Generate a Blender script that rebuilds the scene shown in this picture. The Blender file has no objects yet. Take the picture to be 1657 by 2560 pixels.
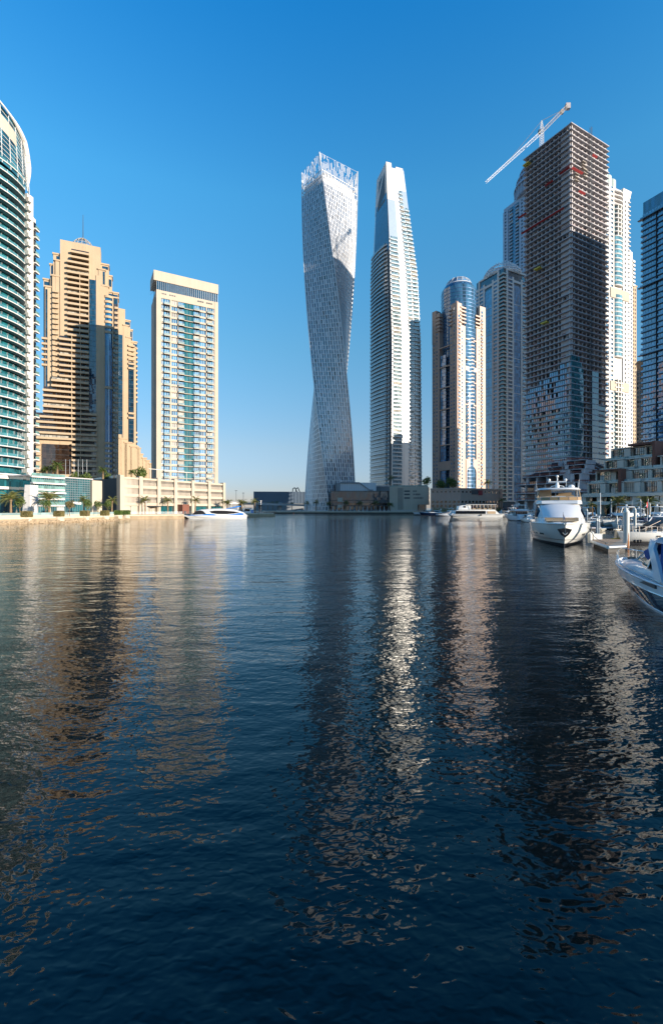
import bpy, math, random
from mathutils import Vector, Matrix
random.seed(7)
R = math.radians
sc = bpy.context.scene
COL = sc.collection
# ---------------------------------------------------------------- camera
FPX, CX, HY, CH = 1138.0, 828.5, 1270.0, 4.6     # focal length in photo pixels, centre column, horizon row, eye height
cd = bpy.data.cameras.new('camera'); cam = bpy.data.objects.new('camera', cd); COL.objects.link(cam)
cd.sensor_fit = 'VERTICAL'; cd.sensor_height = 36.0; cd.sensor_width = 36.0
cd.lens = 36.0 * FPX / 2560.0; cd.shift_y = -(1280.0 - HY) / 2560.0
cd.clip_start = 0.1; cd.clip_end = 30000
cam.location = (0, 0, CH); cam.rotation_euler = (R(90), 0, 0)
sc.camera = cam
# ---------------------------------------------------------------- sky and sun
SUN_EL, SUN_ROT = 11.5, 120.0        # degrees; rotation clockwise from +Y
w = bpy.data.worlds.new('World'); sc.world = w; w.use_nodes = True
nt = w.node_tree; bg = nt.nodes['Background']
sk = nt.nodes.new('ShaderNodeTexSky'); sk.sky_type = 'NISHITA'; sk.sun_disc = False
sk.sun_elevation = R(SUN_EL); sk.sun_rotation = R(SUN_ROT)
sk.air_density = 1.0; sk.dust_density = 0.2; sk.ozone_density = 3.0; sk.altitude = 0
# clear desert air: the Nishita sky is deepened overhead and calmed towards the horizon by elevation
tc = nt.nodes.new('ShaderNodeTexCoord'); sx_ = nt.nodes.new('ShaderNodeSeparateXYZ'); nt.links.new(tc.outputs['Generated'], sx_.inputs[0])
rp = nt.nodes.new('ShaderNodeValToRGB'); nt.links.new(sx_.outputs['Z'], rp.inputs[0]); e_ = rp.color_ramp.elements
for i_, (p_, c_) in enumerate(((0.0, (.44, .43, .64)), (.044, (.455, .453, .62)), (.131, (.60, .57, .60)), (.331, (.53, .83, .83)), (.56, (.40, 1.11, 1.22)), (.742, (.13, .98, 1.385)), (.86, (.10, .60, .95)), (1.0, (.08, .42, .70)))):
    el_ = e_[i_] if i_ < 2 else e_.new(p_)
    el_.position = p_; el_.color = tuple(v_ / 1.5 for v_ in c_) + (1,)
sm_ = nt.nodes.new('ShaderNodeVectorMath'); sm_.operation = 'MULTIPLY'; nt.links.new(sk.outputs[0], sm_.inputs[0]); nt.links.new(rp.outputs[0], sm_.inputs[1])
s2_ = nt.nodes.new('ShaderNodeVectorMath'); s2_.operation = 'SCALE'; s2_.inputs['Scale'].default_value = 1.5; nt.links.new(sm_.outputs[0], s2_.inputs[0])
nt.links.new(s2_.outputs[0], bg.inputs[0]); bg.inputs[1].default_value = 0.15
sd = bpy.data.lights.new('sun', 'SUN'); so = bpy.data.objects.new('sun', sd); COL.objects.link(so)
sd.energy = 4.8; sd.angle = R(0.5); sd.color = (1.0, 0.87, 0.71)
SD = Vector((math.cos(R(SUN_EL)) * math.sin(R(SUN_ROT)), math.cos(R(SUN_EL)) * math.cos(R(SUN_ROT)), math.sin(R(SUN_EL))))
so.rotation_euler = SD.to_track_quat('Z', 'Y').to_euler(); so.location = SD * 900
sc.view_settings.view_transform = 'Standard'; sc.view_settings.look = 'None'
sc.view_settings.exposure = 0.9; sc.view_settings.gamma = 1
sc.render.engine = 'CYCLES'
try:
    sc.cycles.max_bounces = 5; sc.cycles.diffuse_bounces = 2; sc.cycles.glossy_bounces = 3
    sc.cycles.transmission_bounces = 3; sc.cycles.transparent_max_bounces = 8
    sc.cycles.caustics_reflective = False; sc.cycles.caustics_refractive = False
except Exception: pass
sc.render.resolution_x = 662; sc.render.resolution_y = 1024
# ---------------------------------------------------------------- helpers
def px(x, Y): return (x - CX) / FPX * Y
def pz(y, Y): return CH + (HY - y) / FPX * Y
def wy(y): return CH * FPX / (y - HY)              # distance of a point of the water seen at row y
def sstep(a, b, x):
    t = min(1, max(0, (x - a) / (b - a))); return t * t * (3 - 2 * t)
def lerp(a, b, t): return a + (b - a) * t
def interp(t, pts):
    if t <= pts[0][0]: return pts[0][1]
    for (a, b), (c, d) in zip(pts, pts[1:]):
        if t <= c: return b + (d - b) * (t - a) / (c - a)
    return pts[-1][1]

def newmat(name):
    m = bpy.data.materials.new(name); m.use_nodes = True
    return m, m.node_tree, m.node_tree.nodes['Principled BSDF']
def wall(name, col, rough=0.75, var=0.12, scale=0.15, metal=0.0, fine=2.5, bump=0.0, streak=0.10, spec=0.4):
    """a plain surface with soft blotches, rain streaks and fine grain of its own"""
    m, t, p = newmat(name); N = t.nodes; L = t.links
    g = N.new('ShaderNodeNewGeometry')
    n1 = N.new('ShaderNodeTexNoise'); n1.inputs['Scale'].default_value = scale; n1.inputs['Detail'].default_value = 4
    n2 = N.new('ShaderNodeTexNoise'); n2.inputs['Scale'].default_value = fine; n2.inputs['Detail'].default_value = 3
    mp = N.new('ShaderNodeMapping'); mp.inputs['Scale'].default_value = (0.9, 0.9, 0.05)
    n3 = N.new('ShaderNodeTexNoise'); n3.inputs['Scale'].default_value = 1.0; n3.inputs['Detail'].default_value = 3
    L.new(g.outputs['Position'], n1.inputs['Vector']); L.new(g.outputs['Position'], n2.inputs['Vector'])
    L.new(g.outputs['Position'], mp.inputs['Vector']); L.new(mp.outputs[0], n3.inputs['Vector'])
    def mul(a, k, b=None):
        q = N.new('ShaderNodeMath'); q.operation = 'MULTIPLY_ADD'; L.new(a, q.inputs[0]); q.inputs[1].default_value = k
        if b is None: q.inputs[2].default_value = 1 - 0.5 * k
        else: L.new(b, q.inputs[2])
        return q.outputs[0]
    a = mul(n1.outputs['Fac'], var * 2); b = mul(n2.outputs['Fac'], var, None); c = mul(n3.outputs['Fac'], streak * 2, None)
    q = N.new('ShaderNodeMath'); q.operation = 'MULTIPLY'; L.new(a, q.inputs[0]); L.new(b, q.inputs[1])
    q2 = N.new('ShaderNodeMath'); q2.operation = 'MULTIPLY'; L.new(q.outputs[0], q2.inputs[0]); L.new(c, q2.inputs[1])
    v = N.new('ShaderNodeVectorMath'); v.operation = 'SCALE'; v.inputs[0].default_value = col[:3]; L.new(q2.outputs[0], v.inputs['Scale'])
    L.new(v.outputs[0], p.inputs['Base Color'])
    p.inputs['Roughness'].default_value = rough; p.inputs['Metallic'].default_value = metal
    p.inputs['Specular IOR Level'].default_value = spec
    if bump:
        bn = N.new('ShaderNodeBump'); bn.inputs['Strength'].default_value = bump; bn.inputs['Distance'].default_value = 0.05
        L.new(n2.outputs['Fac'], bn.inputs['Height']); L.new(bn.outputs[0], p.inputs['Normal'])
    return m
def glass(name, col, ior=2.0, rough=0.03, cell=(1.6, 1.6, 3.4), var=0.5, wob=0.03, metal=0.0):
    """coated window glass: every pane differs a little in tint and in the way it leans"""
    m, t, p = newmat(name); N = t.nodes; L = t.links
    g = N.new('ShaderNodeNewGeometry')
    d = N.new('ShaderNodeVectorMath'); d.operation = 'DIVIDE'; d.inputs[1].default_value = cell; L.new(g.outputs['Position'], d.inputs[0])
    f = N.new('ShaderNodeVectorMath'); f.operation = 'FLOOR'; L.new(d.outputs[0], f.inputs[0])
    wn = N.new('ShaderNodeTexWhiteNoise'); L.new(f.outputs[0], wn.inputs['Vector'])
    q = N.new('ShaderNodeMath'); q.operation = 'MULTIPLY_ADD'; L.new(wn.outputs['Value'], q.inputs[0]); q.inputs[1].default_value = var * 2; q.inputs[2].default_value = 1 - var
    v = N.new('ShaderNodeVectorMath'); v.operation = 'SCALE'; v.inputs[0].default_value = col[:3]; L.new(q.outputs[0], v.inputs['Scale'])
    L.new(v.outputs[0], p.inputs['Base Color'])
    s = N.new('ShaderNodeVectorMath'); s.operation = 'SUBTRACT'; L.new(wn.outputs['Color'], s.inputs[0]); s.inputs[1].default_value = (.5, .5, .5)
    nn = N.new('ShaderNodeTexNoise'); nn.inputs['Scale'].default_value = 0.7; nn.inputs['Detail'].default_value = 1; L.new(g.outputs['Position'], nn.inputs['Vector'])
    s1 = N.new('ShaderNodeVectorMath'); s1.operation = 'SUBTRACT'; L.new(nn.outputs['Color'], s1.inputs[0]); s1.inputs[1].default_value = (.5, .5, .5)
    sa = N.new('ShaderNodeVectorMath'); sa.operation = 'ADD'; L.new(s.outputs[0], sa.inputs[0]); L.new(s1.outputs[0], sa.inputs[1])
    s2 = N.new('ShaderNodeVectorMath'); s2.operation = 'SCALE'; s2.inputs['Scale'].default_value = wob; L.new(sa.outputs[0], s2.inputs[0])
    a = N.new('ShaderNodeVectorMath'); a.operation = 'ADD'; L.new(g.outputs['Normal'], a.inputs[0]); L.new(s2.outputs[0], a.inputs[1])
    nz = N.new('ShaderNodeVectorMath'); nz.operation = 'NORMALIZE'; L.new(a.outputs[0], nz.inputs[0]); L.new(nz.outputs[0], p.inputs['Normal'])
    p.inputs['IOR'].default_value = ior; p.inputs['Roughness'].default_value = rough; p.inputs['Metallic'].default_value = metal
    return m
def plain(name, col, rough=0.5, metal=0.0, spec=0.5, coat=0.0):
    m = wall(name, col, rough, 0.06, 0.6, metal, 6.0, 0, 0.03, spec)
    m.node_tree.nodes['Principled BSDF'].inputs['Coat Weight'].default_value = coat
    return m

BOXF = [(0, 3, 2, 1), (4, 5, 6, 7), (0, 1, 5, 4), (1, 2, 6, 5), (2, 3, 7, 6), (3, 0, 4, 7)]
class MB:
    """collects shapes; build() links them as one mesh object"""
    def __init__(s): s.v = []; s.f = []; s.m = []
    def raw(s, vs, fs, mi=0):
        o = len(s.v); s.v += [tuple(a) for a in vs]; s.f += [tuple(i + o for i in q) for q in fs]; s.m += [mi] * len(fs); return s
    def box(s, x0, x1, y0, y1, z0, z1, mi=0):
        return s.raw([(x0, y0, z0), (x1, y0, z0), (x1, y1, z0), (x0, y1, z0), (x0, y0, z1), (x1, y0, z1), (x1, y1, z1), (x0, y1, z1)], BOXF, mi)
    def fb(s, F, u0, u1, d0, d1, z0, z1, mi=0):
        p = [F.at(u0, d1), F.at(u1, d1), F.at(u1, d0), F.at(u0, d0)]
        return s.raw([(a[0], a[1], z0) for a in p] + [(a[0], a[1], z1) for a in p], BOXF, mi)
    def prism(s, poly, z0, z1, mi=0):
        n = len(poly); zz0 = z0 if hasattr(z0, '__len__') else [z0] * n; zz1 = z1 if hasattr(z1, '__len__') else [z1] * n
        vs = [(p[0], p[1], zz0[i]) for i, p in enumerate(poly)] + [(p[0], p[1], zz1[i]) for i, p in enumerate(poly)]
        fs = [tuple(range(n))[::-1], tuple(range(n, 2 * n))] + [(i, (i + 1) % n, n + (i + 1) % n, n + i) for i in range(n)]
        return s.raw(vs, fs, mi)
    def loft(s, rings, mi=0, cap0=True, cap1=True, closed=True):
        n = len(rings[0]); vs = [p for r in rings for p in r]; fs = []
        for k in range(len(rings) - 1):
            for i in range(n if closed else n - 1):
                j = (i + 1) % n; fs.append((k * n + i, k * n + j, (k + 1) * n + j, (k + 1) * n + i))
        if cap0: fs.append(tuple(range(n))[::-1])
        if cap1: fs.append(tuple(range((len(rings) - 1) * n, len(rings) * n)))
        return s.raw(vs, fs, mi)
    def bar(s, a, b, w, mi=0, n=4, w2=None):
        a = Vector(a); b = Vector(b); d = (b - a)
        if d.length < 1e-6: return s
        d.normalize(); up = Vector((0, 0, 1)) if abs(d.z) < 0.95 else Vector((1, 0, 0))
        e = d.cross(up).normalized(); g = d.cross(e); w2 = w if w2 is None else w2
        off = math.pi / 4 if n == 4 else 0
        r0 = [a + (e * math.cos(off + 2 * math.pi * i / n) + g * math.sin(off + 2 * math.pi * i / n)) * w for i in range(n)]
        r1 = [b + (e * math.cos(off + 2 * math.pi * i / n) + g * math.sin(off + 2 * math.pi * i / n)) * w2 for i in range(n)]
        return s.loft([r0, r1], mi)
    def path(s, pts, w, mi=0, n=5):
        for a, b in zip(pts, pts[1:]): s.bar(a, b, w, mi, n)
        return s
    def cyl(s, x, y, z0, z1, r, r2=None, n=16, mi=0):
        r2 = r if r2 is None else r2
        return s.loft([[(x + r * math.cos(2 * math.pi * i / n), y + r * math.sin(2 * math.pi * i / n), z0) for i in range(n)],
                       [(x + r2 * math.cos(2 * math.pi * i / n), y + r2 * math.sin(2 * math.pi * i / n), z1) for i in range(n)]], mi)
    def ball(s, c, r, mi=0, n=10, m=6, sz=1.0, zmin=-1.0):
        rings = []
        for k in range(m + 1):
            a = math.asin(max(-1, zmin)) + (math.pi / 2 - math.asin(max(-1, zmin))) * k / m
            rr = max(r * math.cos(a), r * 0.01)
            rings.append([(c[0] + rr * math.cos(2 * math.pi * i / n), c[1] + rr * math.sin(2 * math.pi * i / n), c[2] + r * sz * math.sin(a)) for i in range(n)])
        return s.loft(rings, mi)
    def add(s, o):
        k = len(s.v); s.v += o.v; s.f += [tuple(i + k for i in q) for q in o.f]; s.m += o.m; return s
    def xf(s, M):
        s.v = [tuple(M @ Vector(p)) for p in s.v]; return s
    def build(s, name, mats, parent=None, smooth=False, label=None):
        me = bpy.data.meshes.new(name); o = wloc(parent)
        if o.length > 0: vs = [(p[0] - o.x, p[1] - o.y, p[2] - o.z) for p in s.v]
        else: vs = s.v
        me.from_pydata(vs, [], s.f)
        if not isinstance(mats, (list, tuple)): mats = [mats]
        for q in mats: me.materials.append(q)
        if len(mats) > 1: me.polygons.foreach_set('material_index', s.m)
        if smooth:
            me.polygons.foreach_set('use_smooth', [True] * len(s.f))
            try: me.set_sharp_from_angle(angle=R(38))
            except Exception: pass
        me.update()
        ob = bpy.data.objects.new(name, me); COL.objects.link(ob)
        if parent: ob.parent = parent
        if label: ob['label'] = label
        return ob
def wloc(o):
    v = Vector((0, 0, 0))
    while o is not None: v = v + o.location; o = o.parent
    return v
def tag(o, label, cat, group=None):
    o['label'] = label; o['category'] = cat
    if group: o['group'] = group
    return o
def thing(name, loc, label, cat, group=None):
    o = bpy.data.objects.new(name, None); COL.objects.link(o); o.location = loc; o.empty_display_size = 1
    return tag(o, label, cat, group)
def struct(o): o['kind'] = 'structure'; return o
CURT = random.Random(77)
def centre(mb):
    a = mb.v[0]; b = mb.v[len(mb.v) // 2]
    return ((a[0] + b[0]) / 2, (a[1] + b[1]) / 2, (a[2] + b[2]) / 2)
def parts(name, mbs, mats, parent, cap=100, smooth=False):
    """one mesh per part; past a hundred the rest are one part"""
    if name == 'window' and isinstance(mats, (list, tuple)) and len(mats) == 2:      # some rooms have their curtains drawn
        mats = list(mats) + [G_curtain]
        for m in mbs:
            if CURT.random() < .16: m.m = [2 if i == 0 else i for i in m.m]
    if len(mbs) > cap:
        c = cam.location
        mbs = sorted(mbs, key=lambda m: (Vector(centre(m)) - c).length)
        for m in mbs[:cap]: m.build(name, mats, parent, smooth)
        r = MB()
        for m in mbs[cap:]: r.add(m)
        q = r.build(name, mats, parent, smooth); q['kind'] = 'stuff'
    else:
        for m in mbs: m.build(name, mats, parent, smooth)
def copy_tree(o, parent=None):
    c = o.copy(); COL.objects.link(c); c.parent = parent
    for ch in [x for x in o.children if not x.get('_copy')]: copy_tree(ch, c)
    return c
def place(proto, loc, rz=0, s=1.0, label=None, used=set()):
    if proto.name in used: o = copy_tree(proto)
    else: o = proto; used.add(proto.name)
    o.location = loc; o.rotation_euler = (0, 0, rz); o.scale = (s, s, s) if not hasattr(s, '__len__') else s
    if label: o['label'] = label
    return o
class Facade:
    """a vertical wall plane from A (left) to B (right); n points out of the building"""
    def __init__(s, xl, Yl, xr, Yr):
        s.A = Vector((px(xl, Yl), Yl)); s.B = Vector((px(xr, Yr), Yr)); s.W = (s.B - s.A).length
        s.d = (s.B - s.A).normalized(); s.n = Vector((s.d.y, -s.d.x))
    def at(s, u, d=0): return s.A + s.d * u + s.n * d
    def u(s, x, d=0):
        k = (x - CX) / FPX; a = s.A + s.n * d       # (a.x+u dx) = k (a.y+u dy)
        return (k * a.y - a.x) / (s.d.x - k * s.d.y)
    def z(s, x, y, d=0): return pz(y, s.at(s.u(x, d), d).y)
    def foot(s, depth, d=0.0, u0=0.0, u1=None):
        u1 = s.W if u1 is None else u1
        return [s.at(u0, d), s.at(u1, d), s.at(u1, -depth), s.at(u0, -depth)]
    def side(s, which, depth):
        """the facade round the corner: 'L' runs back from A, 'R' runs back from B"""
        f = Facade.__new__(Facade)
        if which == 'L': f.A = s.at(0, -depth); f.B = s.A.copy()
        else: f.A = s.B.copy(); f.B = s.at(s.W, -depth)
        f.W = depth; f.d = (f.B - f.A).normalized(); f.n = Vector((f.d.y, -f.d.x)); return f

def grid(F, cols, z0, fh, nf, K, d=0.0, wh=0.62, prot=1.5, pier=0.5, slab=0.3, mull=2):
    """fills facade F floor by floor. cols: (kind, u0, u1). K collects 'wall' and lists 'window', 'balcony', 'curtain'.
    slots: window = glass, frame; balcony = slab, rail"""
    W = K['wall']
    for kind, a, b in cols:
        if kind == 'pier': W.fb(F, a, b, d - .3, d + pier, z0, z0 + nf * fh); continue
        if kind == 'curtain':
            for k in range(nf):
                m = MB(); z = z0 + k * fh
                m.fb(F, a, b, d - .2, d + .06, z + .22, z + fh, 0); m.fb(F, a, b, d - .2, d + .14, z, z + .22, 1)
                n = max(1, int((b - a) / 1.6))
                for i in range(1, n): m.fb(F, a + (b - a) * i / n - .04, a + (b - a) * i / n + .04, d, d + .1, z + .22, z + fh, 1)
                K['curtain'].append(m)
            continue
        for k in range(nf):
            z = z0 + k * fh
            if kind == 'win':
                W.fb(F, a, b, d - .2, d + pier - .12, z, z + fh * (1 - wh))
                m = MB(); zz = z + fh * (1 - wh)
                m.fb(F, a, b, d - .2, d + .05, zz, z + fh, 0)
                for i in range(1, mull + 1):
                    uu = a + (b - a) * i / (mull + 1); m.fb(F, uu - .06, uu + .06, d, d + .13, zz + .05, z + fh - .05, 1)
                m.fb(F, a, b, d, d + .13, zz, zz + .1, 1)
                K['window'].append(m)
            elif kind == 'bal' or kind == 'balw':
                m = MB(); m.fb(F, a, b, d - .2, d + .05, z + slab + .02, z + fh, 0)
                for i in range(1, mull + 1):
                    uu = a + (b - a) * i / (mull + 1); m.fb(F, uu - .06, uu + .06, d, d + .13, z + slab + .04, z + fh - .05, 1)
                K['window'].append(m)
                q = MB(); pp = prot * (1.0 if kind == 'bal' else .8)
                q.fb(F, a, b, d - .1, d + pp, z, z + slab, 0)
                if kind == 'balw': q.fb(F, a, b, d + pp - .15, d + pp, z + slab, z + slab + .95, 0)
                else: q.fb(F, a + .05, b - .05, d + pp - .12, d + pp - .06, z + slab, z + slab + 1.0, 1); q.fb(F, a, b, d + pp - .14, d + pp - .04, z + slab + 1.0, z + slab + 1.06, 0)
                K['balcony'].append(q)
            elif kind == 'open':
                pass
def KK(): return {'wall': MB(), 'window': [], 'balcony': [], 'curtain': []}
def flushK(K, root, mw, mwin, mbal, mcur=None):
    if K['wall'].f: K['wall'].build('facade_wall', mw, root)
    parts('window', K['window'], mwin, root); parts('balcony', K['balcony'], mbal, root)
    parts('curtain_wall_panel', K['curtain'], mcur or mwin, root)
# ---------------------------------------------------------------- materials
M_white = wall('white_render', (.60, .58, .55), .7)
M_white2 = wall('white_panel', (.55, .57, .60), .45)
M_cream = wall('cream_render', (.45, .385, .305), .75)
M_sand = wall('sand_stone', (.43, .325, .215), .8)
M_pink = wall('pink_stone', (.50, .32, .25), .75)
M_pinkl = wall('pale_pink_stone', (.45, .315, .25), .42, spec=.8)
G_cyl = glass('cylinder_glass', (.04, .11, .20), 2.4)
M_gloss = wall('gloss_white_panel', (.66, .66, .65), .33, .08, .2, .45, spec=1.0)
M_bluegrey = wall('blue_grey_panel', (.36, .43, .52), .5)
M_conc = wall('raw_concrete', (.40, .385, .405), .9, .25, .3)
M_concl = wall('light_concrete', (.48, .46, .465), .9, .2, .3)
M_grey = wall('grey_panel', (.22, .24, .26), .6)
M_dgrey = wall('dark_grey_metal', (.06, .07, .08), .5)
M_rust = wall('rust_red_panel', (.17, .065, .045), .7)
M_taupe = wall('taupe_render', (.42, .37, .31), .8)
M_silver = wall('silver_panel', (.58, .585, .60), .36, .08, .2, .35)
M_alu = plain('aluminium', (.55, .56, .57), .35, .8)
M_steelw = plain('white_steel', (.72, .72, .72), .45)
M_black = plain('black_rubber', (.012, .012, .014), .6)
M_red = plain('red_mesh_barrier', (.24, .07, .055), .8)
M_redl = plain('red_banner', (.36, .035, .04), .75)
M_yellow = plain('yellow_plastic', (.65, .50, .05), .5)
M_lime = plain('green_formwork', (.35, .42, .12), .6)
G_teal = glass('teal_glass', (.012, .10, .12), 1.9)
G_tealb = glass('teal_balcony_glass', (.06, .18, .21), 1.7, .05, (1.2, 1.2, 1.2), .3)
G_blue = glass('blue_glass', (.01, .085, .20), 2.2)
G_deep = glass('deep_blue_glass', (.006, .03, .06), 2.0)
G_dark = glass('dark_window_glass', (.012, .015, .02), 1.8)
G_brown = glass('bronze_window_glass', (.03, .017, .010), 1.9)
G_sky = glass('sky_reflecting_glass', (.05, .16, .29), 2.6, .05, (1.6, 1.6, 3.4), .7)
G_green = glass('green_balcony_glass', (.13, .24, .23), 1.6, .08, (1.2, 1.2, 1.2), .3)
G_pale = glass('pale_balcony_glass', (.24, .33, .34), 1.7, .1, (1.2, 1.2, 1.2), .2)
G_slate = glass('slate_window_glass', (.17, .24, .27), 2.2, .12, (1.5, 1.5, 3.72), .6)
G_palb = glass('pale_blue_balcony_glass', (.26, .36, .40), 1.9, .08, (1.4, 1.4, 1.4), .15)
G_bluer = glass('bright_blue_glass', (.03, .17, .34), 2.4, .04)
M_bluedark = plain('blue_black_metal', (.025, .045, .07), .35)
G_curtain = glass('curtained_window', (.34, .32, .28), 1.7, .15, (1.6, 1.6, 3.4), .35)
M_box = wall('pale_taupe_render', (.60, .53, .45), .8)
G_boat = glass('boat_window_glass', (.006, .008, .012), 1.7, .03, (9, 9, 9), .1, .0)
M_gel = plain('white_gelcoat', (.74, .74, .72), .22, 0, .5, .5)
M_gelb = plain('blue_white_gelcoat', (.66, .70, .76), .22, 0, .5, .5)
M_navy = plain('navy_gelcoat', (.006, .016, .05), .08, 0, .6, 1.0)
M_boatblue = plain('bright_blue_paint', (.02, .20, .62), .3, 0, .5, .4)
M_canvas = plain('blue_canvas', (.012, .055, .22), .8)
M_canvasd = plain('navy_canvas', (.010, .014, .05), .8)
M_canvasg = plain('grey_canvas', (.10, .095, .09), .85)
M_tan = plain('tan_cushion', (.46, .33, .20), .75)
M_teak = plain('teak_deck', (.33, .22, .13), .7)
M_teakg = wall('weathered_decking', (.30, .26, .21), .85, .25, .8)
M_chrome = plain('polished_steel', (.75, .75, .75), .12, 1.0)
M_antif = plain('dark_antifouling', (.01, .012, .02), .5)
M_fender = plain('fender_rubber', (.60, .60, .55), .5)
M_redhull = plain('red_gelcoat', (.38, .02, .02), .2, 0, .5, .6)
M_quay = wall('quay_stone', (.34, .26, .17), .9, .35, .5, 0, 3, .6, .3)
M_quayl = wall('pale_paving', (.50, .44, .34), .85, .2, .4)
M_quayd = wall('dark_quay_stone', (.05, .045, .035), .6, .3, .5)  # much darker and smoother than the plain quay stone
M_bark = wall('palm_bark', (.22, .15, .09), .95, .3, 2, 0, 8, .8)
M_land = wall('land', (.22, .19, .15), .95, .2, .01)
def leafmat(name, c, c2):
    m, t, p = newmat(name); N = t.nodes; L = t.links
    g = N.new('ShaderNodeNewGeometry'); r = N.new('ShaderNodeMix'); r.data_type = 'RGBA'
    n = N.new('ShaderNodeTexNoise'); n.inputs['Scale'].default_value = 1.3; L.new(g.outputs['Position'], n.inputs['Vector'])
    a = N.new('ShaderNodeMath'); a.operation = 'MULTIPLY_ADD'; L.new(g.outputs['Random Per Island'], a.inputs[0]); a.inputs[1].default_value = .7; 
    L.new(n.outputs['Fac'], a.inputs[2]); s = N.new('ShaderNodeMath'); s.operation = 'SUBTRACT'; L.new(a.outputs[0], s.inputs[0]); s.inputs[1].default_value = .35; s.use_clamp = True
    L.new(s.outputs[0], r.inputs[0]); r.inputs[6].default_value = c + (1,); r.inputs[7].default_value = c2 + (1,)
    L.new(r.outputs[2], p.inputs['Base Color']); p.inputs['Roughness'].default_value = .55
    p.inputs['Specular IOR Level'].default_value = .3
    return m
M_palm = leafmat('palm_frond', (.055, .085, .025), (.22, .21, .07))
M_leaf = leafmat('bush_leaf', (.035, .075, .02), (.13, .17, .035))
M_leafd = leafmat('dry_bush_leaf', (.10, .09, .03), (.24, .19, .08))
# water: the slope of three sizes of ripple, worked out as differences of a height field
def water_mat():
    m, t, p = newmat('water_surface'); N = t.nodes; L = t.links
    g = N.new('ShaderNodeNewGeometry')
    def vm(op, a, b=None, s=None):
        q = N.new('ShaderNodeVectorMath'); q.operation = op
        if hasattr(a, 'is_linked') or isinstance(a, bpy.types.NodeSocket): L.new(a, q.inputs[0])
        else: q.inputs[0].default_value = a
        if b is not None:
            if isinstance(b, bpy.types.NodeSocket): L.new(b, q.inputs[1])
            else: q.inputs[1].default_value = b
        if s is not None:
            if isinstance(s, bpy.types.NodeSocket): L.new(s, q.inputs['Scale'])
            else: q.inputs['Scale'].default_value = s
        return q.outputs[0]
    def ma(op, a, b):
        q = N.new('ShaderNodeMath'); q.operation = op
        for i, x in enumerate((a, b)):
            if isinstance(x, bpy.types.NodeSocket): L.new(x, q.inputs[i])
            else: q.inputs[i].default_value = x
        return q.outputs[0]
    P = g.outputs['Position']
    tot = None
    # (waves per metre, slope, rotation, squeeze, detail, distortion)
    for sc_, amp, rot, sq, det, dist in WAVES:
        mp = N.new('ShaderNodeMapping'); mp.inputs['Rotation'].default_value = (0, 0, R(rot)); mp.inputs['Scale'].default_value = (sc_ * sq, sc_, sc_)
        mp.vector_type = 'POINT'; L.new(P, mp.inputs['Vector'])
        vals = []
        e = 0.08
        for off in ((0, 0, 0), (e, 0, 0), (0, e, 0)):
            n = N.new('ShaderNodeTexNoise'); n.inputs['Scale'].default_value = 1; n.inputs['Detail'].default_value = det
            n.inputs['Roughness'].default_value = .55; n.inputs['Distortion'].default_value = dist
            L.new(vm('ADD', mp.outputs[0], off), n.inputs['Vector']); vals.append(n.outputs['Fac'])
        c = N.new('ShaderNodeCombineXYZ'); L.new(ma('SUBTRACT', vals[0], vals[1]), c.inputs[0]); L.new(ma('SUBTRACT', vals[0], vals[2]), c.inputs[1])
        # back out of the rotated frame
        mr = N.new('ShaderNodeMapping'); mr.inputs['Rotation'].default_value = (0, 0, -R(rot)); L.new(c.outputs[0], mr.inputs['Vector'])
        v = vm('MULTIPLY', mr.outputs[0], (sq * amp / e, amp / e, 1))
        tot = v if tot is None else vm('ADD', tot, v)
    big = N.new('ShaderNodeTexNoise'); big.inputs['Scale'].default_value = .035; big.inputs['Detail'].default_value = 2; big.inputs['Distortion'].default_value = 1.0; L.new(P, big.inputs['Vector'])
    k = ma('MULTIPLY_ADD', big.outputs['Fac'], 1.7); k.node.inputs[2].default_value = .15
    tot = vm('SCALE', tot, s=k)
    nn = vm('NORMALIZE', vm('ADD', tot, (0, 0, 1))); L.new(nn, p.inputs['Normal'])
    mx = N.new('ShaderNodeMix'); mx.data_type = 'RGBA'; L.new(big.outputs['Fac'], mx.inputs[0])
    mx.inputs[6].default_value = (.0002, .0022, .0034, 1); mx.inputs[7].default_value = (.0002, .0045, .0058, 1)
    L.new(mx.outputs[2], p.inputs['Base Color'])
    p.inputs['Roughness'].default_value = .02; p.inputs['IOR'].default_value = 1.44
    return m
WAVES = [(0.15, .020, 8, .4, 1, .3), (0.6, .045, -6, .38, 1, .5), (1.7, .055, 9, .45, 0, .5), (4.6, .065, 18, .55, 0, .6), (12.0, .085, -14, .6, 0, .6)]
M_water = water_mat()
# ---------------------------------------------------------------- the setting
wm = MB().raw([(-9000, -60, 0), (9000, -60, 0), (9000, 16000, 0), (-9000, 16000, 0)], [(0, 1, 2, 3)])
struct(wm.build('water', M_water))
gm = MB().raw([(-9000, -60, -8), (9000, -60, -8), (9000, 16000, -8), (-9000, 16000, -8)], [(0, 1, 2, 3)])
struct(gm.build('ground', M_land))
GZ = 1.9   # level of the land
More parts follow.
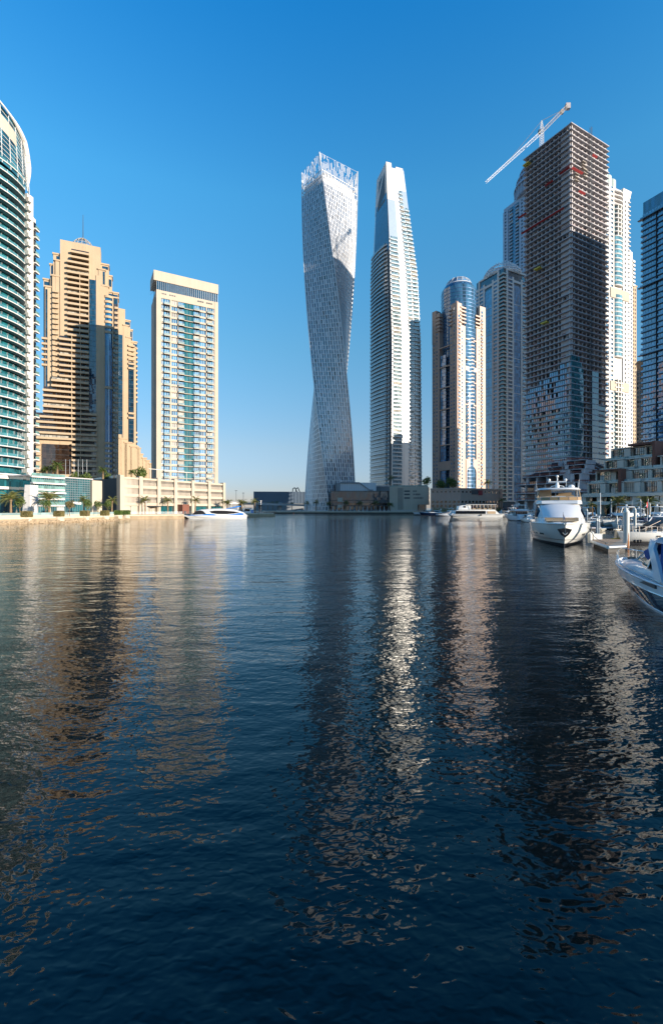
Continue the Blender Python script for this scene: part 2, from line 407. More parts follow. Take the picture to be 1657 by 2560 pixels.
# left bank: promenade edge from the left of the picture to the point of the quay
LQ = [(-140, 96), (px(0, 125), 125), (px(150, 143), 143), (px(285, 163), 163), (px(300, 180), 180), (px(455, 194), 194), (px(470, 203), 203), (px(560, 226), 226),
      (px(686, 238), 238), (px(688, 246), 246), (px(600, 262), 262), (-75, 300), (-90, 420), (-900, 700), (-900, 96)]
m = MB(); m.prism(LQ, -3, GZ - .5, 0); struct(m.build('quay_wall', M_quay))
def inset(poly, k):
    cx = sum(p[0] for p in poly) / len(poly); cy = sum(p[1] for p in poly) / len(poly)
    out = []
    for p in poly:
        v = Vector((cx - p[0], cy - p[1])); v = v.normalized() * k if v.length > 1e-6 else v; out.append((p[0] + v.x, p[1] + v.y))
    return out
m = MB(); m.prism(inset(LQ, .8), GZ - .6, GZ, 0); struct(m.build('promenade', M_quayl))
# far bank with the low dark embankment in front of the twisting tower
FQ = [(px(690, 372), 372), (px(1074, 372), 372), (px(1085, 334), 334), (px(1260, 300), 300), (px(1330, 222), 222), (px(1400, 160), 160), (px(1480, 141), 141), (px(1760, 112), 112), (600, 90),
      (1500, 400), (4000, 9000), (-4000, 9000), (-600, 1200), (px(560, 520), 520), (px(640, 420), 420)]
m = MB(); m.prism(FQ, -3, 1.0, 0); struct(m.build('embankment', M_quayd))
m = MB(); m.prism(inset(FQ, 1.0), .9, GZ, 0); struct(m.build('pavement', M_quayl))
m = MB(); m.prism([(-4000, 900), (-70, 700), (0, 640), (60, 700), (4000, 900), (4000, 9000), (-4000, 9000)], -2, 1.6, 0); struct(m.build('terrain', M_land))
# ================================================================ curved tower with ribbon balconies, far left
def round_tower():
    dist, Rr = 205.0, 17.0
    ang = math.atan((60 - CX) / FPX) - math.asin(Rr / dist)
    cx, cy = dist * math.sin(ang), dist * math.cos(ang)
    t = thing('curved_residential_tower', (cx, cy, GZ), 'curved tower with white ribbon balconies and a leaning glass crown at the left edge', 'tower')
    # angles measured at the centre; 0 points at the silhouette on the right side
    base = math.atan2(-cy, -cx)             # towards the camera
    def at(a, r): q = base + a; return (cx + r * math.cos(q), cy + r * math.sin(q))   # a>0 -> right silhouette
    A0, A1 = -.9, 1.55
    n = 26
    ztop = pz(420, 158)
    body = MB(); ring = [at(A0 + (A1 + .6 - A0) * i / n, Rr) for i in range(n + 1)] + [(cx - 20, cy + 24)]
    body.prism(ring, GZ, ztop); body.build('glass_core', G_teal, t, True)
    fh = 3.32; nfl = int((ztop - pz(1175, 158)) / fh) + 1
    bal = []; frames = []
    for k in range(nfl):
        z = ztop - 1.1 - k * fh
        m = MB()
        a1 = 1.28
        pts_o = [at(A0 + (a1 - A0) * i / 20, Rr + 2.2 * min(1, (20 - i) / 2 * .9 + .15)) for i in range(21)]
        pts_i = [at(A0 + (a1 - A0) * i / 20, Rr - .1) for i in range(21)]
        poly = pts_o + pts_i[::-1]
        for i in range(20):
            q = [pts_o[i], pts_o[i + 1], pts_i[i + 1], pts_i[i]]; m.prism(q, z + .2, z + .5, 0)
            p0, p1 = pts_o[i], pts_o[i + 1]
            def mv(p, f): return (cx + (p[0] - cx) * f, cy + (p[1] - cy) * f)
            m.prism([mv(p0, .992), mv(p1, .992), mv(p1, .988), mv(p0, .988)], z + .5, z + 1.45, 1)
            if i % 2 == 0: m.prism([mv(p0, .994), mv((p0[0] + .05, p0[1] + .05), .994), mv((p0[0] + .05, p0[1] + .05), .986), mv(p0, .986)], z + .5, z + 1.5, 0)
        bal.append(m)
        # bright door frames and dividing walls behind the balconies
        for i in range(14):
            a = A0 + (a1 - A0) * (i + .4 + .25 * ((k * 7 + i * 3) % 5) / 5) / 14
            p, q = at(a, Rr - .1), at(a, Rr + .25); p2, q2 = at(a + .012, Rr - .1), at(a + .012, Rr + .25)
            fr = MB().prism([p, q, q2, p2], z + .5, z + fh - .02, 0)
            frames.append(fr)
    parts('ribbon_balcony', bal, [M_white, G_tealb], t)
    parts('door_frame', frames, M_alu, t)
    # crown: glazed shell whose top edge falls to the right, with a thick white rim
    sh = MB(); rim = MB(); mu = MB(); louv = MB()
    N = 24; a0c, a1c = -.6, 1.35
    def topz(a): return interp(a, [(-.6, pz(200, 158)), (.42, pz(268, 156)), (.86, pz(318, 160)), (1.1, pz(352, 163)), (1.25, pz(395, 166)), (1.35, pz(420, 168))])
    cols = []
    for i in range(N + 1):
        a = a0c + (a1c - a0c) * i / N; zt = topz(a); zb = ztop - .6 - 2 * max(0, a)
        cols.append([(*at(a, Rr + 1.9 - 2.2 * (zz - zb) / 40), zz) for zz in [zb + (zt - zb) * j / 12 for j in range(13)]])
    vs = [p for c in cols for p in c]; fs = []
    for i in range(N):
        for j in range(12): fs.append((i * 13 + j, (i + 1) * 13 + j, (i + 1) * 13 + j + 1, i * 13 + j + 1))
    sh.raw(vs, fs); 
    back = [[(cx + (p[0] - cx) * .9, cy + (p[1] - cy) * .9, p[2]) for p in c] for c in cols]
    sh.raw([p for c in back for p in c], [f[::-1] for f in fs])
    cr = sh.build('crown_glass', glass('crown_glass', (.02, .09, .12), 2.1, .04, (2.2, 2.2, 2.6), .8), t)
    for i in range(0, N + 1, 2): mu.path([(cx + (p[0] - cx) * 1.006, cy + (p[1] - cy) * 1.006, p[2]) for p in cols[i]], .09)
    for j in range(1, 12): mu.path([(cx + (cols[i][j][0] - cx) * 1.006, cy + (cols[i][j][1] - cy) * 1.006, cols[i][j][2]) for i in range(N + 1)], .08)
    mu.build('mullions', M_steelw, cr)
    for i in range(4, 18):
        c = cols[i]; louv.raw([(cx + (p[0] - cx) * 1.012, cy + (p[1] - cy) * 1.012, p[2]) for p in (c[7], cols[i + 1][7], cols[i + 1][10], c[10])], [(0, 1, 2, 3)])
    louv.build('louvre_panel', M_taupe, cr)
    # rim: along the top then curling down the right edge
    edge = [(*at(a0c + (a1c - a0c) * i / 30, Rr + 1.5), topz(a0c + (a1c - a0c) * i / 30)) for i in range(31)]
    for q in range(30):
        wgt = .3 + .75 * sstep(18, 27, q)
        wg2 = .3 + .75 * sstep(18, 27, q + 1)
        a, b = edge[q], edge[q + 1]
        rim.bar(a, b, wgt, 0, 8, wg2)
    pe = edge[-1]; prev = pe
    for k in range(1, 9):
        q = (*at(a1c - .13 * (k / 8) ** 2, Rr + 1.6), pe[2] - 1.1 * k); rim.bar(prev, q, 1.1 - .08 * k, 0, 8, 1.1 - .08 * (k + 1)); prev = q
    rim.build('crown_rim', M_white, t, True)
    # white service wing on the right with stacked little balconies
    F = Facade(69, 171, 84, 173.5); F2 = Facade(82, 176, 90, 178)
    wg = MB(); wg.prism(F.foot(12), GZ, pz(487, 172)); wg.prism(F2.foot(10), GZ, pz(541, 176)); 
    wg.build('service_wing', M_white, t)
    bs = []; k = 0
    z = GZ + 8
    while z < pz(500, 172):
        m = MB(); m.fb(F, -.6, .9, 0, 1.3, z, z + 1.5, 0); bs.append(m)
        if z < pz(560, 177):
            m = MB(); m.fb(F2, .5, F2.W + .9, 0, 1.0, z, z + .45, 0); m.fb(F2, .5, F2.W + .8, .85, .95, z + .45, z + 1.4, 1); m.fb(F2, .6, F2.W + .2, -.1, .06, z + .5, z + 3.0, 2); bs.append(m)
        z += fh
    parts('small_balcony', bs, [M_white, G_green, G_dark], t)
    # lower storeys: teal glass, three white ledges and a leaning white leg
    ld = []
    for yy, w in ((1185, .45), (1195, 1.1), (1222, .9)):
        m = MB(); z = pz(yy, 150)
        o = [at(-.6 + 1.7 * i / 16, Rr + 3.2) for i in range(17)]; ii = [at(-.6 + 1.7 * i / 16, Rr - .5) for i in range(17)]
        for i in range(16): m.prism([o[i], o[i + 1], ii[i + 1], ii[i]], z, z + w, 0)
        ld.append(m)
    parts('ledge', ld, M_white, t)
    m = MB(); m.prism([at(-.6 + 1.75 * i / 16, Rr + 2.0) for i in range(17)] + [(cx, cy)], GZ, pz(1176, 150)); m.build('lobby_glass', G_teal, t)
    lg = MB(); Y = 145; lg.loft([[(px(56, Y), Y, GZ), (px(76, Y), Y, GZ), (px(76, Y), Y + 4, GZ), (px(56, Y), Y + 4, GZ)], [(px(63, Y), Y, pz(1212, Y)), (px(76, Y), Y, pz(1212, Y)), (px(76, Y), Y + 4, pz(1212, Y)), (px(63, Y), Y + 4, pz(1212, Y))]])
    lg.build('leaning_leg', M_white, t)
round_tower()

# ================================================================ teal glass podium
def teal_podium():
    F = Facade(76, 150, 232, 172)
    t = thing('glass_podium_building', (F.A.x, F.A.y, GZ), 'low teal glass building with white ledges, right of the curved tower', 'building')
    zt = F.z(76, 1189)
    m = MB(); m.prism(F.foot(26), GZ, zt); m.build('glass_core', G_teal, t)
    ds = []
    for i, yy in enumerate((1189, 1205, 1221, 1229, 1245, 1262)):
        z = F.z(76, yy); u1 = F.W * (.50 if i % 2 else .5)
        m = MB(); m.fb(F, 0, u1, 0, 1.5 if i in (1, 3) else .8, z - .5, z, 0); m.fb(F, 0, u1, .7, .76, z, z + 1.0, 1); ds.append(m)
    parts('ledge', ds, [M_white, G_green], t)
    mm = MB()
    for j in range(9):
        z = GZ + 6 + j * (zt - GZ - 6) / 9; mm.fb(F, F.W * .5, F.W - 1.2, 0, .1, z, z + .12)
    for i in range(1, 34): u = F.W * i / 34; mm.fb(F, u - .05, u + .05, 0, .08, GZ, zt - .1)
    mm.build('mullions', M_alu, t)
    m = MB(); m.fb(F, F.W - 1.0, F.W + 3.4, -8, 1.0, GZ, zt - .3); m.build('end_wall', M_cream, t)
    m = MB(); m.prism(F.foot(26, .4, -.4, F.W), zt, zt + .35); m.build('roof', M_concl, t)
    s = MB(); u = F.W * .5
    s.fb(F, u + 3, F.W - 5, .1, .3, GZ + 4.0, GZ + 4.9); s.build('pale_strip', M_steelw, t)
    return F, zt
TP, TPz = teal_podium()

# ================================================================ beige stepped hotel
def stepped_hotel():
    F = Facade(151, 300, 252, 309.5)
    t = thing('stepped_sandstone_tower', (F.A.x, F.A.y, GZ), 'sand coloured tower stepping down on both sides, with a spire and long balcony bands', 'tower')
    fh = 3.45
    U = lambda x: F.u(x)
    Z = lambda x, y: F.z(x, y)
    W = MB(); wins = []; bals = []; cur = []
    def mass(x0, x1, ytop, d, depth, ybot=None, cap=True):
        zt = Z((x0 + x1) / 2, ytop); zb = GZ if ybot is None else Z((x0 + x1) / 2, ybot)
        W.fb(F, U(x0), U(x1), -depth, d, zb, zt)
        if cap: W.fb(F, U(x0) - .5, U(x1) + .5, -depth, d + .5, zt, zt + 1.0)
    W.fb(F, 0, F.W, -8, 0, GZ, Z(151, 598))                           # the flat centre slab
    # left steps, each a little further back
    mass(133, 152, 634, -1.5, 9); mass(139, 154, 652, -.6, 9); mass(124.5, 140, 659, -2.5, 9); mass(131, 150, 690, -.8, 9)
    mass(107, 133, 694, -4.0, 9); mass(112, 137, 716, -1.8, 9)
    # right steps
    mass(250, 272, 660, -1.5, 9); mass(247, 263, 676, .4, 9); mass(264, 280, 687, -2.5, 9); mass(256, 272, 717, .2, 9); mass(262, 281, 729, -.8, 9)
    mass(272, 296, 727, -4.0, 9); mass(279, 296, 742, -2.6, 9)
    # glass corners in the steps
    def pane(x0, x1, y0, y1, d, mat=0):
        nonlocal cur
        z0, z1 = Z((x0 + x1) / 2, y1), Z((x0 + x1) / 2, y0); k = 0
        z = z1
        while z > z0 + .5:
            zz = max(z0, z - fh); m = MB(); m.fb(F, U(x0), U(x1), d - .3, d + .06, zz + .14, z, 0); m.fb(F, U(x0), U(x1), d - .2, d + .14, zz, zz + .14, 1); cur.append(m); z = zz
    pane(141, 151, 638, 648, -1.42); pane(127, 139.5, 661, 684, -2.4); pane(109, 127, 698, 713, -3.9); pane(113.5, 118.5, 720, 970, -1.7); pane(107.3, 112.8, 716, 968, -3.9)
    pane(256, 271, 664, 671, -1.4); pane(258, 263, 680, 712, .5); pane(264, 279, 694, 712, -2.4); pane(281, 295, 733, 765, -2.5); pane(267, 281, 733, 740, -.7)
    pane(224, 241, 700, 1030, .3)
    # shadow casting fins at left wing
    z = Z(130, 730)
    fins = []
    while z > Z(130, 1040):
        m = MB(); m.fb(F, U(134), U(147.5), 0, .9, z, z + .9); fins.append(m); z -= fh
    parts('ledge', fins, M_sand, t)
    # central balcony bands, widening to the left on the way down
    top = Z(196, 626); k = 0; z = Z(197, 638)
    while z > GZ + 2.5:
        y = HY - (z - CH) * FPX / F.at(U(190)).y
        x0 = 179 if y < 652 else 169.5 if y < 855 else 150 if y < 958 else 130 if y < 976 else 109 if y < 1042 else 90.5
        x1 = 223.5 if y < 1030 else 243
        if y > 1110: x0 = 181
        p = 2.6
        m = MB(); m.fb(F, U(x0), U(x1), 0, p, z, z + 1.35, 0); bals.append(m)
        g = MB(); g.fb(F, U(x0) + .2, U(x1) - .2, -.2, .15, z + 1.37, z + fh - .05, 0)
        n = int((U(x1) - U(x0)) / 2.2)
        for i in range(n + 1): u = U(x0) + .2 + (U(x1) - U(x0) - .4) * i / max(1, n); g.fb(F, u - .07, u + .07, .1, .3, z + 1.4, z + fh - .06, 1)
        wins.append(g)
        for xx in (201, 223.5) if y < 855 else (181, 203): 
            if x0 < xx <= x1 and y > 690: W.fb(F, U(xx) - .15, U(xx) + .15, 0, p - .1, z + 1.3, z + fh)
        # railings
        z -= fh
    # lower left block
    W.fb(F, U(109), U(152), -9, -.2, GZ, Z(130, 978)); W.fb(F, U(90), U(111), -9, -.3, GZ, Z(100, 1044))
    # side wing slabs, left mid
    z = Z(106, 846)
    while z > Z(106, 920):
        m = MB(); m.fb(F, U(104), U(118), -3.5, -.8, z, z + 1.3, 0); bals.append(m); z -= fh
    # dark brown glass inset near the base and flanking ledges
    keep = cur; cur = []; pane(106, 180, 1111, 1185, .25); brown = cur; cur = keep
    z = Z(95, 1112)
    while z > Z(95, 1190):
        m = MB(); m.fb(F, U(90.5), U(103), -.2, 1.6, z, z + 1.5, 0); bals.append(m); z -= fh
    # bowed bay on the right with windows, then full-height glass
    bx0, bx1 = U(260.5), U(281.5); bc = (bx0 + bx1) / 2; br = (bx1 - bx0) / 2
    def bow(m, z0, z1, k, mi, d=0):
        n = 8; p = [F.at(bc - br * k * math.cos(math.pi * i / n), (br * .55) * math.sin(math.pi * i / n) * k + d) for i in range(n + 1)]
        m.prism([(a.x, a.y) for a in p], z0, z1, mi)
    zt = Z(271, 740); q = MB(); bow(q, GZ, zt, .95, 0, -.6); q.build('bowed_glass_bay', G_blue, t, True)
    q = MB(); z = zt; bb = []
    while z > GZ + 4:
        y = HY - (z - CH) * FPX / 309
        if y < 825 or abs(y - 965) < 12 or y > 1100: q2 = MB(); bow(q2, z - 1.5, z, 1.0, 0, 0); bb.append(q2)
        z -= fh
    parts('bay_band', bb, M_sand, t)
    W.fb(F, U(241), U(260.5), -2, .5, GZ, Z(250, 690)); W.fb(F, U(281.5), U(284), -2, .6, Z(283, 870), Z(283, 745))
    # windowed strip at its right
    z = Z(289, 770)
    while z > GZ + 3:
        m = MB(); m.fb(F, U(287), U(295.5), -3, -1.2, z, z + 1.5, 0); bals.append(m)
        g = MB(); g.fb(F, U(283), U(294.5), -3, -1.9, z + 1.5, z + fh - .03, 0); g.fb(F, U(289), U(289) + .2, -3, -1.8, z + 1.5, z + fh - .03, 1); wins.append(g); z -= fh
    W.fb(F, U(262), U(295), -9, -3, GZ, Z(290, 760))
    W.build('facade_wall', M_sand, t)
    parts('balcony_band', bals, M_sand, t); parts('window', wins, [G_brown, M_dgrey], t); parts('glass_strip_panel', cur, [G_deep, M_dgrey], t); parts('bronze_glass_panel', brown, [G_brown, M_dgrey], t)
    # sign of faint letters is unreadable: thin stone ribs; open steel dome and spire
    m = MB()
    for i in range(9): m.fb(F, U(187 + i * 3.4), U(187 + i * 3.4) + .18, 0, .08, Z(190, 622 + i * .8), Z(190, 606 + i * .8))
    m.build('stone_ribs', M_sand, t)
    c = F.at(U(205), -9); zb = Z(205, 612); m = MB(); rr = 7.2
    for i in range(16):
        a = 2 * math.pi * i / 16; pts = [(c.x + rr * math.cos(a) * math.cos(b) ** 1.3, c.y + rr * math.sin(a) * math.cos(b) ** 1.3, zb + 9.0 * math.sin(b)) for b in [math.pi / 2 * j / 6 for j in range(7)]]
        m.path(pts, .16)
    for j in range(1, 6):
        b = math.pi / 2 * j / 6; pts = [(c.x + rr * math.cos(a) * math.cos(b) ** 1.3, c.y + rr * math.sin(a) * math.cos(b) ** 1.3, zb + 9 * math.sin(b)) for a in [2 * math.pi * i / 16 for i in range(17)]]
        m.path(pts, .13)
    m.cyl(c.x, c.y, Z(151, 598) - 6, zb + 1, rr + .3, n=16); m.build('steel_dome', M_taupe, t)
    m = MB(); m.bar((c.x, c.y, zb + 8), (c.x, c.y, pz(537, c.y)), .28, 0, 6, .12); m.build('spire', M_dgrey, t)
    return F
SH = stepped_hotel()
def rear_hotel():
    F = Facade(295, 345, 345, 352)
    t = thing('stepped_sandstone_tower', (F.A.x, F.A.y, GZ), 'second, smaller sand coloured stepped tower directly behind the right side of the spired one', 'tower')
    U, Z = F.u, F.z; W = MB(); g = []; b = []; fh = 3.45
    def mass(x0, x1, y, d, dep=14, cap=1):
        zt = Z((x0 + x1) / 2, y); W.fb(F, U(x0), U(x1), -dep, d, GZ, zt)
        if cap: W.fb(F, U(x0) - .4, U(x1) + .4, -dep, d + .5, zt, zt + .9)
    mass(280, 313.5, 770, 0, 14, 0); mass(311, 327, 800, -2); mass(309, 322, 815, .2); mass(318, 333, 822, -3); mass(316, 328, 845, .1); mass(326, 345, 851, -4.5); mass(321, 334, 856, -.6); mass(326, 341, 868, -1.2)
    def strip(x0, x1, y0, y1, d):
        z = Z((x0 + x1) / 2, y0)
        while z > Z((x0 + x1) / 2, y1): m = MB(); m.fb(F, U(x0), U(x1), d - .3, d + .08, z - fh + .15, z, 0); m.fb(F, U(x0), U(x1), d - .3, d + .16, z - fh, z - fh + .15, 1); g.append(m); z -= fh
    strip(296, 307, 837, 1090, .2); strip(314, 326, 803, 812, -1.9); strip(320, 332, 825, 843, -2.9); strip(335, 345, 856, 1130, -4.4); strip(322, 335, 905, 1105, .55)
    bx0, bx1 = U(321), U(337); z = Z(329, 868)
    while z > GZ + 12:
        y = HY - (z - CH) * FPX / 350
        if y < 935 or abs(y - 1040) < 8:
            m = MB(); m.fb(F, bx0, bx1, 0, 1.4, z, z + 1.4, 0); b.append(m)
        m = MB(); m.fb(F, U(338), U(346), -4.5, -3.0, z, z + 1.3, 0)
        if not 1010 < y < 1080: b.append(m)
        z -= fh
    # the stepped lower wings to its right
    for x0, x1, y in ((294, 305, 1086), (300, 318, 1098), (312, 330, 1108), (326, 347, 1118), (343, 352, 1122), (350, 359, 1136), (357, 368, 1146), (366, 376, 1152), (374, 390, 1160)):
        mass(x0, x1, y, .6 if x0 < 345 else -2, 14, x0 > 295)
    ws = []
    for k in range(9):
        z = Z(355, 1140) - k * 3.2; m = MB(); m.fb(F, U(348.5), U(352), -1, .75, z, z + 1.2, 0)
        if z > GZ + 5: b.append(m)
    W.build('facade_wall', M_sand, t); parts('glass_strip_panel', g, [G_deep, M_dgrey], t); parts('balcony_band', b, M_sand, t)
rear_hotel()

# ================================================================ cream residential slab with teal centre strip
def cream_slab():
    F = Facade(391, 262, 545, 279)
    t = thing('cream_apartment_tower', (F.A.x, F.A.y, GZ), 'cream apartment slab with a teal glass centre strip and dark glass band under its top', 'tower')
    W = F.W
    def sx(x): return F.u(x)
    z0 = F.z(391, 1211); ztop = F.z(391, 727); zl = F.z(391, 676); zg0, zg1 = F.z(391, 724), F.z(391, 701)
    nf = 30; fh = (F.z(400, 745) - z0) / nf
    body = MB(); body.prism(F.foot(15, -.25), GZ, zg0); body.prism(F.foot(15, .35, -1.4, W + .2), zg1, zl)
    body.fb(F, 0, sx(403), -.3, .7, GZ, zg0); body.fb(F, sx(536), W, -.3, .7, GZ, zg0); body.fb(F, sx(403), sx(536), -.3, .5, z0 + nf * fh, zg0)
    body.fb(F, -.9, 0, -14, -1.2, GZ, zg0 - 4)
    g = MB(); g.prism(F.foot(14.5, -.1, .3, W - .2), zg0, zg1); gb = g.build('dark_glass_band', G_deep, t)
    m = MB()
    for i in range(32): u = .3 + (W - .5) * i / 31; m.fb(F, u - .06, u + .06, -.1, .12, zg0, zg1)
    m.build('mullions', M_alu, gb)
    K = KK()
    cols = [('win', sx(403.5), sx(409)), ('bal', sx(410), sx(425)), ('pier', sx(425), sx(429)), ('win', sx(429), sx(444.5)), ('pier', sx(444.5), sx(446)), ('bal', sx(446), sx(460.5)),
            ('curtain', sx(461), sx(483)), ('bal', sx(484), sx(498.5)), ('win', sx(500), sx(515)), ('pier', sx(515), sx(517.5)), ('bal', sx(517.5), sx(531)), ('win', sx(531.5), sx(535.5))]
    grid(F, cols, z0, fh, nf, K, 0, .66, 1.7, .55, .35, 2)
    for k in range(nf): K['wall'].fb(F, sx(446), sx(499), .06, 1.0, z0 + k * fh, z0 + k * fh + .34); K['wall'].fb(F, sx(403), sx(446), -.1, .62, z0 + k * fh, z0 + k * fh + .3); K['wall'].fb(F, sx(499), sx(536), -.1, .63, z0 + k * fh, z0 + k * fh + .3)
    # openings under the band
    m = MB()
    for x0, x1 in ((400, 446), (494, 537)):
        n = 8
        for i in range(n):
            if i % 4 != 3: a = sx(x0) + (sx(x1) - sx(x0)) * i / n; m.fb(F, a, a + (sx(x1) - sx(x0)) / n * .75, .45, .54 if x0 < 450 else .72, F.z(400, 735), F.z(400, 732))
    m.build('louvre_slots', M_dgrey, t)
    flushK(K, t, M_cream, [G_sky, M_steelw], [M_cream, G_pale], [G_teal, M_cream])
    body.build('tower_body', M_cream, t)
    # frames on the left end: thin railing cradle
    m = MB(); 
    for j in range(5): z = zg0 - 1 + j * 1.4; m.bar((*F.at(-2.6, -6), z), (*F.at(-.8, 0), z), .07)
    m.build('maintenance_rail', M_alu, t)
cream_slab()
def car_park():
    F = Facade(300, 188, 561, 247)
    t = thing('parking_podium', (F.A.x, F.A.y, GZ), 'white four storey parking podium with louvred bays in front of the cream tower', 'building')
    U, Z = F.u, F.z; zt = Z(300, 1193); L = zt - GZ
    W = MB(); W.prism(F.foot(22, -1.0), GZ, zt - .5)
    W.build('dark_interior', M_dgrey, t)
    pr = []
    xs = [302, 350, 395, 437, 480, 521, 558]
    for x in xs:
        m = MB(); u = U(x); m.fb(F, u - .9, u + .9, -1.2, .9, GZ, zt + .9); pr.append(m)
    parts('pier', pr, M_cream, t)
    sp = []; lv = []
    h = (L - 4.2) / 3
    for k in range(4):
        z = GZ + 4.2 + k * h; m = MB(); m.fb(F, 0, F.W, -1.2, .35, z - .5, z + (.75 if k < 3 else .3)); sp.append(m)
    parts('spandrel', sp, M_cream, t)
    for k in range(3):
        for x0, x1 in zip(xs, xs[1:]):
            a, b = U(x0) + .95, U(x1) - .95; n = 12; z = GZ + 4.2 + k * h
            m = MB(); m.fb(F, a, b, -.3, -.2, z + .8, z + h - 1.6)
            for i in range(1, n): u = a + (b - a) * i / n; m.fb(F, u - .12, u + .12, -.9, .1, z + .8, z + h - .5)
            lv.append(m)
    parts('louvre_bay', lv, M_taupe, t)
    F2 = Facade(238, 212, 301, 188)
    m = MB(); b_ = F2.A + F.d * 30; m.prism([tuple(F2.at(0, 0)), tuple(F2.at(F2.W, 0)), tuple(F.at(28, -1.2)), tuple(b_)], GZ, F2.z(300, 1193)); m.build('side_wing', M_taupe, t)
    m = MB(); m.fb(F2, -.2, F2.W, -.1, .2, F2.z(300, 1193), F2.z(300, 1193) + 1.1); m.build('glass_parapet', G_green, t)
    # ground floor shopfront glass and awning
    m = MB(); m.fb(F, 0, F.W, -1.1, -.8, GZ, GZ + 3.6); m.build('shopfront_glass', G_teal, t)
    m = MB(); m.fb(F, U(441), U(458), 0, 4, GZ, GZ + 4.4); m.build('brown_kiosk_bay', M_rust, t)
    # pergola on the roof
    p = thing('roof_pergola', (*F.at(U(400), -6), zt), 'row of slender pale posts on the parking podium roof below the cream tower', 'pergola')
    m = MB()
    for x in (396, 421, 443, 465, 486, 506):
        q = F.at(U(x), -5); m.bar((*q, zt), (*q, zt + 5.2), .14); 
    pp = F.at(U(392), -5); p2 = F.at(U(512), -5); m.bar((*pp, zt + 5.2), (*p2, zt + 5.2), .16); m.build('post_frame', M_white, p)
    return F, zt
CPk, CPz = car_park()
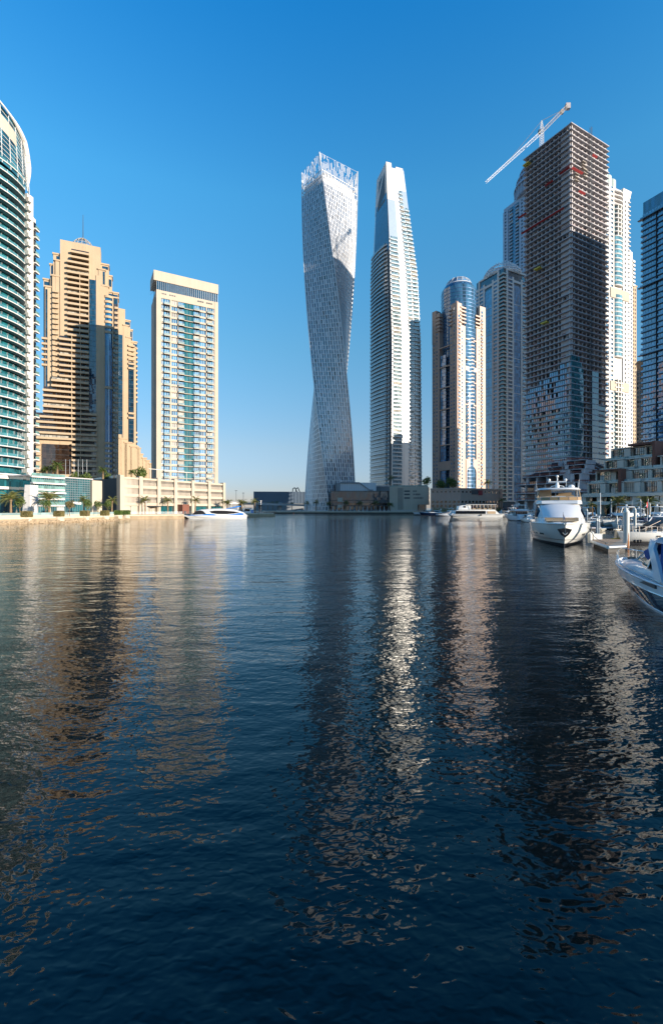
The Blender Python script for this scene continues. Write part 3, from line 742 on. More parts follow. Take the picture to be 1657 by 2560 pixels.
# ================================================================ twisting tower
def twist_tower():
    c0 = Vector((-1.6, 422.0)); corners = [Vector((-8.6, -23.2)), Vector((25.2, -.6)), Vector((8.6, 23.2)), Vector((-25.2, .6))]
    corners = [v * 1.02 for v in corners]
    zroof = pz(458, 400); ztop = pz(382, 399); nf = 75; fh = (zroof - GZ) / nf
    t = thing('twisting_tower', (c0.x, c0.y, GZ), 'tall silver tower twisting a quarter turn with a crown of open white fins', 'tower')
    def tw(z): return R(91.5) * (1 - (z - GZ) / (ztop - GZ))
    def ring(z, k=1.0):
        a = tw(z); ca, sa = math.cos(a), math.sin(a)
        return [Vector((c0.x + k * (v.x * ca - v.y * sa), c0.y + k * (v.x * sa + v.y * ca))) for v in corners]
    rnd = random.Random(3)
    W = MB(); wins = []
    nb = [18, 13, 18, 13]        # right face (A->B 34m wide) etc
    # core surface (dark) just behind
    core = MB(); core.loft([[(p.x, p.y, GZ + k * fh) for p in ring(GZ + k * fh, .955)] for k in range(nf + 1)]); core.build('inner_core', M_dgrey, t)
    for k in range(nf):
        z0 = GZ + k * fh; z1 = z0 + fh; r0, r1 = ring(z0), ring(z1); i0, i1 = ring(z0, .98), ring(z1, .98)
        for f in range(4):
            # only faces that can be seen from the water side or its neighbours need full detail; all four get it
            a0, b0, a1, b1 = r0[f], r0[(f + 1) % 4], r1[f], r1[(f + 1) % 4]; ia0, ib0, ia1, ib1 = i0[f], i0[(f + 1) % 4], i1[f], i1[(f + 1) % 4]
            n = nb[f]
            mid = (a0 + b0) / 2; nrm = Vector(((b0 - a0).y, -(b0 - a0).x)).normalized(); vis = nrm.dot(-mid) > -60
            if not vis:
                W.raw([(a0.x, a0.y, z0), (b0.x, b0.y, z0), (b1.x, b1.y, z1), (a1.x, a1.y, z1)], [(0, 1, 2, 3)]); continue
            sp = fh * .13
            def P(u, z, inner=0):
                s = (z - z0) / fh
                A = (ia0.lerp(ia1, s) if inner else a0.lerp(a1, s)); B = (ib0.lerp(ib1, s) if inner else b0.lerp(b1, s)); q = A.lerp(B, u); return (q.x, q.y, z)
            W.raw([P(0, z0), P(1, z0), P(1, z0 + sp), P(0, z0 + sp)], [(0, 1, 2, 3)])
            W.raw([P(0, z0 + sp), P(1, z0 + sp), P(1, z0 + sp, 1), P(0, z0 + sp, 1)], [(0, 1, 2, 3)])
            us = [0.0]
            for i in range(n):
                w = rnd.uniform(.50, .58) if rnd.random() < .95 else .2; sh = .10 * ((k + i) % 2) - .05
                ca = (i + .5 + sh - w / 2) / n; cb = (i + .5 + sh + w / 2) / n
                us += [ca, cb]
            us.append(1.0)
            za, zb = z0 + sp, z1
            for i in range(0, len(us) - 1, 2):
                W.raw([P(us[i], za), P(us[i + 1], za), P(us[i + 1], zb), P(us[i], zb)], [(0, 1, 2, 3)])
                if i: W.raw([P(us[i], za), P(us[i], zb), P(us[i], zb, 1), P(us[i], za, 1)], [(0, 1, 2, 3)])
                if i < len(us) - 2: W.raw([P(us[i + 1], za), P(us[i + 1], zb), P(us[i + 1], zb, 1), P(us[i + 1], za, 1)], [(0, 1, 2, 3)])
            for i in range(1, len(us) - 2, 2):
                if us[i + 1] - us[i] < .004: continue
                x = rnd.random(); mi = 2 if x < .10 else (1 if x < .45 else 0)
                m = MB(); dz = 0 if x > .13 else fh * rnd.choice((0, 0, .3))
                m.raw([P(us[i], za + dz, 1), P(us[i + 1], za + dz, 1), P(us[i + 1], zb, 1), P(us[i], zb, 1)], [(0, 1, 2, 3)], mi)
                if dz: m.raw([P(us[i], za, 1), P(us[i + 1], za, 1), P(us[i + 1], za + dz, 1), P(us[i], za + dz, 1)], [(0, 1, 2, 3)], 0)
                wins.append(m)
    W.build('facade_panels', M_silver, t)
    gl = [glass('tower_glass', (.06, .09, .14), 2.3, .06), glass('tower_glass_pale', (.20, .24, .30), 2.0, .1), G_dark]
    parts('window', wins, gl, t)
    # corner edge strips
    for i in range(4):
        m = MB(); m.path([(*ring(GZ + (zroof - GZ) * j / 30, 1.004)[i], GZ + (zroof - GZ) * j / 30) for j in range(31)], .35); m.build('corner_edge', M_silver, t)
    # roof block and crown
    m = MB(); m.prism([(p.x, p.y) for p in ring(zroof, .90)], zroof - 1, zroof + 10); m.prism([(p.x, p.y) for p in ring(zroof, .99)], zroof - .3, zroof + .4); m.build('roof_block', M_silver, t)
    cr = MB(); zs = [zroof + 1, zroof + 5, zroof + 10.5, ztop - .4]
    def top_at(f, u): return ztop - .2
    for z in zs:
        r = ring(z); 
        for i in range(4): cr.bar((*r[i], z), (*r[(i + 1) % 4], z), .28 if z < ztop - 5 else .09)
    for i in range(4): cr.bar((*ring(zroof)[i], zroof), (*ring(ztop)[i], ztop), .55)
    cr.build('crown_frame', M_steelw, t)
    fins = []
    for f in range(4):
        n = nb[f] * 2
        for i in range(n):
            u = (i + .5) / n
            for seg in range(3):
                if rnd.random() < (.0 if seg == 0 and i % 2 else .4): continue
                za = zroof + 6 + rnd.uniform(0, 5) + seg * rnd.uniform(4, 7); zb = min(ztop - .5, za + rnd.uniform(4, 9))
                if zb - za < 2: continue
                p0 = ring(za)[f].lerp(ring(za)[(f + 1) % 4], u); p1 = ring(zb)[f].lerp(ring(zb)[(f + 1) % 4], u)
                m = MB(); m.bar((*p0, za), (*p1, zb), .28); fins.append(m)
    # lower screen lattice between roof line and fins
    for f in range(4):
        n = nb[f]
        for i in range(1, n):
            u = i / n; za, zb = zroof, zroof + 10.5
            p0 = ring(za)[f].lerp(ring(za)[(f + 1) % 4], u); p1 = ring(zb)[f].lerp(ring(zb)[(f + 1) % 4], u); m = MB(); m.bar((*p0, za), (*p1, zb), .16); fins.append(m)
    parts('crown_fin', fins, M_steelw, t, 100)
twist_tower()

# ================================================================ tapering tower with curved balcony side
def taper_tower():
    Yc = 430.0
    Fr = Facade(978, Yc, 1054, 441); Fl = Facade(927.5, 462, 978, Yc)
    t = thing('tapering_twin_top_tower', (Fr.A.x, Fr.A.y, GZ), 'slender tapering tower with two slanted tops, blue upper panels and stacked white balconies', 'tower')
    zt = pz(408, Yc); fh = 3.72
    # corner px per height: leaning edges measured on the front corner
    def cor(z):  # u shift of the left-front corner along the right facade
        y = HY - (z - CH) * FPX / Yc
        return Fr.u(interp(y, [(408, 964.5), (604, 973), (860, 980), (1215, 978)]))
    def rgt(z):
        y = HY - (z - CH) * FPX / 441
        return Fr.u(interp(y, [(432, 1007), (440, 1008.5), (520, 1019), (620, 1033), (690, 1043), (860, 1051), (1215, 1054)]))
    def lft(z):  # distance back along left side
        y = HY - (z - CH) * FPX / 455
        return Fl.u(interp(y, [(408, 944.5), (640, 932), (700, 930), (1215, 929)]))
    B = MB(); rings = []
    N = 24
    zsh = pz(432, 441)
    def foot(z):
        a = Fr.at(cor(z)); b = Fr.at(rgt(z)); l = Fl.at(lft(z)); back = b + (l - a)
        return [a, b, back, l]
    zz = [GZ + (zsh - 3 - GZ) * i / N for i in range(N + 1)]
    B.loft([[(p.x, p.y, z) for p in foot(z)] for z in zz]); B.build('tower_body', M_gloss, t)
    # twin tops
    def top(x0a, x1a, x0b, x1b, za, zb, d0, name, depth):
        m = MB(); r0 = [Fr.at(Fr.u(x0a), d0), Fr.at(Fr.u(x1a), d0), Fr.at(Fr.u(x1a), d0 - depth), Fr.at(Fr.u(x0a), d0 - depth)]
        r1 = [Fr.at(Fr.u(x0b), d0), Fr.at(Fr.u(x1b), d0), Fr.at(Fr.u(x1b), d0 - depth * .8), Fr.at(Fr.u(x0b), d0 - depth * .8)]
        m.loft([[(p.x, p.y, za) for p in r0], [(p.x, p.y, zb) for p in r1]]); return m.build(name, M_white, t)
    # left horn: continues the left face, its flank a dark louvre
    zl = pz(500, Yc); m = MB()
    f0 = foot(zl); a, b, c, l = f0; l = l + Fl.n * .2 + Fr.n * .2; a = a + Fl.n * .2 + Fr.n * .2; b = b + Fr.n * .2; bb = a.lerp(b, .34); 
    bt = Fr.at(Fr.u(977.5), .2); lt = Fl.at(lft(zt), .2) 
    at2 = Fr.at(cor(zt), .2)
    m.loft([[(a.x, a.y, zl), (bb.x, bb.y, zl), (bb.x + l.x - a.x, bb.y + l.y - a.y, zl), (l.x, l.y, zl)],
            [(at2.x, at2.y, zt), (bt.x, bt.y, zt), (bt.x + lt.x - at2.x, bt.y + lt.y - at2.y, zt), (lt.x, lt.y, zt)]]); m.build('left_horn', M_white, t)
    top(990, 1019.5, 990, 1007.5, pz(520, 440), pz(431, 440), -1.0, 'right_horn', 18)
    # louvre on the left flank and blue panels
    def flank(z0, z1, k0, k1, name, mat, e=.12):
        m = MB(); out = Fl.n * e
        def q(z, k): a, b, c, l = foot(z); p = a.lerp(l, k) + out; return (p.x, p.y, z)
        n = 8
        for i in range(n):
            za, zb = z0 + (z1 - z0) * i / n, z0 + (z1 - z0) * (i + 1) / n
            m.raw([q(za, k1), q(za, k0), q(zb, k0), q(zb, k1)], [(0, 1, 2, 3)])
        return m.build(name, mat, t)
    def hq(k, s_):   # a point of the horn's left face
        lo = a.lerp(l, k); hi = at2.lerp(lt, k); p = lo.lerp(hi, s_) + Fl.n * .3; return (p.x, p.y, lerp(zl, zt, s_))
    m = MB(); m.raw([hq(.78, .02), hq(.16, .02), hq(.16, .80), hq(.70, .80)], [(0, 1, 2, 3)]); m.build('louvre_panel', M_dgrey, t)
    Gp = glass('slate_blue_panel', (.03, .09, .20), 1.9, .15, (3, 3, 3.7), .15, .015)
    flank(pz(645, 445), pz(508, 445), .02, .9, 'blue_flank_panel', Gp, .45)
    def front(z0, z1, k0, k1, name, mat, e=.12):
        m = MB(); out = Fr.n * e
        def q(z, k): a, b, c, l = foot(z); p = a.lerp(b, k) + out; return (p.x, p.y, z)
        n = 14
        for i in range(n):
            za, zb = z0 + (z1 - z0) * i / n, z0 + (z1 - z0) * (i + 1) / n; m.raw([q(za, k0), q(za, k1), q(zb, k1), q(zb, k0)], [(0, 1, 2, 3)])
        return m.build(name, mat, t)
    Wp = wall('pale_blue_panel', (.30, .38, .50), .3, .1, .2, .0, spec=.8)
    front(pz(600, 434), pz(475, 434), .0, .36, 'pale_blue_panel', Wp); front(pz(530, 434), pz(478, 434), .68, 1.0, 'pale_blue_panel', Wp)
    front(GZ + 16, pz(600, 434), .40, .55, 'white_spine', M_gloss, .35)
    # balconies on the sunlit face
    bals = []; wins = []; K = MB()
    z = GZ + 18; nfl = 0
    while z < pz(485, 436):
        y = HY - (z - CH) * FPX / 436
        a, b, c, l = foot(z)
        def seg(k0, k1, p, rail=1):
            m = MB(); o = Fr.n * p; i_ = Fr.n * -.3; q = [a.lerp(b, k0) + o, a.lerp(b, k1) + o, a.lerp(b, k1) + i_, a.lerp(b, k0) + i_]
            m.prism([(v.x, v.y) for v in q], z, z + .6, 0)
            r = [a.lerp(b, k0) + Fr.n * (p - .1), a.lerp(b, k1) + Fr.n * (p - .1), a.lerp(b, k1) + Fr.n * (p - .2), a.lerp(b, k0) + Fr.n * (p - .2)]
            m.prism([(v.x, v.y) for v in r], z + .5, z + 1.45, 1); bals.append(m)
            g = MB(); q = [a.lerp(b, k0 + .01) + Fr.n * .14, a.lerp(b, k1 - .01) + Fr.n * .14, a.lerp(b, k1 - .01) + i_, a.lerp(b, k0 + .01) + i_]
            g.prism([(v.x, v.y) for v in q], z + .52, z + fh - .04, 0); wins.append(g)
        if y > 600: seg(.03, .30, 1.0); seg(.27, .35, .3)
        if y > 485: seg(.58, .76, .9)
        if y > 528: seg(.78, .99, 1.3)
        # curved balconies on the shaded side
        if y > 612:
            m = MB(); n = 8; po = []; pi = []
            for i in range(n + 1):
                k = .10 + .95 * i / n; base = a.lerp(l, k); po.append(base + Fl.n * (.9 + 2.4 * math.sin(math.pi * min(1, .12 + .8 * i / n))) * (1 if i else .5)); pi.append(base - Fl.n * .3)
            for i in range(n):
                m.prism([(v.x, v.y) for v in (po[i + 1], po[i], pi[i], pi[i + 1])], z, z + .5, 0)
                s0, s1 = po[i].lerp(pi[i], .06), po[i + 1].lerp(pi[i + 1], .06); s2, s3 = po[i + 1].lerp(pi[i + 1], .09), po[i].lerp(pi[i], .09)
                m.prism([(v.x, v.y) for v in (s1, s0, s3, s2)], z + .5, z + 1.65, 1)
            bals.append(m)
            g = MB(); q = [po[i].lerp(pi[i], .45) for i in range(1, n + 1)] + [pi[n], pi[1]]
            g.prism([(v.x, v.y) for v in q], z + .52, z + fh - .03, 0); wins.append(g)
        z += fh
    parts('balcony', bals, [M_gloss, G_palb], t); parts('window', wins, [G_slate, M_dgrey], t)
    # small rear balconies on the right edge
    rb = []; z = GZ + 18
    while z < pz(700, 450):
        a, b, c, l = foot(z); d = (b - a).normalized(); m = MB(); q = [b + d * 2.0 - Fr.n * 5, b + d * 2.0 - Fr.n * 9, b - Fr.n * 9, b - Fr.n * 5]; m.prism([(v.x, v.y) for v in q], z, z + 1.3); rb.append(m); z += fh
    parts('rear_balcony', rb, M_white2, t)
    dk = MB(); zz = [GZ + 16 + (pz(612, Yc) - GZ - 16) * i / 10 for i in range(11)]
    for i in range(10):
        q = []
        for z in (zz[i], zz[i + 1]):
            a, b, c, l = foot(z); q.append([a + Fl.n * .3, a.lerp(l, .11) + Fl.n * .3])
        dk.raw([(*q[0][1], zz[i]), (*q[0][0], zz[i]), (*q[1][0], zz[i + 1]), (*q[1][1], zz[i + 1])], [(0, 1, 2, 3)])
    dk.build('painted_gap_shade', M_dgrey, t)  # flat dark strip, the shade of the corner gap put into its colour
taper_tower()

# ================================================================ low buildings at the foot of the two towers
def low_centre():
    # long ribbed shed on the left of the twisting tower
    F = Facade(634, 470, 790, 480)
    t = thing('ribbed_grey_hall', (F.A.x, F.A.y, GZ), 'long low grey building with vertical ribs, left of the twisting tower', 'building')
    zt = F.z(640, 1229); zb = F.z(640, 1258)
    m = MB(); m.prism(F.foot(40), GZ, zt); m.build('hall_body', M_grey, t)
    rb = []
    for i in range(60):
        m = MB(); u = F.W * (i + .5) / 60; m.fb(F, u - .25, u + .25, 0, .5 + .6 * (i % 3 == 0), zb, zt + .2); rb.append(m)
    parts('facade_rib', rb, plain('slate_rib', (.16, .22, .30), .5), t)
    # two diggers' arms standing above the roof
    c = thing('excavator_arm', (px(737, 500), 500, zt), 'pair of bent dark crane arms above the ribbed grey building', 'crane')
    m = MB(); Y = 500; 
    for k in (0, 8): m.path([(px(731 + k, Y), Y, pz(1235, Y)), (px(732 + k, Y), Y, pz(1222, Y)), (px(737 + k, Y), Y, pz(1219, Y)), (px(743 + k * .8, Y), Y, pz(1230, Y))], .5)
    m.build('arm', M_dgrey, c)
    # road bridge
    b = thing('road_bridge', (px(600, 400), 400, GZ), 'low concrete road bridge behind the end of the left quay', 'bridge')
    m = MB(); m.raw([(px(540, 330), 330, pz(1253, 330)), (px(790, 455), 455, pz(1262, 455)), (px(790, 470), 470, pz(1262, 455)), (px(530, 345), 345, pz(1253, 330)),
             (px(540, 330), 330, pz(1259, 330)), (px(790, 455), 455, pz(1266, 455)), (px(790, 470), 470, pz(1266, 455)), (px(530, 345), 345, pz(1259, 330))], BOXF)
    m.build('deck', M_concl, b)
    for x, Y in ((560, 340), (600, 360), (650, 385), (700, 410)):
        m = MB(); m.box(px(x, Y) - 1.2, px(x, Y) + 1.2, Y, Y + 3, -2, pz(1256, Y)); m.build('pier', M_conc, b)
    m = MB(); m.bar((px(545, 329), 329, pz(1251.5, 329)), (px(790, 454), 454, pz(1260.5, 454)), .15); m.build('railing', M_alu, b)
    for x, y0, Y in ((590.5, 1227, 350), (608.5, 1233, 370)):
        l = thing('street_lamp', (px(x, Y), Y, pz(1253, Y)), 'tall thin lamp mast on the road bridge, the %s one' % ('taller left' if x < 600 else 'shorter right'), 'street lamp', 'lamp masts on the bridge')
        m = MB(); m.bar((px(x, Y), Y, pz(1253, Y)), (px(x, Y), Y, pz(y0, Y)), .16); m.build('mast', M_dgrey, l); m = MB(); m.box(px(x, Y) - .9, px(x, Y) + .9, Y - .3, Y + .3, pz(y0, Y), pz(y0, Y) + .3); m.build('lamp_head', M_dgrey, l)
    # dark louvred pavilion
    F = Facade(827, 385, 976, 388)
    t = thing('dark_glass_pavilion', (F.A.x, F.A.y, GZ), 'low dark glass building with fine vertical louvres between the two tall towers', 'building')
    zt = F.z(830, 1227); m = MB(); m.prism(F.foot(18), GZ + 4.5, zt); m.prism(F.foot(15, -3), GZ, GZ + 4.5); m.build('glass_core', G_dark, t)
    lv = []
    for i in range(50):
        m = MB(); u = F.W * (i + .5) / 50; m.fb(F, u - .12, u + .12, 0, .45, GZ + 5 + (2 if u > F.W * .3 else 0), zt + .2); lv.append(m)
    parts('louvre_fin', lv, M_grey, t)
    sb = []
    for z in (GZ + 4.4, GZ + 9, zt - .5): m = MB(); m.fb(F, -.3, F.W + .3, -.2, .55, z, z + .5); sb.append(m)
    parts('slab_edge', sb, M_dgrey, t)
    m = MB(); m.fb(F, F.u(843), F.u(856), .46, .9, GZ + 8, GZ + 11.5); m.fb(F, F.u(843), F.u(856), .46, .9, GZ + 3, GZ + 5.5); m.build('bronze_bay', M_taupe, t)
    cl = []
    for i in range(14): m = MB(); u = F.W * (i + .5) / 14; m.fb(F, u - .25, u + .25, -.8, -.3, GZ, GZ + 4.4); cl.append(m)
    parts('column', cl, M_white2, t)
    # upper wedge
    F = Facade(850, 396, 940, 400)
    t = thing('sloped_roof_pavilion', (F.A.x, F.A.y, GZ), 'pale building with a roof edge sloping down to the right, above the dark louvred one', 'building')
    m = MB(); z0, z1 = F.z(850, 1228), F.z(850, 1206)
    m.prism([F.at(0), F.at(F.W), F.at(F.W, -14), F.at(0, -14)], z0 - 6, z1 + .0); m.build('body', M_white2, t)
    m = MB(); m.fb(F, 0, F.u(897), 0, .8, z1 - .8, z1 + .3); q0 = F.at(F.u(897), .4); q1 = F.at(F.u(924), .4); m.bar((*q0, z1), (*q1, z0 + 1), .5); m.fb(F, F.u(924), F.u(932), 0, .8, z0 + .4, z0 + 1.6); m.build('roof_edge', M_grey, t)
    m = MB(); m.fb(F, -3.5, 0, -14, .4, z0 - 6, z1 - .6); m.build('dark_end_wall', M_grey, t)
    m = MB()
    for i in range(16): u = F.W * i / 16; m.fb(F, u, u + .15, 0, .12, z0, z1 - .8 - max(0, (u - F.u(897)) * .55))
    m.build('wall_ribs', M_grey, t)
    # pale stone block
    F = Facade(973, 384, 1069, 376); F2 = Facade(1069, 376, 1075, 386)
    t = thing('pale_stone_block', (F.A.x, F.A.y, GZ), 'pale blank-walled low block with rows of small slots, at the foot of the tapering tower', 'building')
    zt = F.z(975, 1217); m = MB(); m.prism(F.foot(30, 0, 0, F.W * .74), GZ, zt); m.prism(F.foot(30, 0, F.W * .74, F.W), GZ + 5.5, zt + .0); m.build('body', M_cream, t)
    m = MB(); m.fb(F, F.W * .74, F.W - 1.5, -6, -5.6, GZ, GZ + 5.5); m.build('corner_glass', G_teal, t)
    m = MB(); m.fb(F, F.u(1062), F.u(1062) + .8, -.8, 0, GZ, GZ + 5.5); m.build('corner_column', M_cream, t)
    m = MB()
    for yy, xs in ((1228, (1032, 1041)), (1236, (1032, 1051)), (1245, (1033, 1057))):
        x = xs[0]
        while x < xs[1]:
            if int(x) % 5: m.fb(F, F.u(x), F.u(x + .9), -.1, .05, F.z(1035, yy + 2), F.z(1035, yy - 2))
            x += 1.3
    for x in range(994, 1008, 2): m.fb(F, F.u(x), F.u(x + .7), -.1, .06, GZ + 1, zt - 1)
    for yy in (1228, 1236, 1245): m.fb(F, F.u(1010), F.u(1024), -.1, .05, F.z(1015, yy + 1.8), F.z(1015, yy - 1.8))
    m.build('wall_slots', M_dgrey, t)
    m = MB(); m.fb(F, 0, F.W, -.3, -.15, zt, zt + 1.1); m.build('glass_parapet', G_green, t)
    # left bit in shade, tucked beside the tower
    F = Facade(938, 405, 975, 400)
    t = thing('grey_stone_annexe', (F.A.x, F.A.y, GZ), 'plain grey annexe between the dark pavilion and the pale stone block', 'building')
    m = MB(); m.prism(F.foot(14), GZ, F.z(940, 1217)); m.build('body', M_grey, t); m = MB(); m.fb(F, 0, F.W, -14, .6, F.z(940, 1217), F.z(940, 1214)); m.build('roof', M_concl, t)
    m = MB()
    for i in range(1, 12): u = F.W * i / 12; m.fb(F, u - .08, u + .08, 0, .1, GZ + 1, F.z(940, 1218))
    m.build('panel_joints', M_dgrey, t)
    # balustrade of the far quay
    n = 0
    b = thing('quay_balustrade', (px(690, 373), 373, GZ), 'long low balustrade with pale posts along the far quay in front of the twisting tower', 'railing')
    m = MB(); ps = []
    x0, x1 = px(692, 373.4), px(1060, 373.4)
    m.bar((x0, 373.4, GZ + 1.1), (x1, 373.4, GZ + 1.1), .07); m.build('rail', M_concl, b)
    k = int((x1 - x0) / 1.6)
    for i in range(k): q = MB(); x = x0 + (x1 - x0) * i / k; q.box(x, x + .5, 373.2, 373.6, GZ, GZ + 1.1); ps.append(q)
    parts('post', ps, M_concl, b)
low_centre()
# ================================================================ pink tower with a glass cylinder and dome
def dome_tower():
    Fl = Facade(1080, 441, 1141, 416); Fr = Facade(1141, 416, 1213, 437)
    t = thing('domed_pink_tower', (Fr.A.x, Fr.A.y, GZ), 'pale pink tower wrapped round a blue glass cylinder with a domed top', 'tower')
    fh = 3.39; zb = GZ + 8
    W = MB(); K = KK(); K2 = KK()
    cen = Fr.at(Fr.W * .5, -Fl.W * .52); rad = 16.2
    zcyl = pz(716, 428); 
    cyl = MB(); n = 48
    for i in range(int((zcyl - zb) / fh)):
        pass
    cyl.cyl(cen.x, cen.y, GZ, zcyl, rad, n=n); cyl.build('glass_cylinder', G_cyl, t, True)
    bands = []
    z = zb
    while z < zcyl:
        m = MB(); m.cyl(cen.x, cen.y, z, z + .5, rad + .18, n=n); bands.append(m); z += fh
    parts('floor_band', bands, plain('steel_blue_band', (.10, .20, .38), .35, .2), t, smooth=True)
    m = MB(); m.cyl(cen.x, cen.y, zcyl, pz(705, 428), rad, rad - 2.5, n=n); m.build('sloping_collar', G_cyl, t, True)
    m = MB(); m.cyl(cen.x, cen.y, pz(705, 428), pz(700, 428), rad - 2.5, rad - 4.2, n=n); m.build('grey_collar', M_white2, t, True)
    d = MB(); d.ball((cen.x, cen.y, pz(701, 428)), rad - 4.2, n=24, m=7, sz=.62, zmin=0); d.build('glass_dome', G_sky, t, True)
    m = MB(); r = rad - 4.1
    for i in range(16):
        a = 2 * math.pi * i / 16; m.path([(cen.x + r * math.cos(a) * math.cos(b), cen.y + r * math.sin(a) * math.cos(b), pz(701, 428) + r * .62 * math.sin(b)) for b in [math.pi / 2 * j / 6 for j in range(7)]], .2)
    for j in range(1, 6):
        b = math.pi / 2 * j / 6; m.path([(cen.x + r * math.cos(2 * math.pi * i / 16) * math.cos(b), cen.y + r * math.sin(2 * math.pi * i / 16) * math.cos(b), pz(701, 428) + r * .62 * math.sin(b)) for i in range(17)], .13)
    m.build('dome_ribs', M_steelw, t)
    # masonry blocks either side of each face
    def block(F, x0, x1, ytop, cols, yref=None, nofl=None):
        a, b = F.u(x0), F.u(x1); zt = F.z((x0 + x1) / 2, ytop); W.fb(F, a, b, -7, 0, GZ, zt)
        nf = int((zt - zb) / fh)
        for c in cols:
            kind, c0, c1 = c[0], F.u(c[1]), F.u(c[2])
            for k in range(nf - 1):
                z = zb + k * fh
                if kind == 'w':
                    m = MB(); m.fb(F, c0, c1, -.1, .06, z + .9, z + 2.5, 0); m.fb(F, c0 - .1, c1 + .1, -.1, .12, z + .75, z + .9, 1); K['window'].append(m)
                else:
                    m = MB(); m.fb(F, c0, c1, -.1, .07, z + .3, z + 2.7, 0); K['window'].append(m)
                    y = HY - (z - CH) * FPX / F.at(c0).y
                    if y > 800 or kind == 'B':
                        q = MB(); q.fb(F, c0 - .1, c1 + .1, -.1, 1.1, z - .1, z + 1.1); K['balcony'].append(q)
        return zt
    block(Fl, 1080, 1098, 786, [('w', 1083, 1085.5), ('w', 1090, 1092.5)])
    W.fb(Fl, Fl.u(1080), Fl.u(1090), -6, .25, Fl.z(1085, 860), Fl.z(1085, 779))
    block(Fl, 1124, 1134, 820, [('w', 1126.5, 1129)]); block(Fl, 1130, 1141, 757, [('w', 1133, 1135.5)])
    block(Fr, 1141, 1151, 757, [('b', 1144.5, 1149)]); block(Fr, 1141, 1163, 812, [('w', 1153.5, 1156.5)])
    block(Fr, 1190, 1206, 818, [('w', 1195, 1197.5)]); block(Fr, 1199, 1213, 767, [('b', 1202, 1206)])
    sg = []
    for k in range(int((Fl.z(1105, 880) - zb) / fh)):
        z = zb + k * fh; q = MB(); q.fb(Fl, Fl.u(1099), Fl.u(1112), -1.6, -.9, z + .3, z + fh, 0); q.fb(Fl, Fl.u(1099), Fl.u(1124), -1.5, -.8, z, z + .3, 1); sg.append(q)
    parts('sky_reflection_panel', sg, [G_bluer, M_bluedark], t)  # bright blue colour stands in for sky mirrored in half the strip
    # pointed pier on the corner
    m = MB(); a = Fr.at(-.9, .9); r = 1.3; m.loft([[(a.x - r, a.y, GZ), (a.x, a.y - r, GZ), (a.x + r, a.y, GZ), (a.x, a.y + r * 2, GZ)], [(a.x - r, a.y, pz(754, 416)), (a.x, a.y - r, pz(757, 416)), (a.x + r, a.y, pz(754, 416)), (a.x, a.y + r * 2, pz(752, 416))]]); m.build('corner_pier', M_pinkl, t)
    # curved balconies by the shoulders
    for F, x0, x1, ya, yb, step in ((Fr, 1150, 1163, 768, 806, 4), (Fr, 1187, 1200, 784, 818, 4), (Fl, 1089, 1100, 796, 832, 4), (Fl, 1122, 1131, 775, 816, 4)):
        z = F.z(x0, yb)
        while z < F.z(x0, ya):
            q = MB(); q.fb(F, F.u(x0), F.u(x1), -3, .8, z, z + 1.3); K['balcony'].append(q); z += fh
    # lower half of the right face: open balconies beside the glass, thin cross bands, arch at the bottom
    z = zb + 12 * fh
    while z < Fr.z(1170, 1010):
        for x0, x1 in ((1168, 1175), (1178, 1185)):
            q = MB(); q.fb(Fr, Fr.u(x0), Fr.u(x1), -2, .5, z, z + 1.2); K['balcony'].append(q)
            g = MB(); g.fb(Fr, Fr.u(x0), Fr.u(x1), -2, -.3, z + 1.2, z + fh - .4); K['window'].append(g)
        W.fb(Fr, Fr.u(1167), Fr.u(1186), -2, -.15, z + fh - .4, z + fh); z += fh
    W.fb(Fr, Fr.u(1175), Fr.u(1178), -2, .1, Fr.z(1170, 1150), Fr.z(1170, 1015)); 
    for F, x0, x1 in ((Fr, 1163, 1191), (Fl, 1098, 1125)):
        for yy in (848, 900, 955, 1012, 1060, 1106, 1150): W.fb(F, F.u(x0), F.u(x1), -2, .3, F.z(1165, yy), F.z(1165, yy) + .9)
    z = Fr.z(1180, 1010)
    while z < Fr.z(1180, 845):
        q = MB(); q.fb(Fr, Fr.u(1176), Fr.u(1184), -2, .6, z, z + .9); K['balcony'].append(q); z += fh
    m = MB(); m.fb(Fr, Fr.u(1162), Fr.u(1191), -1, .2, Fr.z(1175, 928), Fr.z(1175, 917)); m.build('green_grey_band', M_concl, t)
    # arch wall
    a0, a1 = Fr.u(1164), Fr.u(1191); zt = Fr.z(1175, 1148); c = (a0 + a1) / 2; rr = (a1 - a0) / 2 * .86; zc = Fr.z(1175, 1182)
    n = 14; pts = [(c - rr, GZ)] + [(c - rr * math.cos(math.pi * i / n), zc + rr * math.sin(math.pi * i / n)) for i in range(n + 1)] + [(c + rr, GZ)]
    for (ua, za), (ub, zb2) in zip(pts, pts[1:]):
        if abs(ua - ub) < 1e-6: continue
        pa, pb = Fr.at(ua, .4), Fr.at(ub, .4); qa, qb = Fr.at(ua, -2), Fr.at(ub, -2)
        W.raw([(*pa, za), (*pb, zb2), (*pb, zt), (*pa, zt), (*qa, za), (*qb, zb2)], [(0, 1, 2, 3), (0, 4, 5, 1)])
    W.fb(Fr, a0, c - rr, -2, .4, GZ, zt); W.fb(Fr, c + rr, a1, -2, .4, GZ, zt); W.fb(Fr, a0, a1, -4, -3.2, GZ, zc + rr)
    W.fb(Fl, Fl.u(1098), Fl.u(1125), -2, .2, Fl.z(1110, 1176), Fl.z(1110, 1155))
    m = MB()
    for i in range(4): m.fb(Fr, c - rr * .5 + i * rr * .3, c - rr * .5 + i * rr * .3 + .3, -3.2, -2.6, GZ, zc)
    m.build('arch_mullions', M_pink, t)
    W.build('facade_wall', M_pinkl, t); parts('window', K['window'], [G_sky, M_pinkl], t); parts('balcony', K['balcony'], M_pinkl, t)
dome_tower()
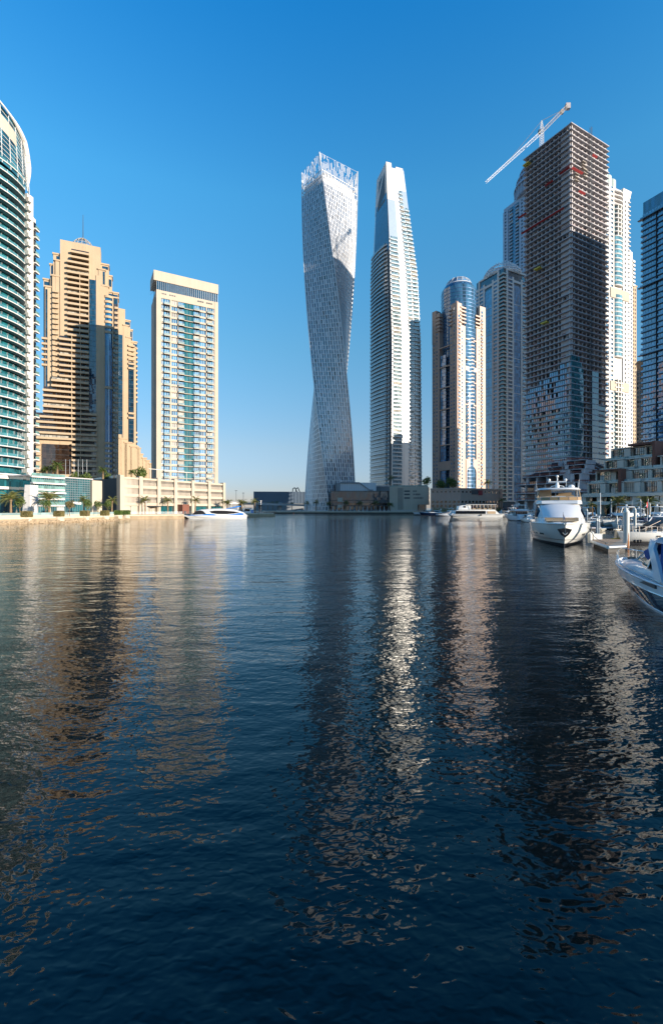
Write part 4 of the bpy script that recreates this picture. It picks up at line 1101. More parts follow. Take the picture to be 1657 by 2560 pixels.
def pink_podium():
    F = Facade(1076, 352, 1150, 344); F2 = Facade(1150, 344, 1253, 362)
    t = thing('pink_stone_podium', (F.B.x, F.B.y, GZ), 'low pink stone building with rows of round windows below the domed tower', 'building')
    zt = F.z(1100, 1223)
    m = MB(); m.prism([F.at(0), F.at(F.W), F2.at(F2.W), F2.at(F2.W, -22), F.at(0, -22)], GZ, zt)
    m.fb(F2, F2.W - 2.2, F2.W + .5, -1, .6, GZ, zt + .5); m.build('body', M_pink, t)
    m = MB(); 
    for G in (F, F2): m.fb(G, -.2, G.W + .2, -.3, .35, zt - .2, zt + .7)
    m.build('parapet', M_pinkl, t)
    ws = []
    for G, x0, x1, n in ((F, 1082, 1146, 7), (F2, 1156, 1248, 11)):
        for i in range(n):
            u = lerp(G.u(x0), G.u(x1), i / (n - 1)); z = G.z(x0, 1229.5); m = MB(); ring = [(*(G.at(u + .75 * math.cos(a), .12)), z + .75 * math.sin(a)) for a in [2 * math.pi * j / 10 for j in range(10)]]
            ring2 = [(*(G.at(u + .75 * math.cos(a), -.2)), z + .75 * math.sin(a)) for a in [2 * math.pi * j / 10 for j in range(10)]]; m.loft([ring2, ring]); ws.append(m)
    parts('round_window', ws, G_dark, t)
    ws = []
    for G, n in ((F, 7), (F2, 12)):
        for r, (h0, h1) in enumerate(((3.2, 5.2), (6.6, 8.2))):
            for i in range(n): u = G.W * (i + .6) / n; m = MB(); m.fb(G, u - .9, u + .9, -.2, .08, GZ + h0, GZ + h1); ws.append(m)
    parts('window', ws, G_brown, t)
    m = MB(); m.fb(F2, F2.u(1178), F2.u(1194), 0, .3, F2.z(1185, 1236), F2.z(1185, 1225)); m.build('grey_panel', M_dgrey, t)
    m = MB(); m.fb(F2, F2.u(1195), F2.u(1205), 0, .3, F2.z(1199, 1238), F2.z(1199, 1226)); m.build('pink_sign_panel', M_redl, t)
    m = MB(); m.fb(F2, 0, F2.W, 0, 3.0, GZ + 2.6, GZ + 3.0)
    for i in range(10): u = F2.W * i / 10; m.fb(F2, u, u + .3, 2.6, 2.9, GZ, GZ + 2.6)
    m.build('shop_canopy', M_rust, t)
pink_podium()
# ================================================================ blue-white tower with the steel crown
def crown_tower():
    Yc = 447; Fl = Facade(1190, 479, 1258, Yc); Fr = Facade(1258, Yc, 1318, 463)
    t = thing('blue_and_white_tower', (Fr.A.x, Fr.A.y, GZ), 'white framed tower with two blue glass strips and a ring of white steel on top', 'tower')
    zt = Fl.z(1258, 668); fh = 3.85; z0 = GZ + 9; nf = int((zt - 6 - z0) / fh)
    m = MB(); m.prism([Fl.at(0, -.3), Fr.at(.3, -.3), Fr.at(Fr.W, -.3), Fr.at(Fr.W, -Fl.W), Fl.at(0, -Fr.W * .9)], GZ, zt - .2); m.build('glass_core', G_deep, t)
    K = KK(); U = Fl.u; V = Fr.u
    zs = nf * fh
    grid(Fl, [('pier', U(1196), U(1199.5)), ('win', U(1190), U(1196)), ('win', U(1199.5), U(1208)), ('pier', U(1208), U(1212)), ('pier', U(1230), U(1234)), ('win', U(1234), U(1243)), ('pier', U(1243), U(1247.5))], z0, fh, nf, K, 0, .55, 1.2, .7, .3, 1)
    grid(Fr, [('pier', V(1263.5), V(1268)), ('balw', V(1268), V(1278)), ('pier', V(1278.5), V(1282.5)), ('pier', V(1300), V(1304)), ('balw', V(1304), V(1317))], z0, fh, nf, K, 0, .55, 1.3, .7, .3, 1)
    # frames over the strips and the crown line
    w = K['wall']; hz = z0 + zs
    w.fb(Fl, U(1199.5), U(1247), -.3, .75, zt - 1.6, zt); w.fb(Fr, V(1263), Fr.W + .4, -.3, .75, zt - 1.6, zt); w.fb(Fl, 0, U(1196), -.3, .4, zt - 9, zt - 8)
    w.fb(Fl, U(1196), U(1199.5), -.3, .58, hz, zt - .1); w.fb(Fl, U(1243), U(1247.5), -.3, .58, hz, zt - .1); w.fb(Fr, V(1263.5), V(1268), -.3, .58, hz, zt - .1); w.fb(Fr, V(1313), Fr.W, -.3, .6, hz - 3, zt - .1)
    w.fb(Fl, U(1208), U(1234), -.2, .62, hz - 5, hz - 2.6); w.fb(Fr, V(1278.5), V(1304), -.2, .62, hz - 5, hz - 2.6)
    s = []
    for F, a, b in ((Fl, U(1212), U(1230)), (Fr, V(1282.5), V(1300))):
        for k in range(nf - 2):
            m = MB(); z = z0 + k * fh; m.fb(F, a, b, -.2, .1, z + .1, z + fh, 0); m.fb(F, a, b, -.1, .16, z, z + .1, 1)
            if k % 7 in (0, 2): m.fb(F, a, b, .1, .35, z, z + .55, 2)
            m.fb(F, (a + b) / 2 - .05, (a + b) / 2 + .05, 0, .15, z, z + fh, 1); s.append(m)
    parts('glass_strip_panel', s, [G_bluer, M_dgrey, M_white2], t)
    # wrap round balconies at the corner
    cb = []
    for k in range(nf + 1):
        z = z0 + k * fh; m = MB(); c = Fr.at(0, 0) 
        p = [Fl.at(U(1247.5), 1.4), Fl.at(Fl.W, 1.6) + Fr.n * 1.4, Fr.at(V(1264), 1.4), Fr.at(V(1264), -.5), Fl.at(U(1247.5), -.5)]
        m.prism([(q.x, q.y) for q in p], z, z + .55, 0)
        p = [Fl.at(U(1247.5), 1.3), Fl.at(Fl.W, 1.5) + Fr.n * 1.3, Fr.at(V(1264), 1.3), Fr.at(V(1264), 1.2), Fl.at(Fl.W, 1.4) + Fr.n * 1.2, Fl.at(U(1247.5), 1.2)]
        m.prism([(q.x, q.y) for q in p], z + .55, z + 1.6, 1); cb.append(m)
    parts('corner_balcony', cb, [M_white, G_green], t)
    flushK(K, t, M_white, [G_blue, M_white2], [M_white, G_green])
    # crown: tilted rings carried by ribs
    c = (Fr.at(Fr.W * .48, -Fl.W * .45)); zc = zt - 1; m = MB()
    for r, h in ((18.5, 1.5), (18, 4), (16, 7.5), (13, 10.5), (9, 12.5)):
        m.path([(c.x + r * math.cos(a), c.y + r * math.sin(a), zc + h) for a in [2 * math.pi * i / 32 for i in range(33)]], .55 if r > 17 else .35)
    for i in range(32):
        a = 2 * math.pi * i / 32
        m.path([(c.x + r * math.cos(a), c.y + r * math.sin(a), zc + h) for r, h in ((17.5, -1), (18.5, 1.5), (18, 4), (16, 7.5), (13, 10.5), (9, 12.5))], .4)
        if i % 2 == 0: m.bar((c.x + 9 * math.cos(a), c.y + 9 * math.sin(a), zc + 12), (c.x + 8 * math.cos(a), c.y + 8 * math.sin(a), zc + 15), .3)
    m.build('steel_crown', M_steelw, t)
    m = MB(); m.cyl(c.x, c.y, zc, zc + 8.5, 15, 9, 24); m.build('plant_drum', M_white2, t)
crown_tower()
# ================================================================ taller domed tower behind
def behind_dome():
    Y = 520; Fl = Facade(1258, 548, 1334, 508)
    t = thing('dome_topped_tower', (Fl.B.x, Fl.B.y, GZ), 'tall blue-grey tower with a tiered dome, half hidden behind the unfinished tower', 'tower')
    zt = Fl.z(1258, 524); K = KK(); fh = 4.0
    c = Fl.at(Fl.W * .78, -22)
    m = MB(); m.prism(Fl.foot(38, -.3), GZ, zt); m.build('tower_body', M_bluegrey, t)
    z0 = pz(900, 525); nf = int((zt - 4 - z0) / fh); U = Fl.u
    grid(Fl, [('pier', 0, U(1262)), ('win', U(1262), U(1266)), ('pier', U(1266), U(1270.5)), ('balw', U(1273), U(1281)), ('curtain', U(1281.5), U(1288)), ('balw', U(1288.5), U(1296)), ('pier', U(1298), U(1303)), ('win', U(1303), U(1307)), ('pier', U(1307), U(1312))], z0, fh, nf, K, 0, .55, 1.6, .8, .3, 1)
    flushK(K, t, M_bluegrey, [G_deep, M_bluegrey], [M_bluegrey, G_green], [G_blue, M_bluegrey])
    tiers = [(29, 0, 13), (26.5, 13, 22), (23, 22, 31), (18, 31, 38)]
    tr = []; fn = []
    for r, a, b in tiers:
        m = MB(); m.cyl(c.x, c.y, zt + a, zt + b - 2.5, r - 2.2, n=36); m.cyl(c.x, c.y, zt + b - 2.5, zt + b, r, r - .8, n=36); tr.append(m)
        for i in range(36):
            an = 2 * math.pi * i / 36
            if math.sin(an) > .5: continue
            q = MB(); q.bar((c.x + (r - 1) * math.cos(an), c.y + (r - 1) * math.sin(an), zt + a), (c.x + (r - 1) * math.cos(an), c.y + (r - 1) * math.sin(an), zt + b - 2.6), .55); fn.append(q)
    parts('dome_tier', tr, M_bluegrey, t, smooth=False); parts('arcade_column', fn, M_bluegrey, t)
    m = MB(); m.ball((c.x, c.y, zt + 38), 16, n=28, m=7, sz=.8, zmin=0); m.build('dome', G_blue, t, True)
    # right part of the same silhouette peeping out
behind_dome()
# ================================================================ tower under construction
def unfinished_tower():
    Fl = Facade(1311, 331, 1427, 300); Fr = Facade(1427, 300, 1517, 319)
    t = thing('unfinished_tower', (Fr.A.x, Fr.A.y, GZ), 'unfinished concrete tower with open floors above and blue glazing on its lower storeys', 'tower')
    rnd = random.Random(11); fh = 3.72; zt = Fr.z(1427, 308); nf = 67; zb = zt - nf * fh
    far = Fr.B + (Fl.A - Fl.B)
    P4 = [Fl.A, Fl.B, Fr.B, far]; c = (Fl.A + Fr.B) / 2
    def ins(k): return [(c + (p - c) * k) for p in P4]
    sl = []
    for k in range(nf + 1):
        z = zb + k * fh; e = 1.03 if k % 1 == 0 else 1; m = MB(); m.prism([(p.x, p.y) for p in ins(1.045)], z - .55, z, 0); sl.append(m)
    parts('floor_slab', sl, M_conc, t)
    m = MB(); m.prism([(p.x, p.y) for p in ins(.38)], zb, zt); m.build('lift_core', M_conc, t)
    cl = []
    gz = Fl.z(1370, 935)      # top of the glazing on the left face
    for F, n in ((Fl, 11), (Fr, 9)):
        for i in range(n + 1):
            u = .5 + (F.W - 1.0) * i / n; m = MB(); w = .42 if F is Fr else .35; m.fb(F, u - w, u + w, -1.9, -.9, zb, zt); cl.append(m)
    for F, n in ((Fr.side('R', 30), 5),):
        for i in range(1, n + 1): m = MB(); u = F.W * i / n - .5; m.fb(F, u - .4, u + .4, -1.2, -.2, zb, zt); cl.append(m)
    parts('column', cl, M_concl, t)
    wl = []; bar_ = []; lt = []
    for k in range(nf):
        z = zb + k * fh
        for F, n in ((Fl, 11), (Fr, 9)):
            for i in range(n):
                u0 = .5 + (F.W - 1) * i / n; u1 = .5 + (F.W - 1) * (i + 1) / n
                x = rnd.random()
                if F is Fr or z > gz:
                    if x < .9: m = MB(); m.fb(F, u0 + .3, u0 + .6, -8, -1.6, z, z + fh - .5); wl.append(m)
                    if x > .2: m = MB(); dd = rnd.choice((-2.2, -3.5, -5)); m.fb(F, u0 + .55, u1, dd - .2, dd, z, z + fh - .3 - (1.0 if x > .8 else 0)); wl.append(m)
                if rnd.random() < (.30 if F is Fr else .12) and (F is Fr or z > gz): m = MB(); m.fb(F, u0, u1, .1, .16, z + .2, z + .85, 0); bar_.append(m)
    parts('partition_wall', wl, M_concl, t)
    parts('guard_rail', bar_, M_red, t)
    # glazing on the lower storeys of the left face, with balcony fronts
    g = []; b = []
    for k in range(nf):
        z = zb + k * fh
        if z > gz + 12: break
        n = 22
        for i in range(n):
            u0 = .6 + (Fl.W - 1.0) * i / n; u1 = .6 + (Fl.W - 1.0) * (i + 1) / n
            top = gz - fh * 3 + i * .75
            if z > top or (z > gz - 14 * fh and rnd.random() < .24): continue
            m = MB(); m.fb(Fl, u0, u1, -.5, -.3, z + .05, z + fh - .32, 0); m.fb(Fl, u0, u0 + .1, -.4, -.12, z + .05, z + fh - .32, 1); g.append(m)
        m = MB(); m.fb(Fl, 0, Fl.W, .35, .42, z, z + 1.0, 0)
        if z < gz - 7 * fh: b.append(m)
    parts('glazing_panel', g, [G_bluer, M_dgrey], t); parts('balcony_front', b, G_green, t)
    # tall teal corner glazing on the right face, dark glass beyond
    g = []; m = MB()
    for k in range(nf):
        z = zb + k * fh; y = HY - (z - CH) * FPX / 302
        if y > 893: m = MB(); m.fb(Fr, -.9, Fr.u(1455 - max(0, 930 - y) * .35), .55, .7, z, z + fh, 0); m.fb(Fr, -.9, Fr.u(1455 - max(0, 930 - y) * .35), .7, .74, z, z + .1, 1); g.append(m)
        if y > 925: m = MB(); m.fb(Fr, Fr.u(1477), Fr.u(1493), .5, .6, z, z + fh - .3, 0); g.append(m)
        if y > 1010: m = MB(); m.fb(Fr, Fr.u(1493), Fr.u(1512), -.2, -.1, z, z + fh - .3, 0); g.append(m)
    parts('corner_glazing', g, [G_teal, M_dgrey], t)
    # roof level walls, red protection fans, yellow loading decks, hoist masts
    m = MB(); m.fb(Fr, 0, Fr.u(1452), -1, 0, zt, zt + 1.0); m.fb(Fr, Fr.u(1452), Fr.W + .5, -8, .2, zt - 4.0, zt - 3.0); m.fb(Fl, Fl.W * .6, Fl.W - 5, -6, -3, zt, zt + 2.2); m.build('roof_upstand', M_concl, t)
    fans = []
    for x0, x1, y0, y1, F in ((1306, 1412, 574, 574, Fl), (1298, 1318, 530, 530, Fl), (1402, 1427, 428, 428, Fl), (1423, 1450, 424, 424, Fr), (1365, 1385, 458, 458, Fl), (1440, 1456, 482, 482, Fr), (1474, 1486, 392, 392, Fr)):
        a, bq = F.u(x0), F.u(x1); z = F.z(x0 if x0 > 1311 else 1311, y0 + (0 if F is Fr else 10)); m = MB()
        p0, p1, q0, q1 = F.at(a, 1.0), F.at(bq, 1.0), F.at(a, 2.2), F.at(bq, 2.2)
        m.raw([(*p0, z), (*p1, z), (*q1, z + .7), (*q0, z + .7), (*p0, z - .1), (*p1, z - .1), (*q1, z + .6), (*q0, z + .6)], BOXF); fans.append(m)
    parts('red_protection_fan', fans, M_redl, t)
    ld = []
    for x, y in ((1322, 412), (1350, 672), (1367, 807)):
        m = MB(); u = Fl.u(x); z = Fl.z(x, y + 3); m.fb(Fl, u - 2.5, u + 2.5, .9, 4, z, z + .15, 0); m.fb(Fl, u - 2.5, u + 2.5, 3.95, 4, z + .15, z + .7, 0); m.fb(Fl, u - 2.5, u - 2.4, .9, 4, z + .15, z + .7, 0); ld.append(m)
    parts('loading_deck', ld, M_yellow, t)
    sc_ = []
    for x, y in ((1452, 410), (1455, 430), (1434, 440)):
        m = MB()
        for k in range(3): u = Fr.u(x); z = Fr.z(x, y) - k * 2.2; m.fb(Fr, u - 2.2, u + 2.2, .9, 2.4, z, z + .3)
        sc_.append(m)
    parts('scaffold_bay', sc_, M_taupe, t)
    for x, ytop in ((1468, 322), (1512, 366)):
        m = MB(); u = Fr.u(x) if x < 1500 else Fr.W + .8; F = Fr; z1 = F.z(x if x < 1500 else 1512, ytop); d0 = 1.4 if x < 1500 else -3
        for du, dd in ((0, 0), (1, 0), (0, 1), (1, 1)): p = F.at(u + du, d0 + dd); m.bar((*p, zb), (*p, z1), .09)
        z = zb
        while z < z1 - 2: p, q, r = F.at(u, d0 + 1), F.at(u + 1, d0 + 1), F.at(u, d0 + 1); m.bar((*p, z), (*q, z + 1.8), .06); m.bar((*q, z + 1.8), (*p, z + 2), .06); z += 2
        m.build('hoist_mast', M_dgrey, t)
    # reddish scaffold along the right edge, low cage
    m = MB(); F = Fr; u = Fr.W + .8; z = zb
    while z < Fr.z(1512, 800): m.fb(F, u, u + 2.4, -3, -1, z, z + .7); z += fh
    m.build('edge_scaffold', M_redl, t)
    return Fl, Fr, zb
UL, UR, Uzb = unfinished_tower()
def unfinished_podium():
    F = Facade(1287, 298, 1440, 258); F2 = Facade(1440, 258, 1505, 262)
    t = thing('unfinished_podium', (F.B.x, F.B.y, GZ), 'open concrete podium storeys with red guard rails at the foot of the unfinished tower', 'building')
    back = UR.B; sl = []; rl = []; cl = []; rnd = random.Random(5)
    ys = [(1248, 0, 0), (1229, 0, 0), (1205, .02, 0), (1184, .1, 1.5), (1172, .28, 4), (1160, .45, 6), (1148, .5, 7)]
    zs = []
    for y, cut, sb in ys:
        z = pz(y, 262); u0 = F.W * cut; zs.append((z, u0, sb))
        a, b, c = F.at(u0, -sb), F.at(F.W, -sb), F2.at(F2.W, -sb)
        m = MB(); m.prism([(a.x, a.y), (b.x, b.y), (c.x, c.y), (UR.B.x, UR.B.y), (UL.A.x, UL.A.y)] if u0 < F.W * .3 else [(a.x, a.y), (b.x, b.y), (c.x, c.y), (UR.B.x, UR.B.y), (UL.B.x - 8, UL.B.y + 12)], z - .4, z); sl.append(m)
        for G, s in ((F, u0), (F2, 0)):
            m = MB(); m.fb(G, s, G.W, -sb - .3, -sb - .2, z + .6, z + .9); m.fb(G, s, G.W, -sb - .3, -sb - .24, z + 1.1, z + 1.2)
            for i in range(int((G.W - s) / 1.5)): m.fb(G, s + i * 1.5, s + i * 1.5 + .1, -sb - .35, -sb - .2, z, z + 1.25)
            rl.append(m)
    zz = [(GZ, 0, 0)] + zs; wl = []
    for (z0, a0, s0), (z1, a1, s1) in zip(zz, zz[1:]):
        for G in (F, F2):
            n = int(G.W / 6.5)
            for i in range(n + 1):
                u = G.W * i / n
                if G is F and u < a1: continue
                m = MB(); w = rnd.choice((.3, .4, .9)); m.fb(G, u - w, u + w, -s1 - 2.2, -s1 - 1.2, z0, z1 - .4); cl.append(m)
                if rnd.random() < .6: m = MB(); m.fb(G, u, u + .3, -s1 - 9, -s1 - 2.3, z0, z1 - .4); wl.append(m)
                if rnd.random() < .5 and i < n: m = MB(); m.fb(G, u + .4, u + G.W / n, -s1 - 8, -s1 - 7.7, z0, z1 - .4); wl.append(m)
    parts('floor_slab', sl, M_conc, t); parts('guard_rail', rl, M_red, t); parts('column', cl, M_concl, t); parts('partition_wall', wl, M_conc, t)
unfinished_podium()
# ================================================================ tower crane
def tower_crane():
    Y = 322
    bx = px(1353, Y); zb = pz(372, Y); z1 = pz(302, Y)
    t = thing('tower_crane', (bx, Y, zb), 'white tower crane with a long slanting jib on top of the unfinished tower', 'crane')
    def lattice(m, a, b, w0, w1, n):
        a, b = Vector(a), Vector(b); d = (b - a).normalized(); up = Vector((0, 0, 1)) if abs(d.z) < .9 else Vector((1, 0, 0)); e = d.cross(up).normalized(); g = e.cross(d)
        def c(k, i): w = lerp(w0, w1, k); s = ((1, 1), (-1, 1), (-1, -1), (1, -1))[i]; return a.lerp(b, k) + e * s[0] * w + g * s[1] * w
        for i in range(4): m.bar(c(0, i), c(1, i), .12)
        for k in range(n):
            for i in range(4): m.bar(c(k / n, i), c((k + 1) / n, (i + 1) % 4), .06); m.bar(c(k / n, i), c(k / n, (i + 1) % 4), .06)
    m = MB(); lattice(m, (bx, Y, zb - 12), (bx, Y, pz(330, Y)), 1.0, 1.0, 14); m.build('mast', M_steelw, t)
    m = MB(); lattice(m, (bx, Y, pz(330, Y)), (bx, Y, z1), 1.0, .3, 6); m.build('apex', M_steelw, t)
    piv = (bx, Y, pz(330, Y)); tip = (px(1215, 300), 300, pz(455, 300)); tail = (px(1418, 332), 332, pz(264, 332))
    m = MB(); lattice(m, piv, tip, .95, .6, 26); m.build('jib', M_steelw, t)
    m = MB(); lattice(m, piv, tail, .9, .9, 14); m.build('counter_jib', M_taupe, t)
    m = MB(); m.box(tail[0] - 1.6, tail[0] + 1.6, tail[1] - 1.2, tail[1] + 1.2, tail[2] - 2.6, tail[2] + 1.2); m.build('counterweight', M_conc, t); m = MB(); m.box(tail[0] - 5.5, tail[0] - 3.4, tail[1] - 1.4, tail[1] + .6, tail[2] - 6.2, tail[2] - 3.6); m.build('counterweight', M_conc, t)
    m = MB(); j = Vector(piv).lerp(Vector(tip), .66); m.bar((bx, Y, z1), j, .16); k = Vector(piv).lerp(Vector(tail), .85); m.bar((bx, Y, z1), k, .16); m.build('pendant_cable', M_dgrey, t)
    m = MB(); m.box(bx - 2.4, bx - .9, Y - 1.2, Y + .6, piv[2] - 1.5, piv[2] + 1.0); m.build('cab', M_dgrey, t)
tower_crane()
# ================================================================ white tower with bowed bays
def bowed_tower():
    F = Facade(1511, 397, 1571, 411)
    t = thing('white_bowed_tower', (F.A.x, F.A.y, GZ), 'tall white tower with a bowed glass bay, right of the unfinished tower', 'tower')
    fh = 3.94; zt = F.z(1560, 480); z0 = GZ + 14; nf = int((zt - z0) / fh); K = KK(); U = F.u
    m = MB(); m.prism(F.foot(40, -.2), GZ, zt); m.build('tower_body', M_white, t)
    # flared head
    a = [F.at(U(1555), .3), F.at(F.W, .3), F.at(F.W, -16), F.at(U(1555), -16)]; b = [F.at(U(1555), .9), F.at(F.W + 2.6, .9), F.at(F.W + 2.6, -17), F.at(U(1555), -17)]
    m = MB(); m.loft([[(p.x, p.y, F.z(1560, 500)) for p in a], [(p.x, p.y, F.z(1560, 474)) for p in b]]); m.build('flared_head', M_white, t)
    dm = []
    for x, y, r in ((1540, 458, 4.6), (1530, 447, 4.4), (1518, 432, 5.2)):
        p = F.at(U(x), -6); m = MB(); m.cyl(p.x, p.y, zt - 10, pz(y, p.y), r, n=18); m.ball((p.x, p.y, pz(y, p.y)), r, n=18, m=5, sz=.6, zmin=0); dm.append(m)
    parts('rounded_turret', dm, wall('verdigris_panel', (.42, .50, .48), .5), t, smooth=True)
    zs = z0
    grid(F, [('win', U(1524), U(1530)), ('pier', U(1530), U(1532.5)), ('pier', U(1519), U(1524)), ('win', U(1558.5), U(1561.5)), ('pier', U(1554.5), U(1558.5)), ('pier', U(1561.5), U(1566)), ('win', U(1566), U(1569.5)), ('win', U(1513), U(1519))], z0, fh, nf, K, 0, .5, 1.4, .7, .3, 1)
    # bow
    b0, b1 = U(1533), U(1553); c = (b0 + b1) / 2; r = (b1 - b0) / 2
    def arc(k, dd): return [F.at(c - r * math.cos(math.pi * i / 10), 2.6 * math.sin(math.pi * i / 10) * k + dd) for i in range(11)]
    bays = []
    for k in range(nf):
        z = z0 + k * fh; y = HY - (z - CH) * FPX / 404
        m = MB(); inner = y > 958 or 520 < y < 602
        o = arc(1.0, 0); m.prism([(p.x, p.y) for p in o], z, z + (1.0 if not inner else .9), 0)
        if inner:
            m.fb(F, b0, b1, -.1, .1, z + .9, z + fh, 1)
            for q in (.32, .66): u = lerp(b0, b1, q); m.fb(F, u - .5, u + .5, 0, 2.0, z + .9, z + fh, 0)
            if y > 958: m.fb(F, b0, b1, 1.4, 1.8, z, z + 1.2, 0)
        elif y < 520: m.fb(F, b0, b1, -.1, .1, z + 1, z + fh, 2)
        else: i2 = arc(.85, 0); m.prism([(p.x, p.y) for p in i2], z + 1.0, z + fh, 1)
        if not (895 < y < 960) and not (725 < y < 748): bays.append(m)
    parts('bowed_bay', bays, [M_white, glass('pale_teal_glass', (.12, .25, .30), 1.8, .08), M_concl], t)
    bn = []
    for ya, yb in ((748, 724), (978, 955)):
        m = MB(); m.fb(F, U(1522), U(1568), -.1, 1.3, F.z(1540, ya), F.z(1540, yb)); bn.append(m)
    parts('beige_band', bn, M_cream, t)
    for k in range(nf):
        z = z0 + k * fh; q = MB(); q.fb(F, F.W - 1.2, F.W + 1.3, -2.4, .8, z, z + .8); K['balcony'].append(q)
    flushK(K, t, M_white, [G_sky, M_white], [M_white, G_green])
bowed_tower()
def thin_towers():
    F = Facade(1569, 446, 1580, 450); G = Facade(1579, 452, 1590, 455)
    t = thing('slim_yellow_tower', (G.A.x, G.A.y, GZ), 'slim cream and yellow tower edge with stacked corner balconies, behind the white bowed tower', 'tower')
    m = MB(); m.prism(F.foot(20), GZ, F.z(1575, 628)); m.prism(F.foot(18, -2, F.W, F.W + 1.8), GZ, F.z(1575, 640)); m.build('grey_body', M_white2, t)
    m = MB(); m.prism(G.foot(20), GZ, G.z(1585, 716)); m.fb(G, -.4, G.W + .6, -20, .5, G.z(1585, 716), G.z(1585, 713)); m.build('yellow_body', M_sand, t)
    b = []; z = F.z(1575, 712)
    while z < F.z(1575, 645): m = MB(); m.fb(F, F.W - 1, F.W + 4.0, -4, .6, z, z + 2); b.append(m); z += 3.9
    parts('corner_balcony', b, M_white, t)
    w = []; z = GZ + 20
    while z < G.z(1585, 722):
        for u in (.25, .62): m = MB(); m.fb(G, G.W * u, G.W * (u + .16), -.1, .08, z, z + 2.2); w.append(m)
        m = MB(); m.fb(F, F.W * .55, F.W * .8, -.1, .08, z, z + 2.2); w.append(m)
        z += 3.9
    parts('window', w, G_dark, t)
    F = Facade(1589, 335, 1616, 330)
    t = thing('taupe_round_top_tower', (F.A.x, F.A.y, GZ), 'brownish tower with a round golden top, left of the blue glass block', 'tower')
    zt = F.z(1600, 925); m = MB(); m.prism(F.foot(16), GZ, zt); n = 8
    for i in range(n): a0, a1 = math.pi * i / n, math.pi * (i + 1) / n
    m.build('tower_body', M_taupe, t)
    m = MB(); c = F.at(F.W * .5, -5); m.cyl(c.x, c.y, zt, F.z(1600, 905), 3.9, 4.6, 20); m.cyl(c.x, c.y, F.z(1600, 905), F.z(1600, 900), 5.0, 4.4, 20); m.build('golden_crown', M_sand, t)
    w = []; z = GZ + 15
    while z < zt - 3:
        for i in range(4): m = MB(); m.fb(F, F.W * (.1 + .23 * i), F.W * (.22 + .23 * i), -.1, .08, z, z + 1.9); w.append(m)
        z += 3.4
    parts('window', w, G_brown, t)
thin_towers()
# ================================================================ blue glass block, right edge
def glass_block():
    A = Vector((px(1606, 286), 286)); d = Vector((5, -11.4)).normalized()
    F = Facade(1606, 286, 1700, 250); F.A = A; F.B = A + d * 44; F.W = 44; F.d = d; F.n = Vector((d.y, -d.x))
    t = thing('blue_glass_block', (A.x, A.y, GZ), 'dark blue glass block with black balcony lines, cut by the right edge', 'tower')
    zt = pz(507, 286); fh = 3.55; nf = int((zt - 8 - GZ) / fh); z0 = zt - 7.5 - nf * fh
    m = MB(); m.prism(F.foot(34, -.2), GZ, zt); m.build('glass_core', G_blue, t)
    b = []; g = []
    Gb = glass('blue_pane', (.05, .20, .38), 2.6, .04, (1.1, 1.1, 3.55), .5)
    for k in range(nf):
        z = z0 + k * fh; y = HY - (z - CH) * FPX / 286; m = MB(); p = 1.7 if k % 12 == 3 else .8
        m.fb(F, -1.0 - (1.4 if k % 12 == 3 else 0), F.W, -.1, p, z, z + .42, 0); m.fb(F, -1, F.W, -34, -.1, z, z + .42, 0); m.fb(F, -.8, F.W, p - .25, p - .18, z + .42, z + 1.45, 1); m.fb(F, -.95, -.88, -30, p - .3, z + .42, z + 1.45, 1); b.append(m)
        n = 26
        for i in range(n):
            if i > 18: continue
            u = F.W * i / n; m = MB(); m.fb(F, u + .05, u + F.W / n, -.15, .06, z + .43, z + fh - .02, 0); m.fb(F, u - .05, u + .05, -.1, .14, z + .43, z + fh - .02, 1); g.append(m)
    parts('balcony_line', b, [M_bluedark, G_bluer], t); parts('glass_panel', g, [Gb, M_dgrey], t)
    m = MB()
    for u in (8.2, 16.5): m.fb(F, u, u + .5, 0, 1.0, z0 + nf * fh * .05, zt - 9)
    m.build('black_fin', M_black, t)
    return F
GB = glass_block()
